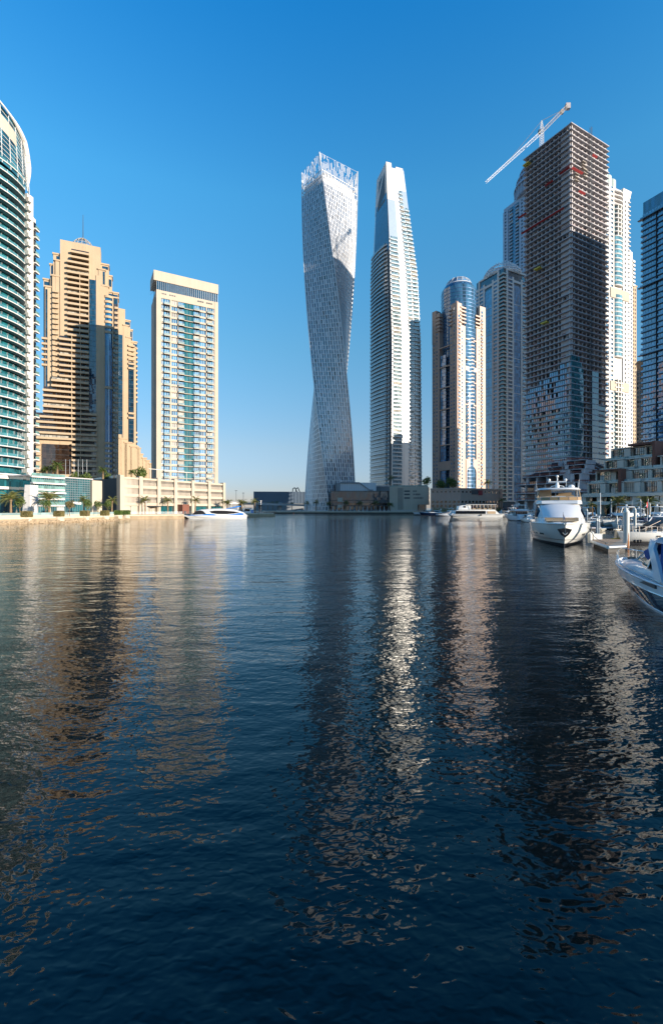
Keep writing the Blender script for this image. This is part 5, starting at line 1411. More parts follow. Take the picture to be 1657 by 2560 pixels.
# ================================================================ stacked box villas over the marina
def box_terraces():
    F = Facade(1465, 152, 1668, 131)
    t = thing('stacked_box_building', (F.A.x, F.A.y, GZ), 'terraced building of beige and rust red boxes with big dark windows above the marina', 'building')
    U = F.u; Zz = lambda y: pz(y, 150)
    W = MB(); wins = []; R_ = MB(); rails = []
    levels = [  # y top, y bottom, setback, boxes: (x0, x1, glass0, glass1, colour)
        (1207, 1236, 0.0, [(1467, 1512, 1468, 1499), (1513, 1545, 1513, 1544), (1546, 1598, 1558, 1584), (1592, 1640, 1604, 1638), (1641, 1668, 1652, 1668)]),
        (1178, 1204, 2.6, [(1476, 1510, 1478, 1509), (1510, 1546, 1523, 1543), (1552, 1602, 1566, 1600), (1602, 1652, 1612, 1648), (1650, 1670, 1654, 1670)]),
        (1149, 1174, 5.2, [(1486, 1534, 1488, 1518), (1534, 1576, 1534, 1566), (1574, 1610, 1575, 1606), (1622, 1670, 1623, 1668)]),
        (1120, 1146, 7.8, [(1491, 1540, 1493, 1524), (1539, 1580, 1540, 1571), (1577, 1608, 1578, 1606)])]
    for yt, yb, sb, bx in levels:
        z0, z1 = Zz(yb), Zz(yt)
        W.fb(F, U(bx[0][0]) , U(1668), -24, -sb - 3.0, z0, z1 - .4)
        for i, (x0, x1, g0, g1) in enumerate(bx):
            a, b, ga, gb = U(x0), U(x1), U(g0), U(g1); d = -sb - (.9 if i % 2 else 0)
            W.fb(F, a, b, -sb - 3.2, d, z1 - .32, z1); W.fb(F, a, b, -sb - 3.2, d, z0 - .35, z0)
            if ga - a > .6: W.fb(F, a, ga, -sb - 3.2, d - .02, z0, z1 - .5)
            else: W.fb(F, a, a + .35, -sb - 3.2, d - .02, z0, z1 - .5)
            if b - gb > .6: W.fb(F, gb, b, -sb - 3.2, d - .02, z0, z1 - .5)
            m = MB(); m.fb(F, ga, gb, -sb - 3, d - .9, z0, z1 - .3, 0)
            n = 6
            for j in range(1, n): u = ga + (gb - ga) * j / n; m.fb(F, u - .04, u + .04, d - 1, d - .82, z0, z1 - .55, 1)
            m.fb(F, ga, gb, d - 1, d - .82, (z0 + z1) / 2, (z0 + z1) / 2 + .08, 1); wins.append(m)
            m = MB(); m.fb(F, a - 1.0, b, -sb + 1.0, -sb + 1.06, z0 - .35, z0 + .35); rails.append(m)
        W.fb(F, U(bx[0][0]) - 1, U(1668), -sb - 4, -sb + 1.3, z0 - .7, z0 - .36)
    # rust red portals
    for x0, x1, yt, yb, sb in ((1606, 1613, 1114, 1172, 6.6), (1545, 1552, 1176, 1235, 1.2)):
        R_.fb(F, U(x0), U(x1), -sb - 9, -sb + 1.5, Zz(yb), Zz(yt))
    R_.fb(F, U(1540), U(1606), -16, -6.3, Zz(1119), Zz(1114)); R_.fb(F, U(1613), U(1634), -18, -12, Zz(1140), Zz(1112)); R_.fb(F, U(1478), U(1545), -6, -1.3, Zz(1178), Zz(1175)); R_.fb(F, U(1552), U(1560), -8, -3, Zz(1204), Zz(1178))
    # base storeys
    z0, z1 = Zz(1243), Zz(1236); W.fb(F, U(1461), U(1672), -14, 1.8, z0, z1); W.fb(F, U(1461), U(1672), -14, 1.8, Zz(1262), Zz(1254)); 
    cl = []
    for x in (1464, 1501, 1590, 1600, 1645, 1660): m = MB(); m.fb(F, U(x) - .6, U(x) + .6, -1, 1.2, GZ - .2, z0); cl.append(m)
    m = MB(); m.fb(F, U(1461), U(1672), -14, -2.6, GZ, z0); m.build('shopfront_glass', G_dark, t)
    W.build('box_walls', M_box, t); R_.build('rust_red_frame', M_rust, t)
    parts('window', wins, [glass('wobbly_glass', (.02, .03, .035), 2.3, .03, (1.5, 1.5, 2.2), .5, .12), M_dgrey], t)
    parts('glass_railing', rails, G_pale, t); parts('column', cl, M_box, t)
    return F
BT = box_terraces()

# ================================================================ two neighbours past the right edge, whose shade falls on the terraces
def neighbour(x0, y0, x1, y1, h, label):
    t = thing('apartment_block', ((x0 + x1) / 2, (y0 + y1) / 2, GZ), label, 'tower')
    m = MB(); m.box(x0, x1, y0, y1, GZ, h); m.build('tower_body', M_taupe, t)
    w = []; z = GZ + 5
    while z < h - 3:
        m = MB(); m.box(x0 - .9, x0 + .2, y0 + 1, y1 - 1, z, z + .4); m.box(x0 - .08, x0 + .1, y0 + 1, y1 - 1, z + 1.1, z + 3.0, 1); w.append(m); z += 3.6
    parts('window_band', w, [M_concl, G_blue], t)
neighbour(236, 176, 270, 232, 150, 'tall plain block past the right edge, next along the bank from the blue glass block')
neighbour(214, 62, 250, 104, 66, 'lower plain block past the right edge, nearest the marina')
# ================================================================ palms, small trees, hedges
def make_palm(name, label, h, fr, nfr, seed, mat):
    rnd = random.Random(seed); t = thing(name, (0, 0, 0), label, 'palm tree', None)
    m = MB(); n = 7; lean = rnd.uniform(-.25, .25)
    rings = []
    for k in range(9):
        z = h * k / 8; r = .30 * (1.25 - .5 * k / 8) * (1.08 if k % 2 else .95); x = lean * (k / 8) ** 2
        rings.append([(x + r * math.cos(2 * math.pi * i / n), r * math.sin(2 * math.pi * i / n), z) for i in range(n)])
    m.loft(rings); m.cyl(lean, 0, h - .5, h + .3, .42, .25, 8); m.build('trunk', M_bark, t)
    c = MB()
    for i in range(nfr):
        a = 2 * math.pi * i / nfr * 2.4 + rnd.uniform(-.2, .2); up = rnd.uniform(-.35, 1.25); L = fr * rnd.uniform(.8, 1.1)
        p = Vector((lean, 0, h + .1)); d = Vector((math.cos(a) * math.cos(up), math.sin(a) * math.cos(up), math.sin(up))); ns = 9; pts = [p.copy()]
        for k in range(ns):
            p = p + d * (L / ns); d.z -= .17 + .06 * k / ns; d.normalize(); pts.append(p.copy())
        side = Vector((-math.sin(a), math.cos(a), 0))
        for k in range(ns):
            c.bar(pts[k], pts[k + 1], .03, 0, 3)
            for j in range(2):
                q = pts[k].lerp(pts[k + 1], j * .5); tt = (k + j * .5) / ns; ll = L * .24 * (math.sin(math.pi * min(1, tt * .9 + .12)) + .12); fw = (pts[k + 1] - pts[k]).normalized()
                for s in (-1, 1):
                    tip = q + side * s * ll * .85 + fw * ll * .55 + Vector((0, 0, -ll * rnd.uniform(.15, .5)))
                    w = fw * .055 + Vector((0, 0, .03))
                    c.raw([tuple(q - w), tuple(q + w), tuple(tip)], [(0, 1, 2)])
    c.build('crown', mat, t); return t
def make_bush(name, label, h, r, seed, mat, cat='tree', nl=620, stem=.09):
    rnd = random.Random(seed); t = thing(name, (0, 0, 0), label, cat)
    m = MB(); m.bar((0, 0, 0), (.05, 0, h - r * .9), stem, 0, 6, stem * .7)
    for i in range(5): a = 6.28 * i / 5; m.bar((.05, 0, h - r * .95), (.6 * r * math.cos(a), .6 * r * math.sin(a), h - r * .1), stem * .6, 0, 5, stem * .25)
    m.build('trunk', M_bark, t); c = MB()
    blobs = [(Vector((rnd.uniform(-.45, .45), rnd.uniform(-.45, .45), rnd.uniform(-.3, .35))) * r, r * rnd.uniform(.5, .75)) for _ in range(7)]
    for i in range(nl):
        b, br = rnd.choice(blobs); v = Vector((rnd.gauss(0, 1), rnd.gauss(0, 1), rnd.gauss(0, .85))).normalized() * br * rnd.uniform(.6, 1.0); p = Vector((0, 0, h)) + b + v
        e = Vector((rnd.uniform(-1, 1), rnd.uniform(-1, 1), rnd.uniform(-1, 1))).normalized(); f = e.cross(Vector((rnd.uniform(-1, 1), rnd.uniform(-1, 1), .3))).normalized(); s = r * rnd.uniform(.07, .14)
        c.raw([tuple(p - e * s), tuple(p + f * s * .6), tuple(p + e * s), tuple(p - f * s * .6)], [(0, 1, 2, 3)])
    c.build('crown', mat, t); return t
palmA = make_palm('date_palm', 'x', 5.0, 4.2, 34, 1, M_palm)
palmB = make_palm('date_palm', 'x', 6.2, 3.4, 30, 2, M_palm)
fanp = make_palm('fan_palm', 'x', 4.2, 2.4, 40, 5, M_leaf)
# (column, depth, height above ground level, scale, prototype, label)
PALMS = [
 (28, 135, GZ, 1.05, palmA, 'bushy date palm leftmost on the promenade before the curved tower'),
 (124, 146, GZ, 1.10, palmA, 'widest date palm on the left promenade, in front of the teal glass podium'),
 (211, 160, GZ, .85, palmB, 'date palm standing in shade before the dark right half of the teal podium'),
 (280, 172, GZ, .86, palmB, 'dark date palm in front of the blank taupe wall of the parking podium'),
 (364, 196, GZ, .95, palmB, 'shaded date palm before the first louvred bays of the parking podium'),
 (420, 206, GZ, .95, palmB, 'sunlit date palm left of the brown kiosk below the parking podium'),
 (488, 217, GZ, 1.0, palmB, 'sunlit date palm just right of the brown kiosk, behind the water bus'),
 (568, 238, GZ, .98, palmA, 'date palm at the right corner of the parking podium'),
 (605, 246, GZ, 1.0, palmA, 'fuller of the two date palms near the end of the left quay'),
 (638, 250, GZ, .98, palmB, 'date palm nearest the tip of the left quay'),
 (767, 380, GZ, 1.05, palmB, 'palm at the left foot of the twisting tower'),
 (790, 380, GZ, 1.15, palmB, 'second palm from the left at the foot of the twisting tower'),
 (822, 380, GZ, 1.0, palmB, 'palm where the twisting tower meets the dark louvred pavilion'),
 (864, 381, GZ, 1.1, palmB, 'palm by the left third of the dark louvred pavilion'),
 (900, 381, GZ, 1.05, palmB, 'palm before the middle of the dark louvred pavilion'),
 (940, 381, GZ, 1.1, palmB, 'palm before the right end of the dark louvred pavilion'),
 (975, 378, GZ, 1.0, palmA, 'palm at the left corner of the pale stone block'),
 (670, 440, GZ + 1, .9, palmB, 'leftmost small palm in the shade of the ribbed grey hall'),
 (682, 440, GZ + 1, .95, palmB, 'second small palm in the shade of the ribbed grey hall'),
 (694, 440, GZ + 1, 1.0, palmB, 'third small palm in the shade of the ribbed grey hall'),
 (730, 445, GZ + 1, .9, palmB, 'small palm nearest the twisting tower under the ribbed grey hall'),
 (1545, 118, GZ, .80, palmA, 'sunlit palm before the base of the stacked box building, left of the flag'),
 (1617, 114, GZ, .78, palmA, 'sunlit palm behind the red and white flag on the marina'),
 (1480, 124, GZ, .55, palmB, 'short scruffy palm left of the white mast in the marina'),
]
def place_plants():
    for x, Y, z, s, pr, lab in PALMS:
        o = place(pr, (px(x, Y), Y, z), random.uniform(0, 6.28), s, lab); o['group'] = 'palm trees along the quays'; o['category'] = 'palm tree'
    zt = TPz + .3
    for x, Y, s, lab in ((144, 172, 1.2, 'largest fan palm on the roof terrace of the teal podium'), (133, 176, .95, 'middle fan palm on the roof terrace of the teal podium'), (118, 174, .9, 'third fan palm from the right on the teal podium roof'), (108, 176, .8, 'leftmost fan palm on the roof terrace of the teal podium'), (258, 196, 1.15, 'fan palm on the roof edge before the beige hotel base'), (330, 205, .9, 'small fan palm on the parking podium roof')):
        z = zt if x < 200 else CPz - (1.5 if x < 300 else .5)
        o = place(fanp, (px(x, Y), Y, z), random.uniform(0, 6.28), s, lab); o['group'] = 'fan palms on the podium roofs'
    bushA = make_bush('round_tree', 'x', 3.6, 1.55, 3, M_leaf); bushD = make_bush('round_tree', 'x', 3.6, 1.5, 4, M_leafd)
    for x, Y, s, pr, lab in ((51, 136, 1.2, bushA, 'round green tree right of the leftmost palm on the promenade'), (115, 141, 1.05, bushA, 'round green tree in front of the widest promenade palm'), (175, 147, 1.05, bushD, 'dry brownish round tree on a thin stem on the promenade'),
                              (220, 152, 1.1, bushA, 'bright round tree second from the right on the promenade'), (246, 156, 1.05, bushA, 'rightmost bright round tree, with a bent stem'), (269, 168, 1.1, bushA, 'dark round tree beside the palm before the blank wall')):
        o = place(pr, (px(x, Y), Y, GZ), random.uniform(0, 6.28), s, lab); o['group'] = 'round trees on the left promenade'
    bl = make_bush('leafy_tree', 'x', 3.0, 2.0, 8, M_leaf, nl=800)
    for x, Y, z, s, lab in ((188, 178, zt - 1.4, 1.0, 'leafy shrub on the teal podium roof below the flagpoles'), (203, 178, zt - 1.8, .85, 'smaller leafy shrub right of the flagpoles on the teal podium roof'), (216, 178, zt - 1.8, 1.0, 'dark leafy shrub at the right end of the teal podium roof'),
                       (347, 210, CPz - 1.5, 1.7, 'large spreading bush on the roof before the beige hotel steps'), (265, 200, CPz - 2.6, 1.1, 'green bush under the roof palm by the beige hotel base'), (1064, 398, pz(1217, 390) - 1, 2.2, 'dark tree clump on the roof of the pale stone block'),
                       (1131, 372, pz(1223, 372) - 2, 2.6, 'big dark tree on the pink podium left of the arch'), (1102, 372, pz(1223, 372) - 3, 2.4, 'dark tree at the left end of the pink podium roof')):
        o = place(bl, (px(x, Y), Y, z), random.uniform(0, 6.28), s, lab); o['group'] = 'bushy trees on the roofs'
    for x, Y, s, lab in ((1219, 385, 1.5, 'fan palm on the pink podium roof beside the domed tower'), (1253, 350, 1.0, 'palm top rising behind the white passenger boat'), (977, 390, 1.2, 'small palm on the roof at the foot of the tapering tower')):
        o = place(palmB, (px(x, Y), Y, (pz(1223, 360) - 3 if x > 1200 else pz(1217, 385)) if x != 1253 else GZ + 2), 1.0, s, lab); o['group'] = 'palm trees along the quays'
    # shrubs along the far side of the marina, read as ground planting
    m = MB(); rnd = random.Random(9)
    for i in range(2600):
        x = rnd.uniform(1082, 1250); Y = 338 - (x - 1082) * .12; p = Vector((px(x, Y), Y + rnd.uniform(-1, 1), GZ + abs(rnd.gauss(0, 1.3)))); e = Vector((rnd.uniform(-1, 1), 0, rnd.uniform(-1, 1))) * .4; f = Vector((rnd.uniform(-1, 1), .3, rnd.uniform(-1, 1))) * .3
        m.raw([tuple(p - e), tuple(p + f), tuple(p + e), tuple(p - f)], [(0, 1, 2, 3)])
    o = m.build('hedge_planting', M_palm); o['kind'] = 'stuff'; tag(o, 'dark low planting along the foot of the pink podium', 'planting')
place_plants()
def promenade_planting():
    m = MB(); rnd = random.Random(31)
    for i in range(5200):
        x = rnd.uniform(2, 300); x = x + 6 * math.sin(x * .9); Y = interp(x, [(0, 125), (150, 143), (285, 163), (300, 180), (455, 194)]) + 9 + rnd.uniform(-.8, .8)
        if math.sin(x * .13) + .6 * math.sin(x * .31) < -.35: continue
        p = Vector((px(x, Y), Y, GZ + abs(rnd.gauss(0, .55)))); e = Vector((rnd.uniform(-1, 1), 0, rnd.uniform(-1, 1))) * .22; f = Vector((rnd.uniform(-1, 1), .3, rnd.uniform(-1, 1))) * .16
        m.raw([tuple(p - e), tuple(p + f), tuple(p + e), tuple(p - f)], [(0, 1, 2, 3)])
    o = m.build('low_planting', M_leaf); o['kind'] = 'stuff'; tag(o, 'low green planting behind the seats on the left promenade', 'planting')
promenade_planting()
# ================================================================ the left promenade: planters, terrace wall, parasols, lamps, flagpoles
def edge(x):      # distance of the water's edge of the left promenade
    return interp(x, [(-60, 118), (0, 125), (150, 143), (285, 163), (300, 180), (455, 194), (560, 226), (686, 238)])
def promenade():
    rnd = random.Random(21)
    xs = [0, 60, 130, 200, 262]
    # low stepped terrace walls with rounded planter bastions
    t = thing('terrace_wall', (px(0, 128), 128, GZ - .6), 'pale stepped terrace wall with glass panels running along the left promenade', 'wall')
    m = MB(); gl = MB(); 
    pts = [(x, edge(x) + 1.6) for x in range(-40, 286, 6)]
    for (xa, ya), (xb, yb) in zip(pts, pts[1:]):
        a, b = (px(xa, ya), ya), (px(xb, yb), yb); m.prism([a, b, (b[0], b[1] + .5), (a[0], a[1] + .5)], GZ - .5, GZ + .55)
        gl.prism([(a[0], a[1] + .2), (b[0], b[1] + .2), (b[0], b[1] + .26), (a[0], a[1] + .26)], GZ + .55, GZ + 1.3)
    m.build('wall_body', M_quayl, t); gl.build('glass_panels', G_pale, t)
    t = thing('rock_ledge', (px(0, 125), 125, 0), 'rough brown rock ledge at the waterline of the left promenade', 'rocks')
    m = MB()
    for x in range(-40, 286, 3):
        Y = edge(x) - .1
        for j in range(2):
            r = rnd.uniform(.35, .75); c = (px(x + rnd.uniform(0, 3), Y), Y - .2 + rnd.uniform(-.3, .3), .0 + j * .5 + rnd.uniform(-.2, .2)); m.ball(c, r, n=6, m=3, sz=.7)
    m.build('rocks', M_quay, t)
    bst = []
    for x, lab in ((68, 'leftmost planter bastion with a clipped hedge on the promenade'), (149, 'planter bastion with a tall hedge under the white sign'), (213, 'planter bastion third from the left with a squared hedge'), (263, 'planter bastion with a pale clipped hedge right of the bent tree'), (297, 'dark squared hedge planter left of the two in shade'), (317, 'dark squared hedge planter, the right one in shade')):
        Y = edge(x) + .8
        t = thing('hedge_planter', (px(x, Y), Y, GZ - .8), lab, 'planter', 'hedge planters along the left quay')
        p = MB(); p.cyl(px(x, Y), Y, .5, GZ, .4 + 1.1, 1.3, 14); p.build('stone_base', M_quayl, t)
        h = MB(); sx = 1.15; X = px(x, Y)
        for i in range(420):
            f = rnd.choice((0, 1, 2, 3)); q = [X + rnd.uniform(-sx, sx), Y + rnd.uniform(-sx, sx), GZ + rnd.uniform(.1, 1.75)]
            if f == 0: q[1] = Y - sx
            elif f == 1: q[0] = X + sx
            elif f == 2: q[2] = GZ + 1.75
            else: q[0] = X - sx
            v = Vector(q); e = Vector((rnd.uniform(-1, 1), rnd.uniform(-1, 1), rnd.uniform(-1, 1))) * .17; g = Vector((rnd.uniform(-1, 1), rnd.uniform(-1, 1), rnd.uniform(-1, 1))) * .12
            h.raw([tuple(v - e), tuple(v + g), tuple(v + e), tuple(v - g)], [(0, 1, 2, 3)])
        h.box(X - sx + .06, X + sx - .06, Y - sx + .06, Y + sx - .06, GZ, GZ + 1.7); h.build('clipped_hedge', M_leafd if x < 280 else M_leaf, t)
    # white sign board
    Y = edge(152) + 4; t = thing('sign_board', (px(152, Y), Y, GZ), 'blank white sign board standing above the second hedge planter', 'sign')
    m = MB(); m.box(px(143, Y), px(161, Y), Y, Y + .12, GZ + 1.6, GZ + 3.0); m.build('panel', M_steelw, t); 
    for x in (145, 159): m = MB(); m.bar((px(x, Y), Y + .05, GZ), (px(x, Y), Y + .05, GZ + 1.7), .06); m.build('post', M_alu, t)
    # seats and low furniture on the terraces
    labs = ['at the far left end', 'below the leftmost palm', 'right of the leftmost palm', 'left of the widest palm', 'below the widest palm', 'left of the white sign', 'right of the white sign', 'below the dry round tree', 'below the bright round trees', 'by the bent tree']
    for i in range(10):
        x = 6 + i * 27 + rnd.uniform(-4, 4); Y = edge(x) + 5; X = px(x, Y); col = (M_bark, M_quayl, M_leafd)[i % 3]
        t = thing('terrace_sofa', (X, Y, GZ), ('brown', 'cream', 'olive')[i % 3] + ' low outdoor sofa ' + labs[i] + ' on the promenade', 'sofa', 'outdoor sofas on the left promenade')
        m = MB(); m.box(X - 1.2, X + 1.2, Y - .4, Y + .4, GZ + .1, GZ + .45); m.build('seat', col, t); m = MB(); m.box(X - 1.2, X + 1.2, Y + .3, Y + .5, GZ + .45, GZ + .95); m.build('backrest', col, t)
        for s in (-1, 1): m = MB(); m.box(X + s * 1.25 - .1, X + s * 1.25 + .1, Y - .4, Y + .5, GZ + .1, GZ + .7); m.build('armrest', col, t)
    for x, dY, lab in ((42, 7, 'closed cream parasol standing right of the leftmost palm'), (127, 6, 'small closed white parasol below the widest palm')):
        Y = edge(x) + dY; X = px(x, Y); t = thing('closed_parasol', (X, Y, GZ), lab, 'parasol', 'closed parasols on the promenade')
        m = MB(); m.bar((X, Y, GZ), (X, Y, GZ + 2.9), .04, 0, 6); m.build('pole', M_alu, t); m = MB(); m.cyl(X, Y, GZ + .9, GZ + 2.8, .26, .05, 8); m.build('canopy', M_quayl, t)
    # lamps on the quay
    for x, Y, h, lab in ((366, 188, 5.2, 'street lamp in shade on the quay left of the water bus'), (652.5, 243, 6.6, 'street lamp near the tip of the left quay'), (778, 377, 8, 'street lamp before the left side of the twisting tower'), (857, 378, 8, 'street lamp before the dark louvred pavilion'), (61, 137, 4, 'short lamp on the promenade before the leaning white leg')):
        X = px(x, Y); t = thing('street_lamp', (X, Y, GZ), lab, 'street lamp', 'lamps along the quays')
        m = MB(); m.bar((X, Y, GZ), (X, Y, GZ + h), .09, 0, 6); m.build('pole', M_alu, t); m = MB(); m.box(X - .45, X + .45, Y - .2, Y + .2, GZ + h, GZ + h + .16); m.build('lamp_head', M_steelw, t)
    zt = TPz
    for i, x in enumerate((165, 175.5, 186, 196.5, 207.5, 218)):
        Y = 178; X = px(x, Y); t = thing('flagpole', (X, Y, zt), ['leftmost', 'second', 'third', 'fourth', 'fifth', 'rightmost'][i] + ' bare flagpole in the row on the teal podium roof', 'flagpole', 'flagpoles on the teal podium roof')
        m = MB(); m.bar((X, Y, zt), (X, Y, pz(1150, Y)), .10, 0, 6, .06); m.build('pole', M_alu, t); m = MB(); m.ball((X, Y, pz(1150, Y) + .1), .16, n=6, m=4); m.build('finial', M_alu, t)
    # railing along the shaded quay and the tip
    t = thing('quay_railing', (px(300, 181), 181, GZ), 'long thin metal railing along the shaded quay and round its sunlit tip', 'railing')
    pts = [(300, 181), (455, 195), (560, 227), (684, 239)]; m = MB(); ps = []
    for (xa, ya), (xb, yb) in zip(pts, pts[1:]):
        a, b = Vector((px(xa, ya), ya, GZ)), Vector((px(xb, yb), yb, GZ)); n = int((b - a).length / 1.5)
        for h in (.35, .7, 1.05): m.bar(a + Vector((0, .4, h)), b + Vector((0, .4, h)), .03)
        for k in range(n): q = a.lerp(b, k / n); g = MB(); g.bar(q + Vector((0, .4, 0)), q + Vector((0, .4, 1.1)), .05); ps.append(g)
    m.build('rail', M_alu, t); parts('post', ps, M_alu, t)
    # kiosk on the tip and blue bin
    Y = 247; X = px(619, Y); t = thing('ticket_kiosk', (X, Y, GZ), 'small white ticket kiosk between the two palms on the left quay', 'kiosk')
    m = MB(); m.box(X - 2, X + 2, Y - 1, Y + 1, GZ, GZ + 2.6); m.build('cabin', M_steelw, t); m = MB(); m.box(X - 2.3, X + 2.3, Y - 1.3, Y + 1.3, GZ + 2.6, GZ + 2.9); m.build('roof', M_grey, t); m = MB(); m.box(X - 1.4, X + 1.4, Y - 1.06, Y - .98, GZ + 1, GZ + 2.2); m.build('window', G_boat, t)
    X = px(629, Y); t = thing('blue_container', (X, Y, GZ), 'bright blue box right of the ticket kiosk on the quay', 'box')
    m = MB(); m.box(X - .9, X + .9, Y - .7, Y + .7, GZ, GZ + 1.4); m.build('body', M_boatblue, t); m = MB(); m.box(X - 1, X + 1, Y - .8, Y + .8, GZ + 1.4, GZ + 1.55); m.build('lid', M_boatblue, t)
    t = thing('shop_awning', (px(385, 203), 203, GZ), 'dark flat awning with glass screens in the shade left of the brown kiosk', 'awning')
    m = MB(); m.box(px(373, 203), px(398, 203), 201, 206, GZ + 3.3, GZ + 3.6); m.build('roof', M_dgrey, t)
    for x in (374, 386, 397): m = MB(); m.bar((px(x, 201.5), 201.5, GZ), (px(x, 201.5), 201.5, GZ + 3.3), .08); m.build('post', M_dgrey, t)
promenade()
# ================================================================ boats (x forward, z = 0 the waterline)
def hull_rings(L, B, zb, zs_, rake=.9, full=2.6, n=18, chine=.12, st=.9):
    """stations from stern to bow; each a ring of points down one side and up the other"""
    out = []
    for k in range(n + 1):
        t = k / n; tt = max(0, (t - .30) / .70); s = max(0.0, 1 - tt ** full) ** .72; b = B / 2 * max(.012, s) * lerp(st, 1, min(1, t * 3))
        zs = lerp(zs_, zb, t ** 1.8); nar = lerp(.90, .34, tt ** 1.6)
        lv = [(1.0, zs), (.975, zs * .66), (lerp(.955, .74, tt), zs * .30), (nar, chine + .25 * tt), (nar * .93, -.25)]
        ring = []
        for w, z in lv: ring.append((-L / 2 + (L - rake * (1 - z / zs) ** 1.2) * t if z < zs else -L / 2 + L * t, b * w, z))
        ring.append((-L / 2 + (L - rake * 1.25) * t, 0, -.55))
        ring += [(x, -y, z) for x, y, z in ring[-2::-1]]
        out.append(ring)
    return out
def hull(parent, L, B, zb, zs_, mats, rake=.9, full=2.6, deck=None, smooth=True, rows=(0, 0, 0, 1, 1)):
    r = hull_rings(L, B, zb, zs_, rake, full); n = len(r[0]); m = MB(); vs = [p for q in r for p in q]; fs = []; mi = []
    for k in range(len(r) - 1):
        for i in range(n - 1):
            fs.append((k * n + i, k * n + i + 1, (k + 1) * n + i + 1, (k + 1) * n + i)); mi.append(rows[min(i, n - 2 - i)])
    m.raw(vs, fs); m.m = mi[:]
    m.raw(r[0], [tuple(range(n))], 0); m.raw(r[-1], [tuple(range(n))[::-1]], 0)
    o = m.build('hull', mats, parent, smooth)
    d = MB(); c = [[(q[0][0], q[0][1] * .97, q[0][2] - .12), (q[0][0], 0, q[0][2] - .02), (q[0][0], -q[0][1] * .97, q[0][2] - .12)] for q in r]
    d.raw([p for q in c for p in q], [(k * 3 + i, (k + 1) * 3 + i, (k + 1) * 3 + i + 1, k * 3 + i + 1) for k in range(len(c) - 1) for i in range(2)]); d.build('deck', deck or mats[0], parent, smooth)
    return r
def shell(m, secs, mi=0, rnd=.22, cap=True):
    """secs: (x_bottom, x_top, half width bottom, half width top, z0, z1): a rounded cabin shape"""
    rings = []
    for xb, xt, wb, wt, z0, z1 in secs:
        h = z1 - z0; q = [(xb, wb, z0), (lerp(xb, xt, .55), lerp(wb, wt, .5), z0 + h * .55), (lerp(xb, xt, .88), wt * .98, z1 - h * .12), (xt, wt * (1 - rnd), z1), (xt, 0, z1 + .03)]
        q += [(x, -y, z) for x, y, z in q[-2::-1]]; rings.append(q)
    m.loft(rings, mi, cap, cap); return m
def rail(parent, r, ka, kb, h=.75, off=.06, name='bow_rail'):
    m = MB()
    for s in (1, -1):
        pts = [(r[k][0][0] - (.15 if k == len(r) - 1 else 0), s * max(0.0, r[k][0][1] - off), r[k][0][2]) for k in range(ka, kb + 1)]
        up = [(p[0], p[1], p[2] + h) for p in pts]; m.path(up, .022, 0, 5)
        md = [(p[0], p[1], p[2] + h * .5) for p in pts]; m.path(md, .012, 0, 4)
        for a, b in zip(pts, up): m.bar(a, b, .02, 0, 4)
    m.build(name, M_chrome, parent)
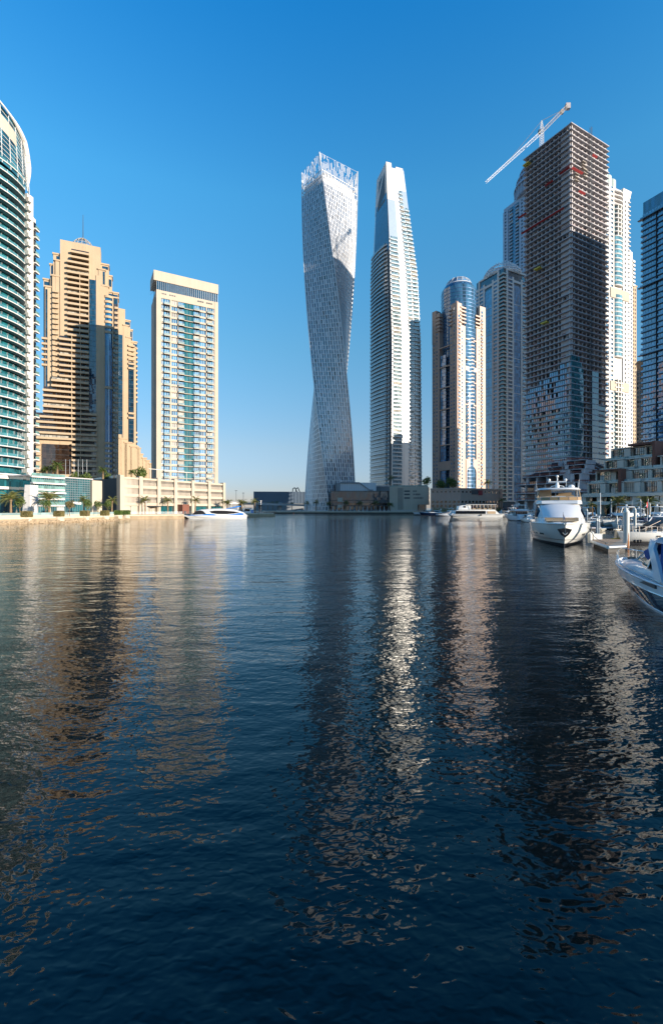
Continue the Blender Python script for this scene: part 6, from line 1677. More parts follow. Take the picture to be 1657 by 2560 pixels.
def motor_yacht(name, label, cat, L, B, fb=0, canvas=None, hullm=None, low=False, grp=None):
    """sport cruiser (fb=0), flybridge yacht (fb=1)"""
    t = thing(name, (0, 0, 0), label, cat, grp); g = M_gel; H = .055 * L + .75
    r = hull(t, L, B, H * 1.15, H * .9, [hullm or g, M_antif], rake=L * .07)
    a = MB(); zt = H + L * .075
    shell(a, [(L * .26, L * .20, .15 * B, .10 * B, H - .1, H + .15), (L * .17, L * .12, .33 * B, .26 * B, H - .1, lerp(H, zt, .45)), (L * .06, -L * .01, .38 * B, .30 * B, H - .1, zt * .97), (-L * .12, -L * .12, .39 * B, .32 * B, H - .1, zt), (-L * .25, -L * .20, .39 * B, .31 * B, H - .1, zt * (.98 if fb else .9))], 0)
    a.build('deckhouse', g, t, True)
    w = MB(); h0, h1 = lerp(H, zt, .32), lerp(H, zt, .84)
    shell(w, [(L * .13, L * .07, .345 * B, .31 * B, h0, h1 - .1), (L * .03, 0, .387 * B, .335 * B, h0, h1), (-L * .10, -L * .10, .398 * B, .35 * B, h0, h1), (-L * .215, -L * .185, .396 * B, .345 * B, h0, h1 - .06)], 0, .05); w.build('window_band', G_boat, t, True)
    ww = MB(); ww.raw([(L * .235, .20 * B, H + .28), (L * .235, -.20 * B, H + .28), (L * .05, -.27 * B, zt * .965), (L * .05, .27 * B, zt * .965)], [(0, 1, 2, 3)])
    ww.xf(Matrix.Translation((.10, 0, .16))); ww.build('windscreen', G_boat, t)
    if fb:
        f = MB(); z2 = zt + .75; shell(f, [(L * .04, L * .0, .22 * B, .24 * B, zt - .1, z2 - .1), (-L * .06, -L * .08, .36 * B, .34 * B, zt - .1, z2), (-L * .36, -L * .36, .40 * B, .38 * B, zt - .1, z2 - .05)], 0); f.build('flybridge', g, t, True)
        h = MB(); z3 = z2 + 1.35; shell(h, [(-L * .02, -L * .04, .20 * B, .15 * B, z3, z3 + .16), (-L * .08, -L * .08, .34 * B, .30 * B, z3, z3 + .2), (-L * .26, -L * .26, .34 * B, .30 * B, z3, z3 + .2)], 0); h.build('hardtop', g, t, True)
        s = MB()
        for sy in (1, -1): s.bar((-L * .22, sy * .33 * B, z2 - .1), (-L * .27, sy * .31 * B, z3 + .05), .14); s.bar((-L * .06, sy * .30 * B, z2 - .1), (-L * .09, sy * .28 * B, z3 + .05), .05)
        s.build('hardtop_leg', g, t); top = z3 + .2; xm = -L * .2
        dk = MB(); dk.box(-L * .33, -L * .25, -.22 * B, .22 * B, H - .1, zt - .15); dk.build('saloon_door', G_boat, t)
        c = MB(); 
        for sy in (1, -1): c.bar((-L * .38, sy * .38 * B, H), (-L * .35, sy * .38 * B, zt), .07)
        c.build('overhang_post', g, t)
    else:
        s = MB(); ah = zt + .55
        for sy in (1, -1): s.bar((-L * .14, sy * .40 * B, H + .1), (-L * .24, sy * .30 * B, ah), .16, 0, 6, .12)
        s.bar((-L * .24, -.30 * B, ah), (-L * .24, .30 * B, ah), .13, 0, 6); s.build('radar_arch', g, t, True); top = ah; xm = -L * .24
        if canvas:
            c = MB(); shell(c, [(-L * .10, -L * .10, .36 * B, .28 * B, H, ah - .1), (-L * .24, -L * .24, .37 * B, .29 * B, H, ah), (-L * .42, -L * .38, .38 * B, .28 * B, H, ah - .35)], 0); c.build('cockpit_cover', canvas, t, True)
    q = MB(); q.cyl(xm, 0, top, top + .12, .12, .12, 10); q.ball((xm, 0, top + .32), .26, n=10, m=6); q.build('radar_dome', g, t, True)
    q = MB(); q.bar((xm - .3, .25 * B, top), (xm - .7, .25 * B, top + 1.6), .018, 0, 4); q.build('antenna', g, t)
    p = MB(); p.box(-L * .5 - L * .045, -L * .49, -.40 * B, .40 * B, .25, .36); p.build('swim_platform', M_teak, t)
    for s in (1, -1):
        for k in range(3):
            kk = 8 + k * 2; P = r[kk]; m = MB(); x, y, z = P[1]; m.box(x - .25, x + .25, s * y - .05, s * y + .05, z - .02, z + .16); m.build('porthole', G_boat, t)
    rail(t, r, 10, 18)
    return t
# ---- prototypes used again and again in the marina
cruA = motor_yacht('sport_cruiser', 'x', 'motorboat', 11, 3.5)
cruB = motor_yacht('sport_cruiser', 'x', 'motorboat', 10.5, 3.4, 0, M_canvasd)
cruC = motor_yacht('flybridge_yacht', 'x', 'motor yacht', 15, 4.5, 1)
cruD = motor_yacht('sport_cruiser', 'x', 'motorboat', 16, 4.4, 0, None, M_gelb)
cruE = motor_yacht('sport_cruiser', 'x', 'motorboat', 18, 4.6, 0, None, M_navy)
GR = 'motorboats moored in the marina'
def put(pr, x, Y, deg, s, lab, grp=GR):
    o = place(pr, (px(x, Y), Y, 0), R(deg), s, lab); o['group'] = grp; o['category'] = 'motor yacht' if 'flybridge' in pr.name else 'motorboat'; return o
# far yachts left of the white passenger boat
put(cruD, 1062, 300, 182, 1.0, 'sleek white sport yacht leftmost in the row before the pale stone block')
put(cruE, 1084, 278, 183, 1.0, 'navy hulled sport yacht second in the row before the pale stone block')
put(cruD, 1113, 262, 178, .72, 'small white sport boat between the navy yacht and the passenger boat')
put(cruC, 1118, 300, 180, .9, 'white flybridge yacht behind the navy hulled one')
put(cruA, 1240, 262, 178, 1.1, 'white sport cruiser just beyond the stern of the passenger boat')
put(cruC, 1268, 236, 185, .95, 'flybridge yacht half hidden behind the stern-on yacht')
put(cruA, 1300, 214, 182, 1.1, 'white sport cruiser behind the left side of the largest yacht')
put(cruC, 1340, 196, 184, .9, 'flybridge yacht whose roof shows over the left deck of the largest yacht')
put(cruC, 1322, 175, 100, .75, 'small flybridge yacht beside the stern-on yacht, left of the big white one')
put(cruA, 1316, 150, 96, .75, 'small sport cruiser tucked behind the bow of the big white yacht')
# the crowded berths on the right
S_ = [(cruB, 1448, 150, 250, 'far sport cruiser directly right of the big white yacht, by the first grey post'), (cruA, 1461, 138, 245, 'low white sport cruiser left of the white mast'), (cruC, 1478, 139, 260, 'flybridge yacht behind the white mast in the marina'), (cruB, 1519, 128, 215, 'cruiser with navy cockpit cover right of the red boat'),
      (cruA, 1543, 132, 255, 'white sport cruiser between the navy covered boat and the thick piling'), (cruC, 1560, 134, 240, 'flybridge yacht seen just left of the thick piling top'), (cruA, 1578, 122, 200, 'low sport cruiser right behind the thick piling'), (cruC, 1600, 124, 245, 'flybridge yacht left of the red and white flag'),
      (cruB, 1622, 118, 190, 'navy topped cruiser below the red and white flag'), (cruA, 1640, 112, 185, 'sport cruiser at the right edge behind the flag'), (cruC, 1656, 118, 200, 'flybridge yacht cut by the right edge above the covered boat'), (cruB, 1590, 96, 175, 'dark covered cruiser nearest behind the thick piling'),
      (cruA, 1632, 88, 178, 'long white sport cruiser between the flag and the covered boat'), (cruA, 1498, 148, 230, 'small white cruiser farthest back between the red boat and the terraces'), (cruC, 1436, 164, 262, 'flybridge yacht half hidden by the right shoulder of the big yacht'),
      (cruB, 1607, 142, 250, 'covered cruiser in the back row under the terrace columns'), (cruA, 1532, 146, 250, 'sport cruiser in the back row left of the sunlit palm')]
S_ += [(cruA, 1470, 112, 200, 'white sport cruiser lying across the water below the white mast'), (cruC, 1548, 112, 210, 'flybridge yacht close behind the two dock pedestals'), (cruD, 1626, 104, 186, 'long pale sport yacht across the back, under the flag'), (cruB, 1652, 98, 182, 'navy topped cruiser at the right edge, second row'),
       (cruA, 1572, 106, 196, 'low sport cruiser between the two pointed pilings'), (cruC, 1638, 128, 230, 'flybridge yacht under the right hand palm'), (cruC, 1592, 136, 250, 'flybridge yacht in the back row, left of the right hand palm'), (cruA, 1457, 158, 240, 'sport cruiser deepest in the corner beside the unfinished podium')]
for pr, x, Y, d, lab in S_: put(pr, x, Y, d, random.uniform(.88, 1.05), lab)
# ---------------------------------------------------------------- red boat
def red_boat():
    t = thing('red_speedboat', (0, 0, 0), 'small red and white speedboat with a red cover, by the white mast', 'motorboat'); L, B = 8, 2.6
    r = hull(t, L, B, 1.3, 1.0, [M_redhull, M_antif, M_gel], rake=.9, rows=(2, 0, 0, 1, 1), deck=M_gel)
    m = MB(); shell(m, [(L * .2, L * .15, .8, .5, 1.0, 1.3), (0, -.3, 1.05, .8, 1.0, 1.75), (-L * .3, -L * .3, 1.1, .8, .9, 1.5)]); m.build('red_cover', M_redl, t, True)
    m = MB(); m.box(-L / 2 - .5, -L / 2, -.3, .3, .3, 1.4); m.build('outboard_motor', M_black, t)
    m = MB(); m.raw([(L * .08, .9, 1.2), (L * .08, -.9, 1.2), (-.1, -.8, 1.9), (-.1, .8, 1.9)], [(0, 1, 2, 3)]); m.build('windscreen', G_boat, t)
    t.location = (px(1498, 136), 136, 0); t.rotation_euler = (0, 0, R(195))
red_boat()
# ---------------------------------------------------------------- big yacht, bow towards the camera
def big_yacht():
    L, B = 26.0, 7.7
    hd = Vector((-.40, -.916)); tip = Vector((px(1412, 52.5), 52.5)); c = tip - hd * (L / 2)
    t = thing('large_white_yacht', (0, 0, 0), 'largest white motor yacht, bow towards the viewer, with tan flybridge screens', 'motor yacht')
    r = hull(t, L, B, 2.75, 2.5, [M_gel, M_antif, M_chrome], rake=2.0, full=2.9, rows=(0, 0, 0, 1, 1))
    # bulwark cap, knuckle line, boot stripe
    for idx, w, nm, mt in ((0, .075, 'toe_rail', M_gel), (2, .03, 'knuckle_line', M_dgrey)):
        m = MB()
        for s in (1, -1): m.path([(q[idx][0] + .0, s * (q[idx][1] + .02), q[idx][2]) for q in r], w, 0, 6)
        m.build(nm, mt, t, True)
    # anchor pocket on the stem
    m = MB(); xs = L / 2 - .42
    m.loft([[(xs - 1.05, s[0], s[1]) for s in ((-.8, 2.1), (-.42, 1.45), (0, 1.15), (.42, 1.45), (.8, 2.1), (.0, 2.3))], [(xs + .16, s[0] * .55, s[1]) for s in ((-1.3, 2.1), (-.7, 1.5), (0, 1.15), (.7, 1.5), (1.3, 2.1), (0, 2.3))]]); ap = m.build('anchor_pocket', M_black, t)
    m = MB(); m.bar((xs + .2, 0, 1.55), (xs + .3, 0, 2.35), .06, 0, 6); m.bar((xs + .2, -.25, 1.75), (xs + .26, 0, 1.5), .06); m.bar((xs + .2, .25, 1.75), (xs + .26, 0, 1.5), .06); m.build('anchor', M_chrome, ap)
    # oval portholes
    for s in (1, -1):
        for k, dx in ((15, 0), (15, -.75), (13, 0), (11, .3), (11, -.6)):
            P, Q = Vector(r[k][1]), Vector(r[k][2]); p = P.lerp(Q, .45); e = (Vector(r[k + 1][1]) - Vector(r[k - 1][1])).normalized(); up = (P - Q).normalized(); p = p + e * dx
            nrm = e.cross(up).normalized(); nrm = nrm if nrm.y > 0 else -nrm; m = MB()
            pts = [p + e * .30 * math.cos(a) + up * .15 * math.sin(a) for a in [2 * math.pi * i / 12 for i in range(12)]]
            m.loft([[tuple(Vector((q.x, q.y, q.z)) - nrm * .05) for q in pts], [tuple(Vector((q.x, q.y, q.z)) + nrm * .05) for q in pts]])
            if s < 0: m.v = [(x, -y, z) for x, y, z in m.v]
            m.build('porthole', G_boat, t)
    z0 = 2.35
    # forward trunk with curved nose, white screen cover, house
    a = MB(); shell(a, [(8.2, 7.9, .9, .6, z0, z0 + .25), (7.0, 6.2, 2.0, 1.5, z0, z0 + .62), (5.6, 4.7, 2.6, 2.15, z0, 3.5), (4.0, 2.6, 3.0, 2.5, z0, 4.45), (2.0, .9, 3.1, 2.65, z0, 5.1), (0, -.6, 3.12, 2.7, z0, 5.35), (-10.5, -9.8, 3.12, 2.7, z0, 5.35)], 0, .16); a.build('deckhouse', M_gel, t, True)
    w = MB(); shell(w, [(3.4, 2.7, 3.02, 2.78, 3.3, 4.2), (1.6, .9, 3.14, 2.86, 3.2, 4.75), (-3, -3, 3.17, 2.9, 3.2, 4.85), (-9.3, -8.6, 3.17, 2.9, 3.2, 4.7)], 0, .02); w.build('side_window_band', G_boat, t, True)
    # cover over the front screen
    m = MB(); n = 8; rows = []
    for xx, zz, ww in ((5.75, 3.02, 2.0), (4.75, 3.72, 2.2), (3.3, 4.50, 2.35), (1.6, 5.05, 2.4), (.2, 5.40, 2.4)):
        rows.append([(xx - .42 * abs(-1 + 2 * i / n) ** 2, ww * (-1 + 2 * i / n), zz + .12 - .16 * abs(-1 + 2 * i / n) ** 3) for i in range(n + 1)])
    m.raw([p for q in rows for p in q], [(k * (n + 1) + i, k * (n + 1) + i + 1, (k + 1) * (n + 1) + i + 1, (k + 1) * (n + 1) + i) for k in range(4) for i in range(n)]); m.build('windscreen_cover', M_steelw, t, True)
    m = MB(); m.box(6.0, 7.0, -1.85, 1.85, 2.92, 3.12); m.build('bow_cushion', M_tan, t)
    m = MB(); m.box(5.6, 6.05, -1.95, 1.95, 2.95, 3.38); m.build('sunpad_backrest', M_tan, t)
    m = MB(); m.bar((9.6, .0, 2.7), (9.2, 0, 4.1), .05, 0, 5, .02); m.build('bow_staff', M_dgrey, t)
    m = MB(); m.raw([(9.45, 0, 3.2), (9.28, 0, 3.95), (9.0, .28, 3.15)], [(0, 1, 2)]); m.build('furled_pennant', M_canvasd, t)
    m = MB(); m.box(10.2, 10.9, -.3, .3, 2.62, 2.9); m.build('windlass', M_chrome, t)
    # flybridge
    f = MB(); shell(f, [(1.6, 1.2, 2.2, 2.3, 5.2, 5.62), (.4, .1, 2.85, 2.85, 5.15, 5.72), (-5, -5, 3.1, 3.05, 5.1, 5.8), (-11.4, -11.0, 3.1, 3.0, 5.1, 5.7)], 0, .05); f.build('flybridge', M_gel, t, True)
    sc_ = MB(); pts = [(-2.6, 2.95), (-.4, 2.85), (.7, 2.3), (1.15, 1.2), (1.3, 0)]; pts += [(x, -y) for x, y in pts[-2::-1]]
    for (xa, ya), (xb, yb) in zip(pts, pts[1:]): sc_.raw([(xa, ya, 5.7), (xb, yb, 5.7), (xb - .25, yb, 6.12), (xa - .25, ya, 6.12)], [(0, 1, 2, 3)])
    sc_.build('tan_wind_screen', glass('tan_perspex', (.34, .22, .10), 1.5, .08, (9, 9, 9), .05), t)
    m = MB(); m.path([(x - .28, y, 6.16) for x, y in pts], .03, 0, 5)
    for x, y in pts: m.bar((x, y, 5.7), (x - .28, y, 6.16), .025)
    m.build('screen_rail', M_chrome, t)
    h = MB(); shell(h, [(-.2, -.3, 1.2, .9, 7.25, 7.38), (-.8, -.8, 2.6, 2.3, 7.2, 7.5), (-2.5, -2.5, 3.0, 2.7, 7.18, 7.55), (-6.5, -6.5, 3.0, 2.7, 7.18, 7.55), (-8.2, -8.0, 2.6, 2.2, 7.2, 7.45)], 0, .1); h.build('hardtop', M_gel, t, True)
    for s in (1, -1):
        m = MB(); m.bar((-.3, s * 2.75, 5.7), (-1.3, s * 2.6, 7.3), .06, 0, 6); m.build('hardtop_post', M_tan, t)
        m = MB(); m.loft([[(-5.2, s * 2.9, 5.6), (-9.0, s * 2.95, 5.6), (-9.0, s * 2.8, 5.6), (-5.2, s * 2.75, 5.6)], [(-4.6, s * 2.7, 7.25), (-7.0, s * 2.7, 7.25), (-7.0, s * 2.55, 7.25), (-4.6, s * 2.55, 7.25)]]); m.build('arch_leg', M_gel, t)
    m = MB(); m.box(-2.2, -1.9, -2.5, -.9, 5.7, 7.2); m.build('tan_side_curtain', M_tan, t)
    m = MB(); m.box(-4.2, -2.8, -.2, 2.1, 5.7, 6.5); m.box(-3.3, -2.9, .1, 1.8, 6.5, 6.85); m.build('helm_seat', M_tan, t)
    m = MB(); m.box(-1.6, -.7, -.9, .9, 5.7, 6.3); m.build('helm_console', M_gel, t)
    # mast gear
    m = MB(); m.cyl(-4.2, 0, 7.5, 8.5, .35, .16, 10); m.box(-4.35, -4.05, -1.25, 1.25, 8.45, 8.6); m.build('radar_scanner', M_gel, t, True)
    for y in (-1.1, 1.1): m = MB(); m.ball((-4.2, y, 8.8), .22, n=10, m=6); m.build('searchlight', M_gel, t, True)
    m = MB(); m.cyl(-4.2, 0, 8.6, 9.2, .1, .06, 8); m.ball((-4.2, 0, 9.35), .2, n=8, m=5); m.build('mast_light', M_gel, t, True)
    m = MB(); m.ball((-4.4, 1.9, 7.75), .42, n=12, m=6, sz=.8); m.build('satellite_dome', M_gel, t, True)
    m = MB(); m.path([(-4.2, 1.0, 7.5), (-4.2, .8, 7.85), (-4.2, 0, 8.0), (-4.2, -.8, 7.85), (-4.2, -1.0, 7.5)], .06, 0, 6); m.build('mast_hoop', M_gel, t)
    for x, y, h_ in ((-3, -2.8, 1.3), (-3, 2.7, 1.4), (-4.5, 1.2, 1.5)): m = MB(); m.bar((x, y, 7.45), (x - .5, y * 1.05, 7.45 + h_), .03, 0, 5, .012); m.build('antenna', M_gel, t)
    rail(t, r, 9, 18, .72)
    for k in (12, 14): 
        for s in (1,): m = MB(); x, y, z = r[k][1]; m.cyl(x, s * (y + .32), .25, 1.3, .26, .26, 12); m.ball((x, s * (y + .32), 1.3), .26, n=12, m=4, zmin=0); m.bar((x, s * (y + .3), 1.5), (x, s * y, 2.6), .02); m.build('fender', M_fender, t, True)
    t.location = (c.x, c.y, 0); t.rotation_euler = (0, 0, math.atan2(hd.y, hd.x)); return c, hd
BYC, BYH = big_yacht()
# ---------------------------------------------------------------- yacht seen from behind
def stern_yacht():
    t = motor_yacht('flybridge_yacht', 'white flybridge yacht seen from its stern, left of the largest yacht', 'motor yacht', 21, 6.4, 1, None, M_gelb)
    L, B = 21, 6.4; H = .055 * L + .75
    m = MB(); m.box(-L * .505, -L * .49, -.42 * B, .42 * B, .35, H + .5); m.build('transom', M_gelb, t)
    for s in (1, -1):
        m = MB()
        for k in range(5): m.box(-L * .505 - .9 + k * .2, -L * .5, s * .30 * B - .45, s * .30 * B + .45, .35 + k * .32, .35 + (k + 1) * .32)
        m.build('stern_steps', M_gelb, t)
    m = MB(); m.box(-L * .53, -L * .5, -.25, .25, .4, H + .2); m.build('garage_door_gap', M_black, t)
    m = MB(); m.box(-L * .40, -L * .05, -.44 * B, .44 * B, H + 1.72, H + 1.95); m.build('upper_deck_overhang', M_gelb, t)
    m = MB(); m.box(-L * .33, -L * .30, -.33 * B, .33 * B, H + .1, H + 1.7); m.build('saloon_glass', G_boat, t)
    m = MB()
    for z in (.45, .85): m.path([(-L * .49, -.40 * B, H + .5 + z), (-L * .49, .40 * B, H + .5 + z)], .02)
    for i in range(7): m.bar((-L * .49, (-.4 + .8 * i / 6) * B, H + .5), (-L * .49, (-.4 + .8 * i / 6) * B, H + 1.35), .02)
    m.build('stern_rail', M_chrome, t)
    m = MB(); m.box(-L * .35, -L * .33, .2 * B, .3 * B, H + 2.0, H + 2.9); m.build('red_flybridge_cushion', M_redl, t)
    m = MB(); m.box(-L * .55, -L * .5, -.44 * B, .44 * B, -.1, .30); m.build('platform_base', M_navy, t)
    Y = 163; t.location = (px(1287, Y + 10), Y + 10, 0); t.rotation_euler = (0, 0, R(86))
stern_yacht()
# ---------------------------------------------------------------- white passenger boat
def passenger_boat():
    L, B = 26.0, 7.5; t = thing('passenger_boat', (0, 0, 0), 'white two deck passenger boat with one long dark window, centre right', 'passenger boat')
    m = MB()
    for s in (1, -1):
        rr = hull_rings(L, 2.4, 1.5, 1.2, rake=1.6); m.loft([[(x, y + s * 2.4, z) for x, y, z in q] for q in rr])
    m.build('twin_hull', M_gel, t, True)
    m = MB(); shell(m, [(L * .49, L * .45, 3.2, 2.9, .9, 2.4), (L * .42, L * .36, 3.7, 3.5, .8, 3.7), (-L * .33, -L * .30, 3.75, 3.6, .8, 3.75), (-L * .46, -L * .36, 3.7, 3.5, .8, 3.5)], 0, .05); m.build('lower_deck', M_gel, t, True)
    for s in (1, -1):
        m = MB(); m.box(-L * .17, L * .40, s * 3.72 - .12, s * 3.72 + .12, 1.65, 3.15); m.build('long_window', G_boat, t)
        m = MB(); m.box(-L * .36, -L * .20, s * 3.72 - .12, s * 3.72 + .12, 1.7, 3.0); m.build('aft_opening', M_tan, t)
        m = MB(); m.box(-L * .48, L * .46, s * 3.78 - .1, s * 3.78 + .1, 1.25, 1.38); m.build('rub_rail', M_black, t)
        m = MB(); m.ball((-L * .08, s * 3.95, 1.1), .42, n=10, m=6); m.build('round_fender', M_black, t, True)
    m = MB(); m.box(-L * .36, L * .34, -3.7, 3.7, 3.72, 3.9); m.build('upper_deck_floor', M_gel, t)
    m = MB(); shell(m, [(L * .34, L * .32, 2.6, 2.4, 3.9, 5.6), (L * .26, L * .26, 3.0, 2.8, 3.9, 6.0), (L * .10, L * .10, 3.0, 2.8, 3.9, 6.0)], 0, .05); m.build('wheelhouse', M_gel, t, True)
    for s in (1, -1): m = MB(); m.box(L * .20, L * .24, s * 2.95 - .1, s * 2.95 + .1, 4.8, 5.6); m.build('window', G_boat, t)
    m = MB(); m.box(-L * .38, L * .20, -3.3, 3.3, 6.2, 6.38); m.build('sun_roof', M_gel, t)
    for i in range(8):
        x = -L * .36 + i * L * .07
        for s in (1, -1): m = MB(); m.bar((x, s * 3.2, 3.9), (x, s * 3.2, 6.2), .07); m.build('roof_post', M_gel, t)
    m = MB()
    for z in (.35, .7, 1.05): 
        for s in (1, -1): m.bar((-L * .38, s * 3.6, 3.9 + z), (L * .10, s * 3.6, 3.9 + z), .03)
        m.bar((-L * .38, -3.6, 3.9 + z), (-L * .38, 3.6, 3.9 + z), .03)
    for i in range(14):
        for s in (1, -1): m.bar((-L * .38 + i * L * .036, s * 3.6, 3.9), (-L * .38 + i * L * .036, s * 3.6, 4.95), .03)
    m.build('deck_rail', M_chrome, t)
    for i in range(5): m = MB(); m.box(-L * .3 + i * 2.6, -L * .3 + i * 2.6 + 1.4, -2.2, 2.2, 4.0, 4.5); m.build('bench', M_tan, t)
    m = MB(); m.box(-L * .02, L * .02, -3.3, -2.5, 4.1, 5.5); m.build('red_cabinet', M_redl, t)
    Y = 232; t.location = (px(1186, Y), Y, 0); t.rotation_euler = (0, 0, R(180 - 3))
passenger_boat()
# ---------------------------------------------------------------- blue and white water bus
def water_bus():
    t = thing('water_bus', (0, 0, 0), 'blue and white streamlined water bus moored at the tip of the left quay', 'ferry')
    L = 27.0
    for s in (1, -1):
        m = MB(); rr = hull_rings(L, 1.9, 1.5, 1.1, rake=2.5); m.loft([[(x, y + s * 2.6, z) for x, y, z in q] for q in rr]); m.build('twin_hull', M_gel if s > 0 else M_navy, t, True)
    prof = [(-13.2, .9, 1.5), (-12.0, .8, 2.6), (-8, .8, 4.0), (-3, .8, 4.35), (2, .8, 4.3), (6, .9, 4.0), (8.2, 1.0, 3.4), (9.3, 1.1, 2.4), (10.4, 1.2, 1.7)]
    def sh(m, prof, w, k0=0.0, k1=1.0):
        rings = []
        for x, z0, z1 in prof:
            a, b = lerp(z0, z1, k0), lerp(z0, z1, k1); W = w * (1 if abs(x) < 9 else .92)
            q = [(x, W, a), (x, W * 1.0, lerp(a, b, .5)), (x, W * .93, lerp(a, b, .85)), (x, W * .75, b), (x, 0, b + .02)]; q += [(X, -y, z) for X, y, z in q[-2::-1]]; rings.append(q)
        m.loft(rings); return m
    m = sh(MB(), prof, 3.5); m.build('cabin_shell', M_gel, t, True)
    for s in (1, -1):
        def lens(pts, nm, mat, y=3.52, th=.10):
            m = MB(); m.loft([[(x, s * (y - th), z) for x, z in pts], [(x, s * (y + .05), z) for x, z in pts]]); m.build(nm, mat, t)
        lens([(2.2, 3.25), (1.6, 2.4), (-1.0, 2.0), (-5, 1.95), (-8, 2.2), (-10.6, 2.7), (-8, 3.15), (-4, 3.45), (0, 3.5)], 'lens_window', G_boat)
        lens([(9.5, 1.75), (8.4, 3.2), (6.2, 3.55), (5.0, 3.3), (4.0, 2.2), (3.4, 1.95)], 'cockpit_window', G_boat)
        lens([(12.8, 1.35), (9.0, 1.35), (4.0, 1.45), (0.5, 1.35), (-1.0, 1.5), (.8, 1.95), (3.2, 2.1), (5.5, 1.7), (9.5, 1.55)], 'blue_flash', M_boatblue, 3.54)
        lens([(-4.5, 1.55), (-12.2, 1.6), (-12.0, 2.3), (-10.5, 2.5), (-8, 2.0)], 'blue_flash', M_boatblue, 3.54)
    m = MB(); m.loft([[(-4.5, -2.4, 4.2), (-4.5, 2.4, 4.2), (-4.5, 2.4, 4.35), (-4.5, -2.4, 4.35)], [(-9.5, -2.6, 4.9), (-9.5, 2.6, 4.9), (-9.5, 2.6, 5.5), (-9.5, -2.6, 5.5)], [(-10.6, -2.4, 5.3), (-10.6, 2.4, 5.3), (-10.6, 2.4, 5.5), (-10.6, -2.4, 5.5)]]); m.build('blue_roof_fin', M_boatblue, t)
    for s in (1, -1): m = MB(); m.bar((-9.4, s * 2.2, 3.8), (-9.6, s * 2.2, 5.0), .12); m.build('fin_strut', M_gel, t)
    m = MB(); m.bar((-6.5, 0, 4.3), (-6.5, 0, 7.0), .05, 0, 5); m.build('mast', M_alu, t)
    m = MB(); m.box(-13.6, 13.4, -2.9, 2.9, .95, 1.2); m.build('bridge_deck', M_gel, t)
    m = MB(); m.box(10.2, 13.2, -2.6, 2.6, 1.2, 1.5); m.build('bow_platform', M_navy, t)
    Y = 201; t.location = (px(541, Y), Y, 0); t.rotation_euler = (0, 0, R(180 + 6))
    for x, lab in ((455, 'leftmost dark mooring bollard at the bow of the water bus'), (463, 'second dark mooring bollard at the bow of the water bus')):
        Y2 = 203; X = px(x, Y2); p = thing('mooring_bollard', (X, Y2, .3), lab, 'bollard', 'bollards by the water bus'); m = MB(); m.cyl(X, Y2, .3, GZ + 1.0, .35, .35, 10); m.build('post', M_dgrey, p); m = MB(); m.cyl(X, Y2, GZ + 1.0, GZ + 1.3, .45, .3, 10); m.build('cap', M_dgrey, p)
water_bus()
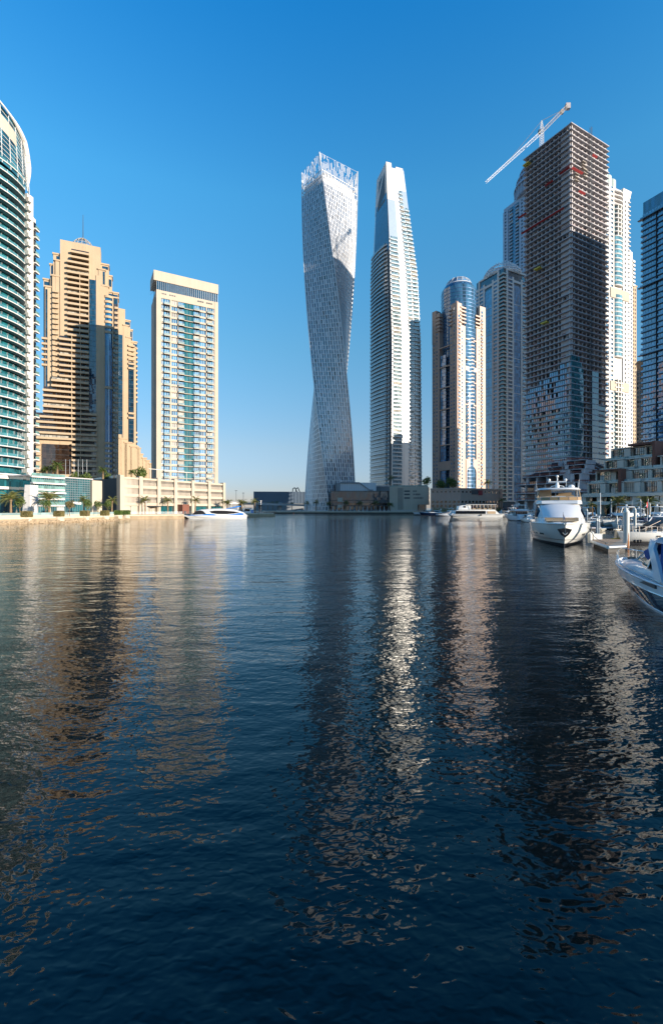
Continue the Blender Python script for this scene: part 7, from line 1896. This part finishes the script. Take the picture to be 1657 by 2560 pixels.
# ---------------------------------------------------------------- sport boat in the right foreground
def near_boat():
    L, B = 12.5, 3.6; hd = Vector((.25, .968)); tip = Vector((18.05, 28.2)); c = tip - hd * (L / 2)
    t = thing('blue_white_sport_boat', (0, 0, 0), 'white sport boat with navy blue hull side and blue canvas, nearest on the right edge', 'motorboat')
    r = hull(t, L, B, 1.50, 1.28, [M_gelb, M_antif, M_navy], rake=1.25, full=2.4, rows=(0, 2, 2, 0, 1), deck=M_gelb)
    for idx, w, mt, nm in ((0, .055, M_gelb, 'rub_rail'), (1, .03, M_chrome, 'steel_trim'), (3, .03, M_gelb, 'spray_rail')):
        m = MB()
        for s in (1, -1): m.path([(q[idx][0], s * (q[idx][1] + .01), q[idx][2]) for q in r], w, 0, 6)
        m.build(nm, mt, t, True)
    # raised foredeck
    X = lambda aft: L / 2 - aft
    m = MB(); shell(m, [(X(.75), X(.8), .3, .2, 1.36, 1.46), (X(2.0), X(2.1), .85, .6, 1.34, 1.66), (X(3.6), X(3.8), 1.2, .95, 1.25, 1.84), (X(5.6), X(5.8), 1.42, 1.2, 1.2, 1.9), (X(9.5), X(9.5), 1.6, 1.4, 1.1, 1.85), (X(12.2), X(12.1), 1.55, 1.4, 1.1, 1.7)], 0, .14); m.build('coachroof', M_gelb, t, True)
    for s in (1, -1):
        m = MB(); m.path([(X(2.6), s * 1.22, 1.45), (X(4.6), s * 1.55, 1.50), (X(7), s * 1.70, 1.50), (X(9.5), s * 1.72, 1.42)], .035, 0, 6); m.build('side_handrail', M_chrome, t)
    # windscreen: raked green panes in a frame, low at the front and rising to the arch
    gs = glass('green_screen_glass', (.03, .16, .15), 1.6, .03, (9, 9, 9), .1, .01)
    pA = [(X(3.8), 0, 1.84), (X(4.2), .80, 1.78), (X(7.5), 1.45, 1.80)]; pB = [(X(5.3), 0, 2.42), (X(5.4), .75, 2.42), (X(7.8), 1.25, 2.62)]
    for s in (1, -1):
        for i in range(2):
            a, b, d, e = pA[i], pA[i + 1], pB[i + 1], pB[i]; q = [(x, s * y, z) for x, y, z in (a, b, d, e)]
            m = MB(); m.loft([q, [(x - .02, y, z - .02) for x, y, z in q]]); g = m.build('windscreen_pane', gs, t)
            f = MB(); f.path(q + [q[0]], .03, 0, 5); f.build('pane_frame', M_chrome, g)
    m = MB(); shell(m, [(X(5.3), X(5.35), .82, .7, 2.38, 2.5), (X(6.4), X(6.4), 1.15, .95, 2.2, 2.75), (X(7.7), X(7.6), 1.36, 1.12, 2.0, 2.95)], 0, .2); m.build('blue_canopy', M_canvas, t, True)
    # radar arch leaning forward at its top, and hardtop
    m = MB(); L0 = []
    for aft0, aft1, yo, yi, z in ((8.8, 9.6, 1.68, 1.54, 1.4), (8.3, 8.95, 1.6, 1.46, 2.1), (7.7, 8.25, 1.5, 1.36, 2.75), (7.1, 7.75, 1.2, 1.1, 3.12), (7.0, 7.7, .7, .7, 3.22)):
        L0.append((aft0, aft1, yo, yi, z))
    ring = [[(X(p[0]), p[2], p[4]), (X(p[1]), p[2], p[4]), (X(p[1]), p[3], p[4] - .12 * (p[4] > 3)), (X(p[0]), p[3], p[4] - .12 * (p[4] > 3))] for p in L0]
    m.loft(ring + [[(x, -y, z) for x, y, z in q] for q in ring[::-1]])
    m.build('radar_arch', M_gelb, t, True)
    m = MB(); shell(m, [(X(6.9), X(6.95), 1.05, .8, 3.0, 3.14), (X(7.8), X(7.8), 1.28, 1.05, 3.02, 3.28), (X(10.8), X(10.8), 1.3, 1.0, 3.0, 3.2)], 0, .15); m.build('hardtop', M_gelb, t, True)
    m = MB(); shell(m, [(X(9.4), X(8.2), 1.58, 1.25, 1.5, 3.0), (X(11.8), X(11.8), 1.6, 1.2, 1.5, 2.95)], 0, .05); m.build('blue_side_curtain', M_canvas, t, True)
    # side vent, cleats, hatch
    for s in (1, -1):
        m = MB(); m.loft([[(-L * .10, s * 1.70, 1.12), (-L * .24, s * 1.73, 1.1), (-L * .24, s * 1.73, 1.26), (-L * .15, s * 1.71, 1.27)], [(-L * .10, s * 1.80, 1.12), (-L * .24, s * 1.83, 1.1), (-L * .24, s * 1.83, 1.26), (-L * .15, s * 1.81, 1.27)]]); m.build('air_intake', M_dgrey, t)
        m = MB(); m.path([(L * .3, s * 1.0, 1.55), (L * .3, s * 1.0, 1.62), (L * .27, s * 1.05, 1.62), (L * .27, s * 1.05, 1.55)], .02); m.build('cleat', M_chrome, t)
    m = MB(); m.box(X(2.2), X(1.5), -.28, .28, 1.5, 1.72); m.build('deck_hatch', G_boat, t)
    # bow rail
    m = MB(); pts = [(q[0][0], q[0][1] - .05, q[0][2]) for q in r[12:18]]; h = .58
    loop = [(x, y, z + h * min(1, .3 + i * .3)) for i, (x, y, z) in enumerate(pts)]; full = loop + [(L * .5 + .12, 0, 1.5 + h + .02)] + [(x, -y, z) for x, y, z in loop[::-1]]
    m.path(full, .022, 0, 6)
    for (x, y, z), (X, Yy, Z) in zip(pts, loop):
        for s in (1, -1): m.bar((x, s * y, z), (X, s * Yy, Z), .018, 0, 5)
    m.build('bow_rail', M_chrome, t)
    t.location = (c.x, c.y, 0); t.rotation_euler = (0, 0, math.atan2(hd.y, hd.x))
near_boat()
# ---------------------------------------------------------------- covered cruiser behind it
def covered_cruiser():
    t = motor_yacht('covered_cruiser', 'white cruiser under a charcoal canvas cover, right of the thick piling', 'motorboat', 13.0, 4.0, 0)
    m = MB(); shell(m, [(1.6, 1.2, 1.35, 1.2, 1.7, 2.5), (.2, -.4, 1.6, 1.35, 1.65, 3.15), (-3.2, -3.2, 1.65, 1.4, 1.6, 3.2), (-5.8, -5.6, 1.6, 1.3, 1.5, 2.6)], 0, .1); m.build('charcoal_cover', M_canvasg, t, True)
    m = MB(); m.bar((3.6, .9, 1.9), (1.2, 1.2, 3.0), .04); m.build('screen_bar', M_chrome, t)
    Y = 59; t.location = (px(1648, Y), Y, 0); t.rotation_euler = (0, 0, R(192))
    for i, (x, lab) in enumerate(((1586, 'small round black fender hanging at the left of the covered cruiser'), (1594, 'middle round black fender below the covered cruiser bow'), (1600, 'right round black fender below the covered cruiser bow'))):
        Y = 54.5; X = px(x, Y); f = thing('ball_fender', (X, Y, .5), lab, 'fender', 'fenders on the dock end'); m = MB(); m.ball((X, Y, .62), .2, n=10, m=6); m.build('ball', M_black, f, True); m = MB(); m.bar((X, Y, .75), (X + .2, Y + .6, 1.9), .015); m.build('rope', M_fender, f)
covered_cruiser()
# ================================================================ docks, pilings, masts
def P0(x, y, z=0.0):       # where the sight line through (x, y) meets height z
    Y = (CH - z) * FPX / (y - HY); return (px(x, Y), Y)
def docks():
    zt = .62
    t = thing('floating_dock', (*P0(1519, 1366, zt), 0), 'timber decked end of a floating dock beside the thick white piling', 'dock')
    A, B_, C, D, E = P0(1478, 1352, zt), P0(1519, 1366, zt), P0(1562, 1364, zt), P0(1572, 1341, zt), P0(1499, 1339, zt)
    poly = [A, B_, C, D, E]
    m = MB(); m.prism(poly, .42, zt); m.build('deck', M_teakg, t)
    m = MB(); m.prism(inset(poly, .3), -.3, .43); m.build('floats', M_black, t)
    pl = MB(); d = (Vector(B_) - Vector(A)); n = 24
    for i in range(1, n):
        a = Vector(A).lerp(Vector(B_), i / n); b = Vector(E).lerp(Vector(D), i / n); pl.bar((*a, zt + .004), (*b, zt + .004), .012)
    pl.build('board_joints', M_bark, t)
    m = MB(); m.bar((*A, zt - .12), (*B_, zt - .12), .17, 0, 8); m.build('pipe_fender', M_fender, t)
    m = MB(); m.bar((*B_, zt - .12), (*C, zt - .12), .17, 0, 8); m.build('pipe_fender', M_alu, t)
    for i, (x, y) in enumerate(((1505, 1345), (1542, 1347))):
        X, Y = P0(x, y, zt); b = thing('dock_pedestal', (X, Y, zt), ('weathered white dock pedestal at the left' if i == 0 else 'weathered dock pedestal draped with a yellow rope'), 'pedestal', 'pedestals on the near dock')
        m = MB(); m.loft([[(X - .28, Y - .28, zt), (X + .28, Y - .28, zt), (X + .28, Y + .28, zt), (X - .28, Y + .28, zt)], [(X - .2, Y - .2, zt + 1.15), (X + .2, Y - .2, zt + 1.15), (X + .2, Y + .2, zt + 1.15), (X - .2, Y + .2, zt + 1.15)]]); m.build('body', M_quayl, b)
        m = MB(); m.box(X - .34, X + .34, Y - .28, Y + .28, zt + 1.15, zt + 1.28); m.build('cap', M_fender, b)
        if i: m = MB(); m.path([(X + .1, Y - .3, zt + 1.0), (X + .5, Y - .35, zt + .35), (X - .2, Y - .5, zt + .06), (X - 1.2, Y - .6, zt + .05)], .05, 0, 5); m.build('yellow_rope', M_yellow, b)
    X, Y = P0(1489, 1348, zt); b = thing('dock_box', (X, Y, zt), 'white dock locker at the left end of the near dock', 'box'); m = MB(); m.box(X - .55, X + .55, Y - .4, Y + .4, zt, zt + .62); m.build('body', M_gel, b); m = MB(); m.box(X - .6, X + .6, Y - .45, Y + .45, zt + .62, zt + .72); m.build('lid', M_gel, b)
    X, Y = P0(1515, 1360, zt); b = thing('mooring_cleat', (X, Y, zt), 'dark mooring cleat on the near dock holding the big yacht rope', 'cleat'); m = MB(); m.box(X - .1, X + .1, Y - .1, Y + .1, zt, zt + .15); m.build('base', M_dgrey, b); m = MB(); m.bar((X - .3, Y, zt + .18), (X + .3, Y, zt + .18), .05); m.build('horn', M_dgrey, b)
    p = BYC + BYH * 8.5; q = Vector((-BYH.y, BYH.x)); s = p + (q if q.x > 0 else -q) * 2.7
    b = thing('mooring_rope', (X, Y, zt), 'thin dark mooring rope from the big yacht bow down to the near dock', 'rope'); m = MB(); a = Vector((s.x, s.y, 2.3)); e = Vector((X, Y, zt + .2)); m.path([a.lerp(e, k / 8) + Vector((0, 0, -.5 * math.sin(math.pi * k / 8))) for k in range(9)], .025, 0, 4); m.build('rope_line', M_dgrey, b)
    # farther docks
    for i, (x0, x1, y, lab) in enumerate(((1478, 1562, 1318, 'narrow dark dock crossing behind the near dock'), (1440, 1700, 1307, 'long dock farther back between the rows of boats'))):
        a, b = P0(x0, y, .5), P0(x1, y, .5); t = thing('floating_dock', (a[0], a[1], 0), lab, 'dock')
        m = MB(); m.prism([a, b, (b[0], b[1] + 2), (a[0], a[1] + 2)], .2, .5); m.build('deck', M_conc, t); m = MB(); m.prism([(a[0], a[1] + .2), (b[0], b[1] + .2), (b[0], b[1] + 1.8), (a[0], a[1] + 1.8)], -.3, .22); m.build('floats', M_black, t)
    # pilings
    for x, Y, yt, r, col, lab in ((1564, 52, 1268, .33, 0, 'thick white piling with a pointed cap and rust streak, nearest the camera'), (1586, 86, 1268, .24, 0, 'white pointed piling a little right of and behind the thick one'), (1466, 108, 1271, .22, 1, 'blue grey piling right of the largest yacht'),
                                  (1452, 104, 1266, .18, 0, 'pale piling touching the right side of the largest yacht'), (1526, 128, 1247, .22, 1, 'blue grey piling before the terraces, right of the white mast'), (1600, 110, 1248, .14, 1, 'thin dark post left of the flag'), (1541, 92, 1288, .14, 0, 'short white post in front of the back row boats'),
                                  (1491, 76, 1294, .17, 1, 'left of the two short grey posts below the red boat'), (1496, 76, 1296, .17, 1, 'right of the two short grey posts below the red boat'), (1623, 100, 1256, .12, 0, 'slim white post right of the flag')):
        X = px(x, Y); t = thing('mooring_piling', (X, Y, 0), lab, 'piling', 'pilings in the marina'); zt_ = pz(yt, Y)
        m = MB(); m.cyl(X, Y, -1, zt_ - .55, r, r, 20); m.build('shaft', plain('piling_%d' % col, ((.46, .47, .45), (.16, .22, .28))[col], .55), t, True); m = MB(); m.cyl(X, Y, zt_ - .55, zt_, r * 1.08, .02, 20); m.build('pointed_cap', M_fender, t, True)
        if x == 1564:
            m = MB(); m.cyl(X, Y, zt_ - .62, zt_ - .55, r * 1.1, r * 1.08, 20); m.build('collar', M_fender, t)
            ru = plain('rust', (.30, .11, .035), .9)
            m = MB()
            for k in range(12):
                a0 = -1.35 + random.uniform(-.35, .35); z1 = random.uniform(.5, 2.0); w = random.uniform(.03, .12); q = [(X + (r + .004) * math.cos(a), Y + (r + .004) * math.sin(a)) for a in (a0 - w, a0 + w)]
                m.raw([(*q[0], 0), (*q[1], 0), (*q[1], z1 * .7), ((q[0][0] + q[1][0]) / 2, (q[0][1] + q[1][1]) / 2, z1)], [(0, 1, 2, 3)])
            m.build('rust_streak', ru, t); m = MB(); m.cyl(X, Y, -.2, .30, r + .006, r + .006, 20); m.build('weed_band', M_quayd, t)
    # masts
    for x, Y, y0, lab in ((1499.5, 130, 1232, 'tall white mast in front of the stacked box building'), (1450, 150, 1247, 'thin grey mast between the largest yacht and the terraces'), (1467, 150, 1254, 'short white mast left of the tall white one')):
        X = px(x, Y); t = thing('boat_mast', (X, Y, 1.0), lab, 'mast', 'masts in the marina'); m = MB(); m.bar((X, Y, 1.0), (X, Y, pz(y0, Y)), .16 if x > 1490 else .09, 0, 8, .08); m.build('pole', M_steelw, t)
        m = MB(); m.bar((X - .7, Y, lerp(1, pz(y0, Y), .7)), (X + .7, Y, lerp(1, pz(y0, Y), .7)), .035); m.build('spreader', M_alu, t)
    # flag
    Y = 92; X = px(1616, Y); t = thing('flag', (X, Y, 1.5), 'red, white, black and green flag drooping from a staff among the boats', 'flag')
    m = MB(); m.bar((X, Y, 1.5), (X + .25, Y, pz(1247, Y)), .05, 0, 6); m.build('staff', M_steelw, t)
    zt_ = pz(1250, Y); W, H = 2.0, 1.25
    dark = [plain('flag_red', (.62, .02, .03), .8), plain('flag_white', (.7, .7, .7), .8), plain('flag_black', (.012, .012, .014), .8), plain('flag_green', (.02, .22, .07), .8)]
    m = MB(); nu, nv = 12, 6
    def fp(u, v):   # hanging folds: u away from the staff, v down
        a = R(62); x = X + .22 - (u * W * math.cos(a)) - v * H * .75 * math.sin(a) * .0 + .06 * math.sin(u * 9); z = zt_ - u * W * math.sin(a) * .95 - v * H * (1 - .45 * u); return (x - v * .25 * u, Y + .12 * math.sin(u * 11 + v * 2), z)
    vs = [fp(i / nu, j / nv) for i in range(nu + 1) for j in range(nv + 1)]; fs = []; ms = []
    for i in range(nu):
        for j in range(nv): fs.append((i * (nv + 1) + j, (i + 1) * (nv + 1) + j, (i + 1) * (nv + 1) + j + 1, i * (nv + 1) + j + 1)); ms.append(0 if i < nu * .28 else (3, 1, 2)[j * 3 // nv])
    m.raw(vs, fs); m.m = ms; m.build('cloth', dark, t, True)
docks()

def cars():
    for x, Y, col, lab in ((750, 392, M_gel, 'white car parked left of the twisting tower'), (757, 393, plain('silver_paint', (.4, .42, .45), .3, .3), 'silver car parked nearest the twisting tower'), (742, 394, M_dgrey, 'dark car parked farthest left by the twisting tower')):
        X = px(x, Y); t = thing('parked_car', (X, Y, GZ), lab, 'car', 'cars parked behind the far quay')
        m = MB(); m.loft([[(X - 2.2, Y + s * .85, GZ + z) for s, z in ((-1, .35), (-1, .8), (1, .8), (1, .35))], [(X + 2.2, Y + s * .85, GZ + z) for s, z in ((-1, .35), (-1, .85), (1, .85), (1, .35))]]); m.build('body', col, t)
        m = MB(); m.loft([[(X - 1.6, Y - .8, GZ + .82), (X + 1.2, Y - .8, GZ + .82), (X + 1.2, Y + .8, GZ + .82), (X - 1.6, Y + .8, GZ + .82)], [(X - 1.0, Y - .65, GZ + 1.42), (X + .5, Y - .65, GZ + 1.42), (X + .5, Y + .65, GZ + 1.42), (X - 1.0, Y + .65, GZ + 1.42)]]); m.build('cabin', G_boat, t)
        for sx in (-1.4, 1.4):
            for sy in (-.85, .85): m = MB(); m.bar((X + sx, Y + sy - .1, GZ + .33), (X + sx, Y + sy + .1, GZ + .33), .33, 0, 10); m.build('wheel', M_black, t)
    b = thing('channel_buoy', (px(734, 365), 365, 0), 'tiny orange buoy floating before the far quay', 'buoy'); Y = 365; X = px(734, Y)
    m = MB(); m.cyl(X, Y, -.2, .5, .5, .45, 10); m.build('float', plain('orange_plastic', (.6, .14, .03), .5), b); m = MB(); m.cyl(X, Y, .5, 1.7, .18, .08, 8); m.build('topmark', M_redhull, b)
cars()
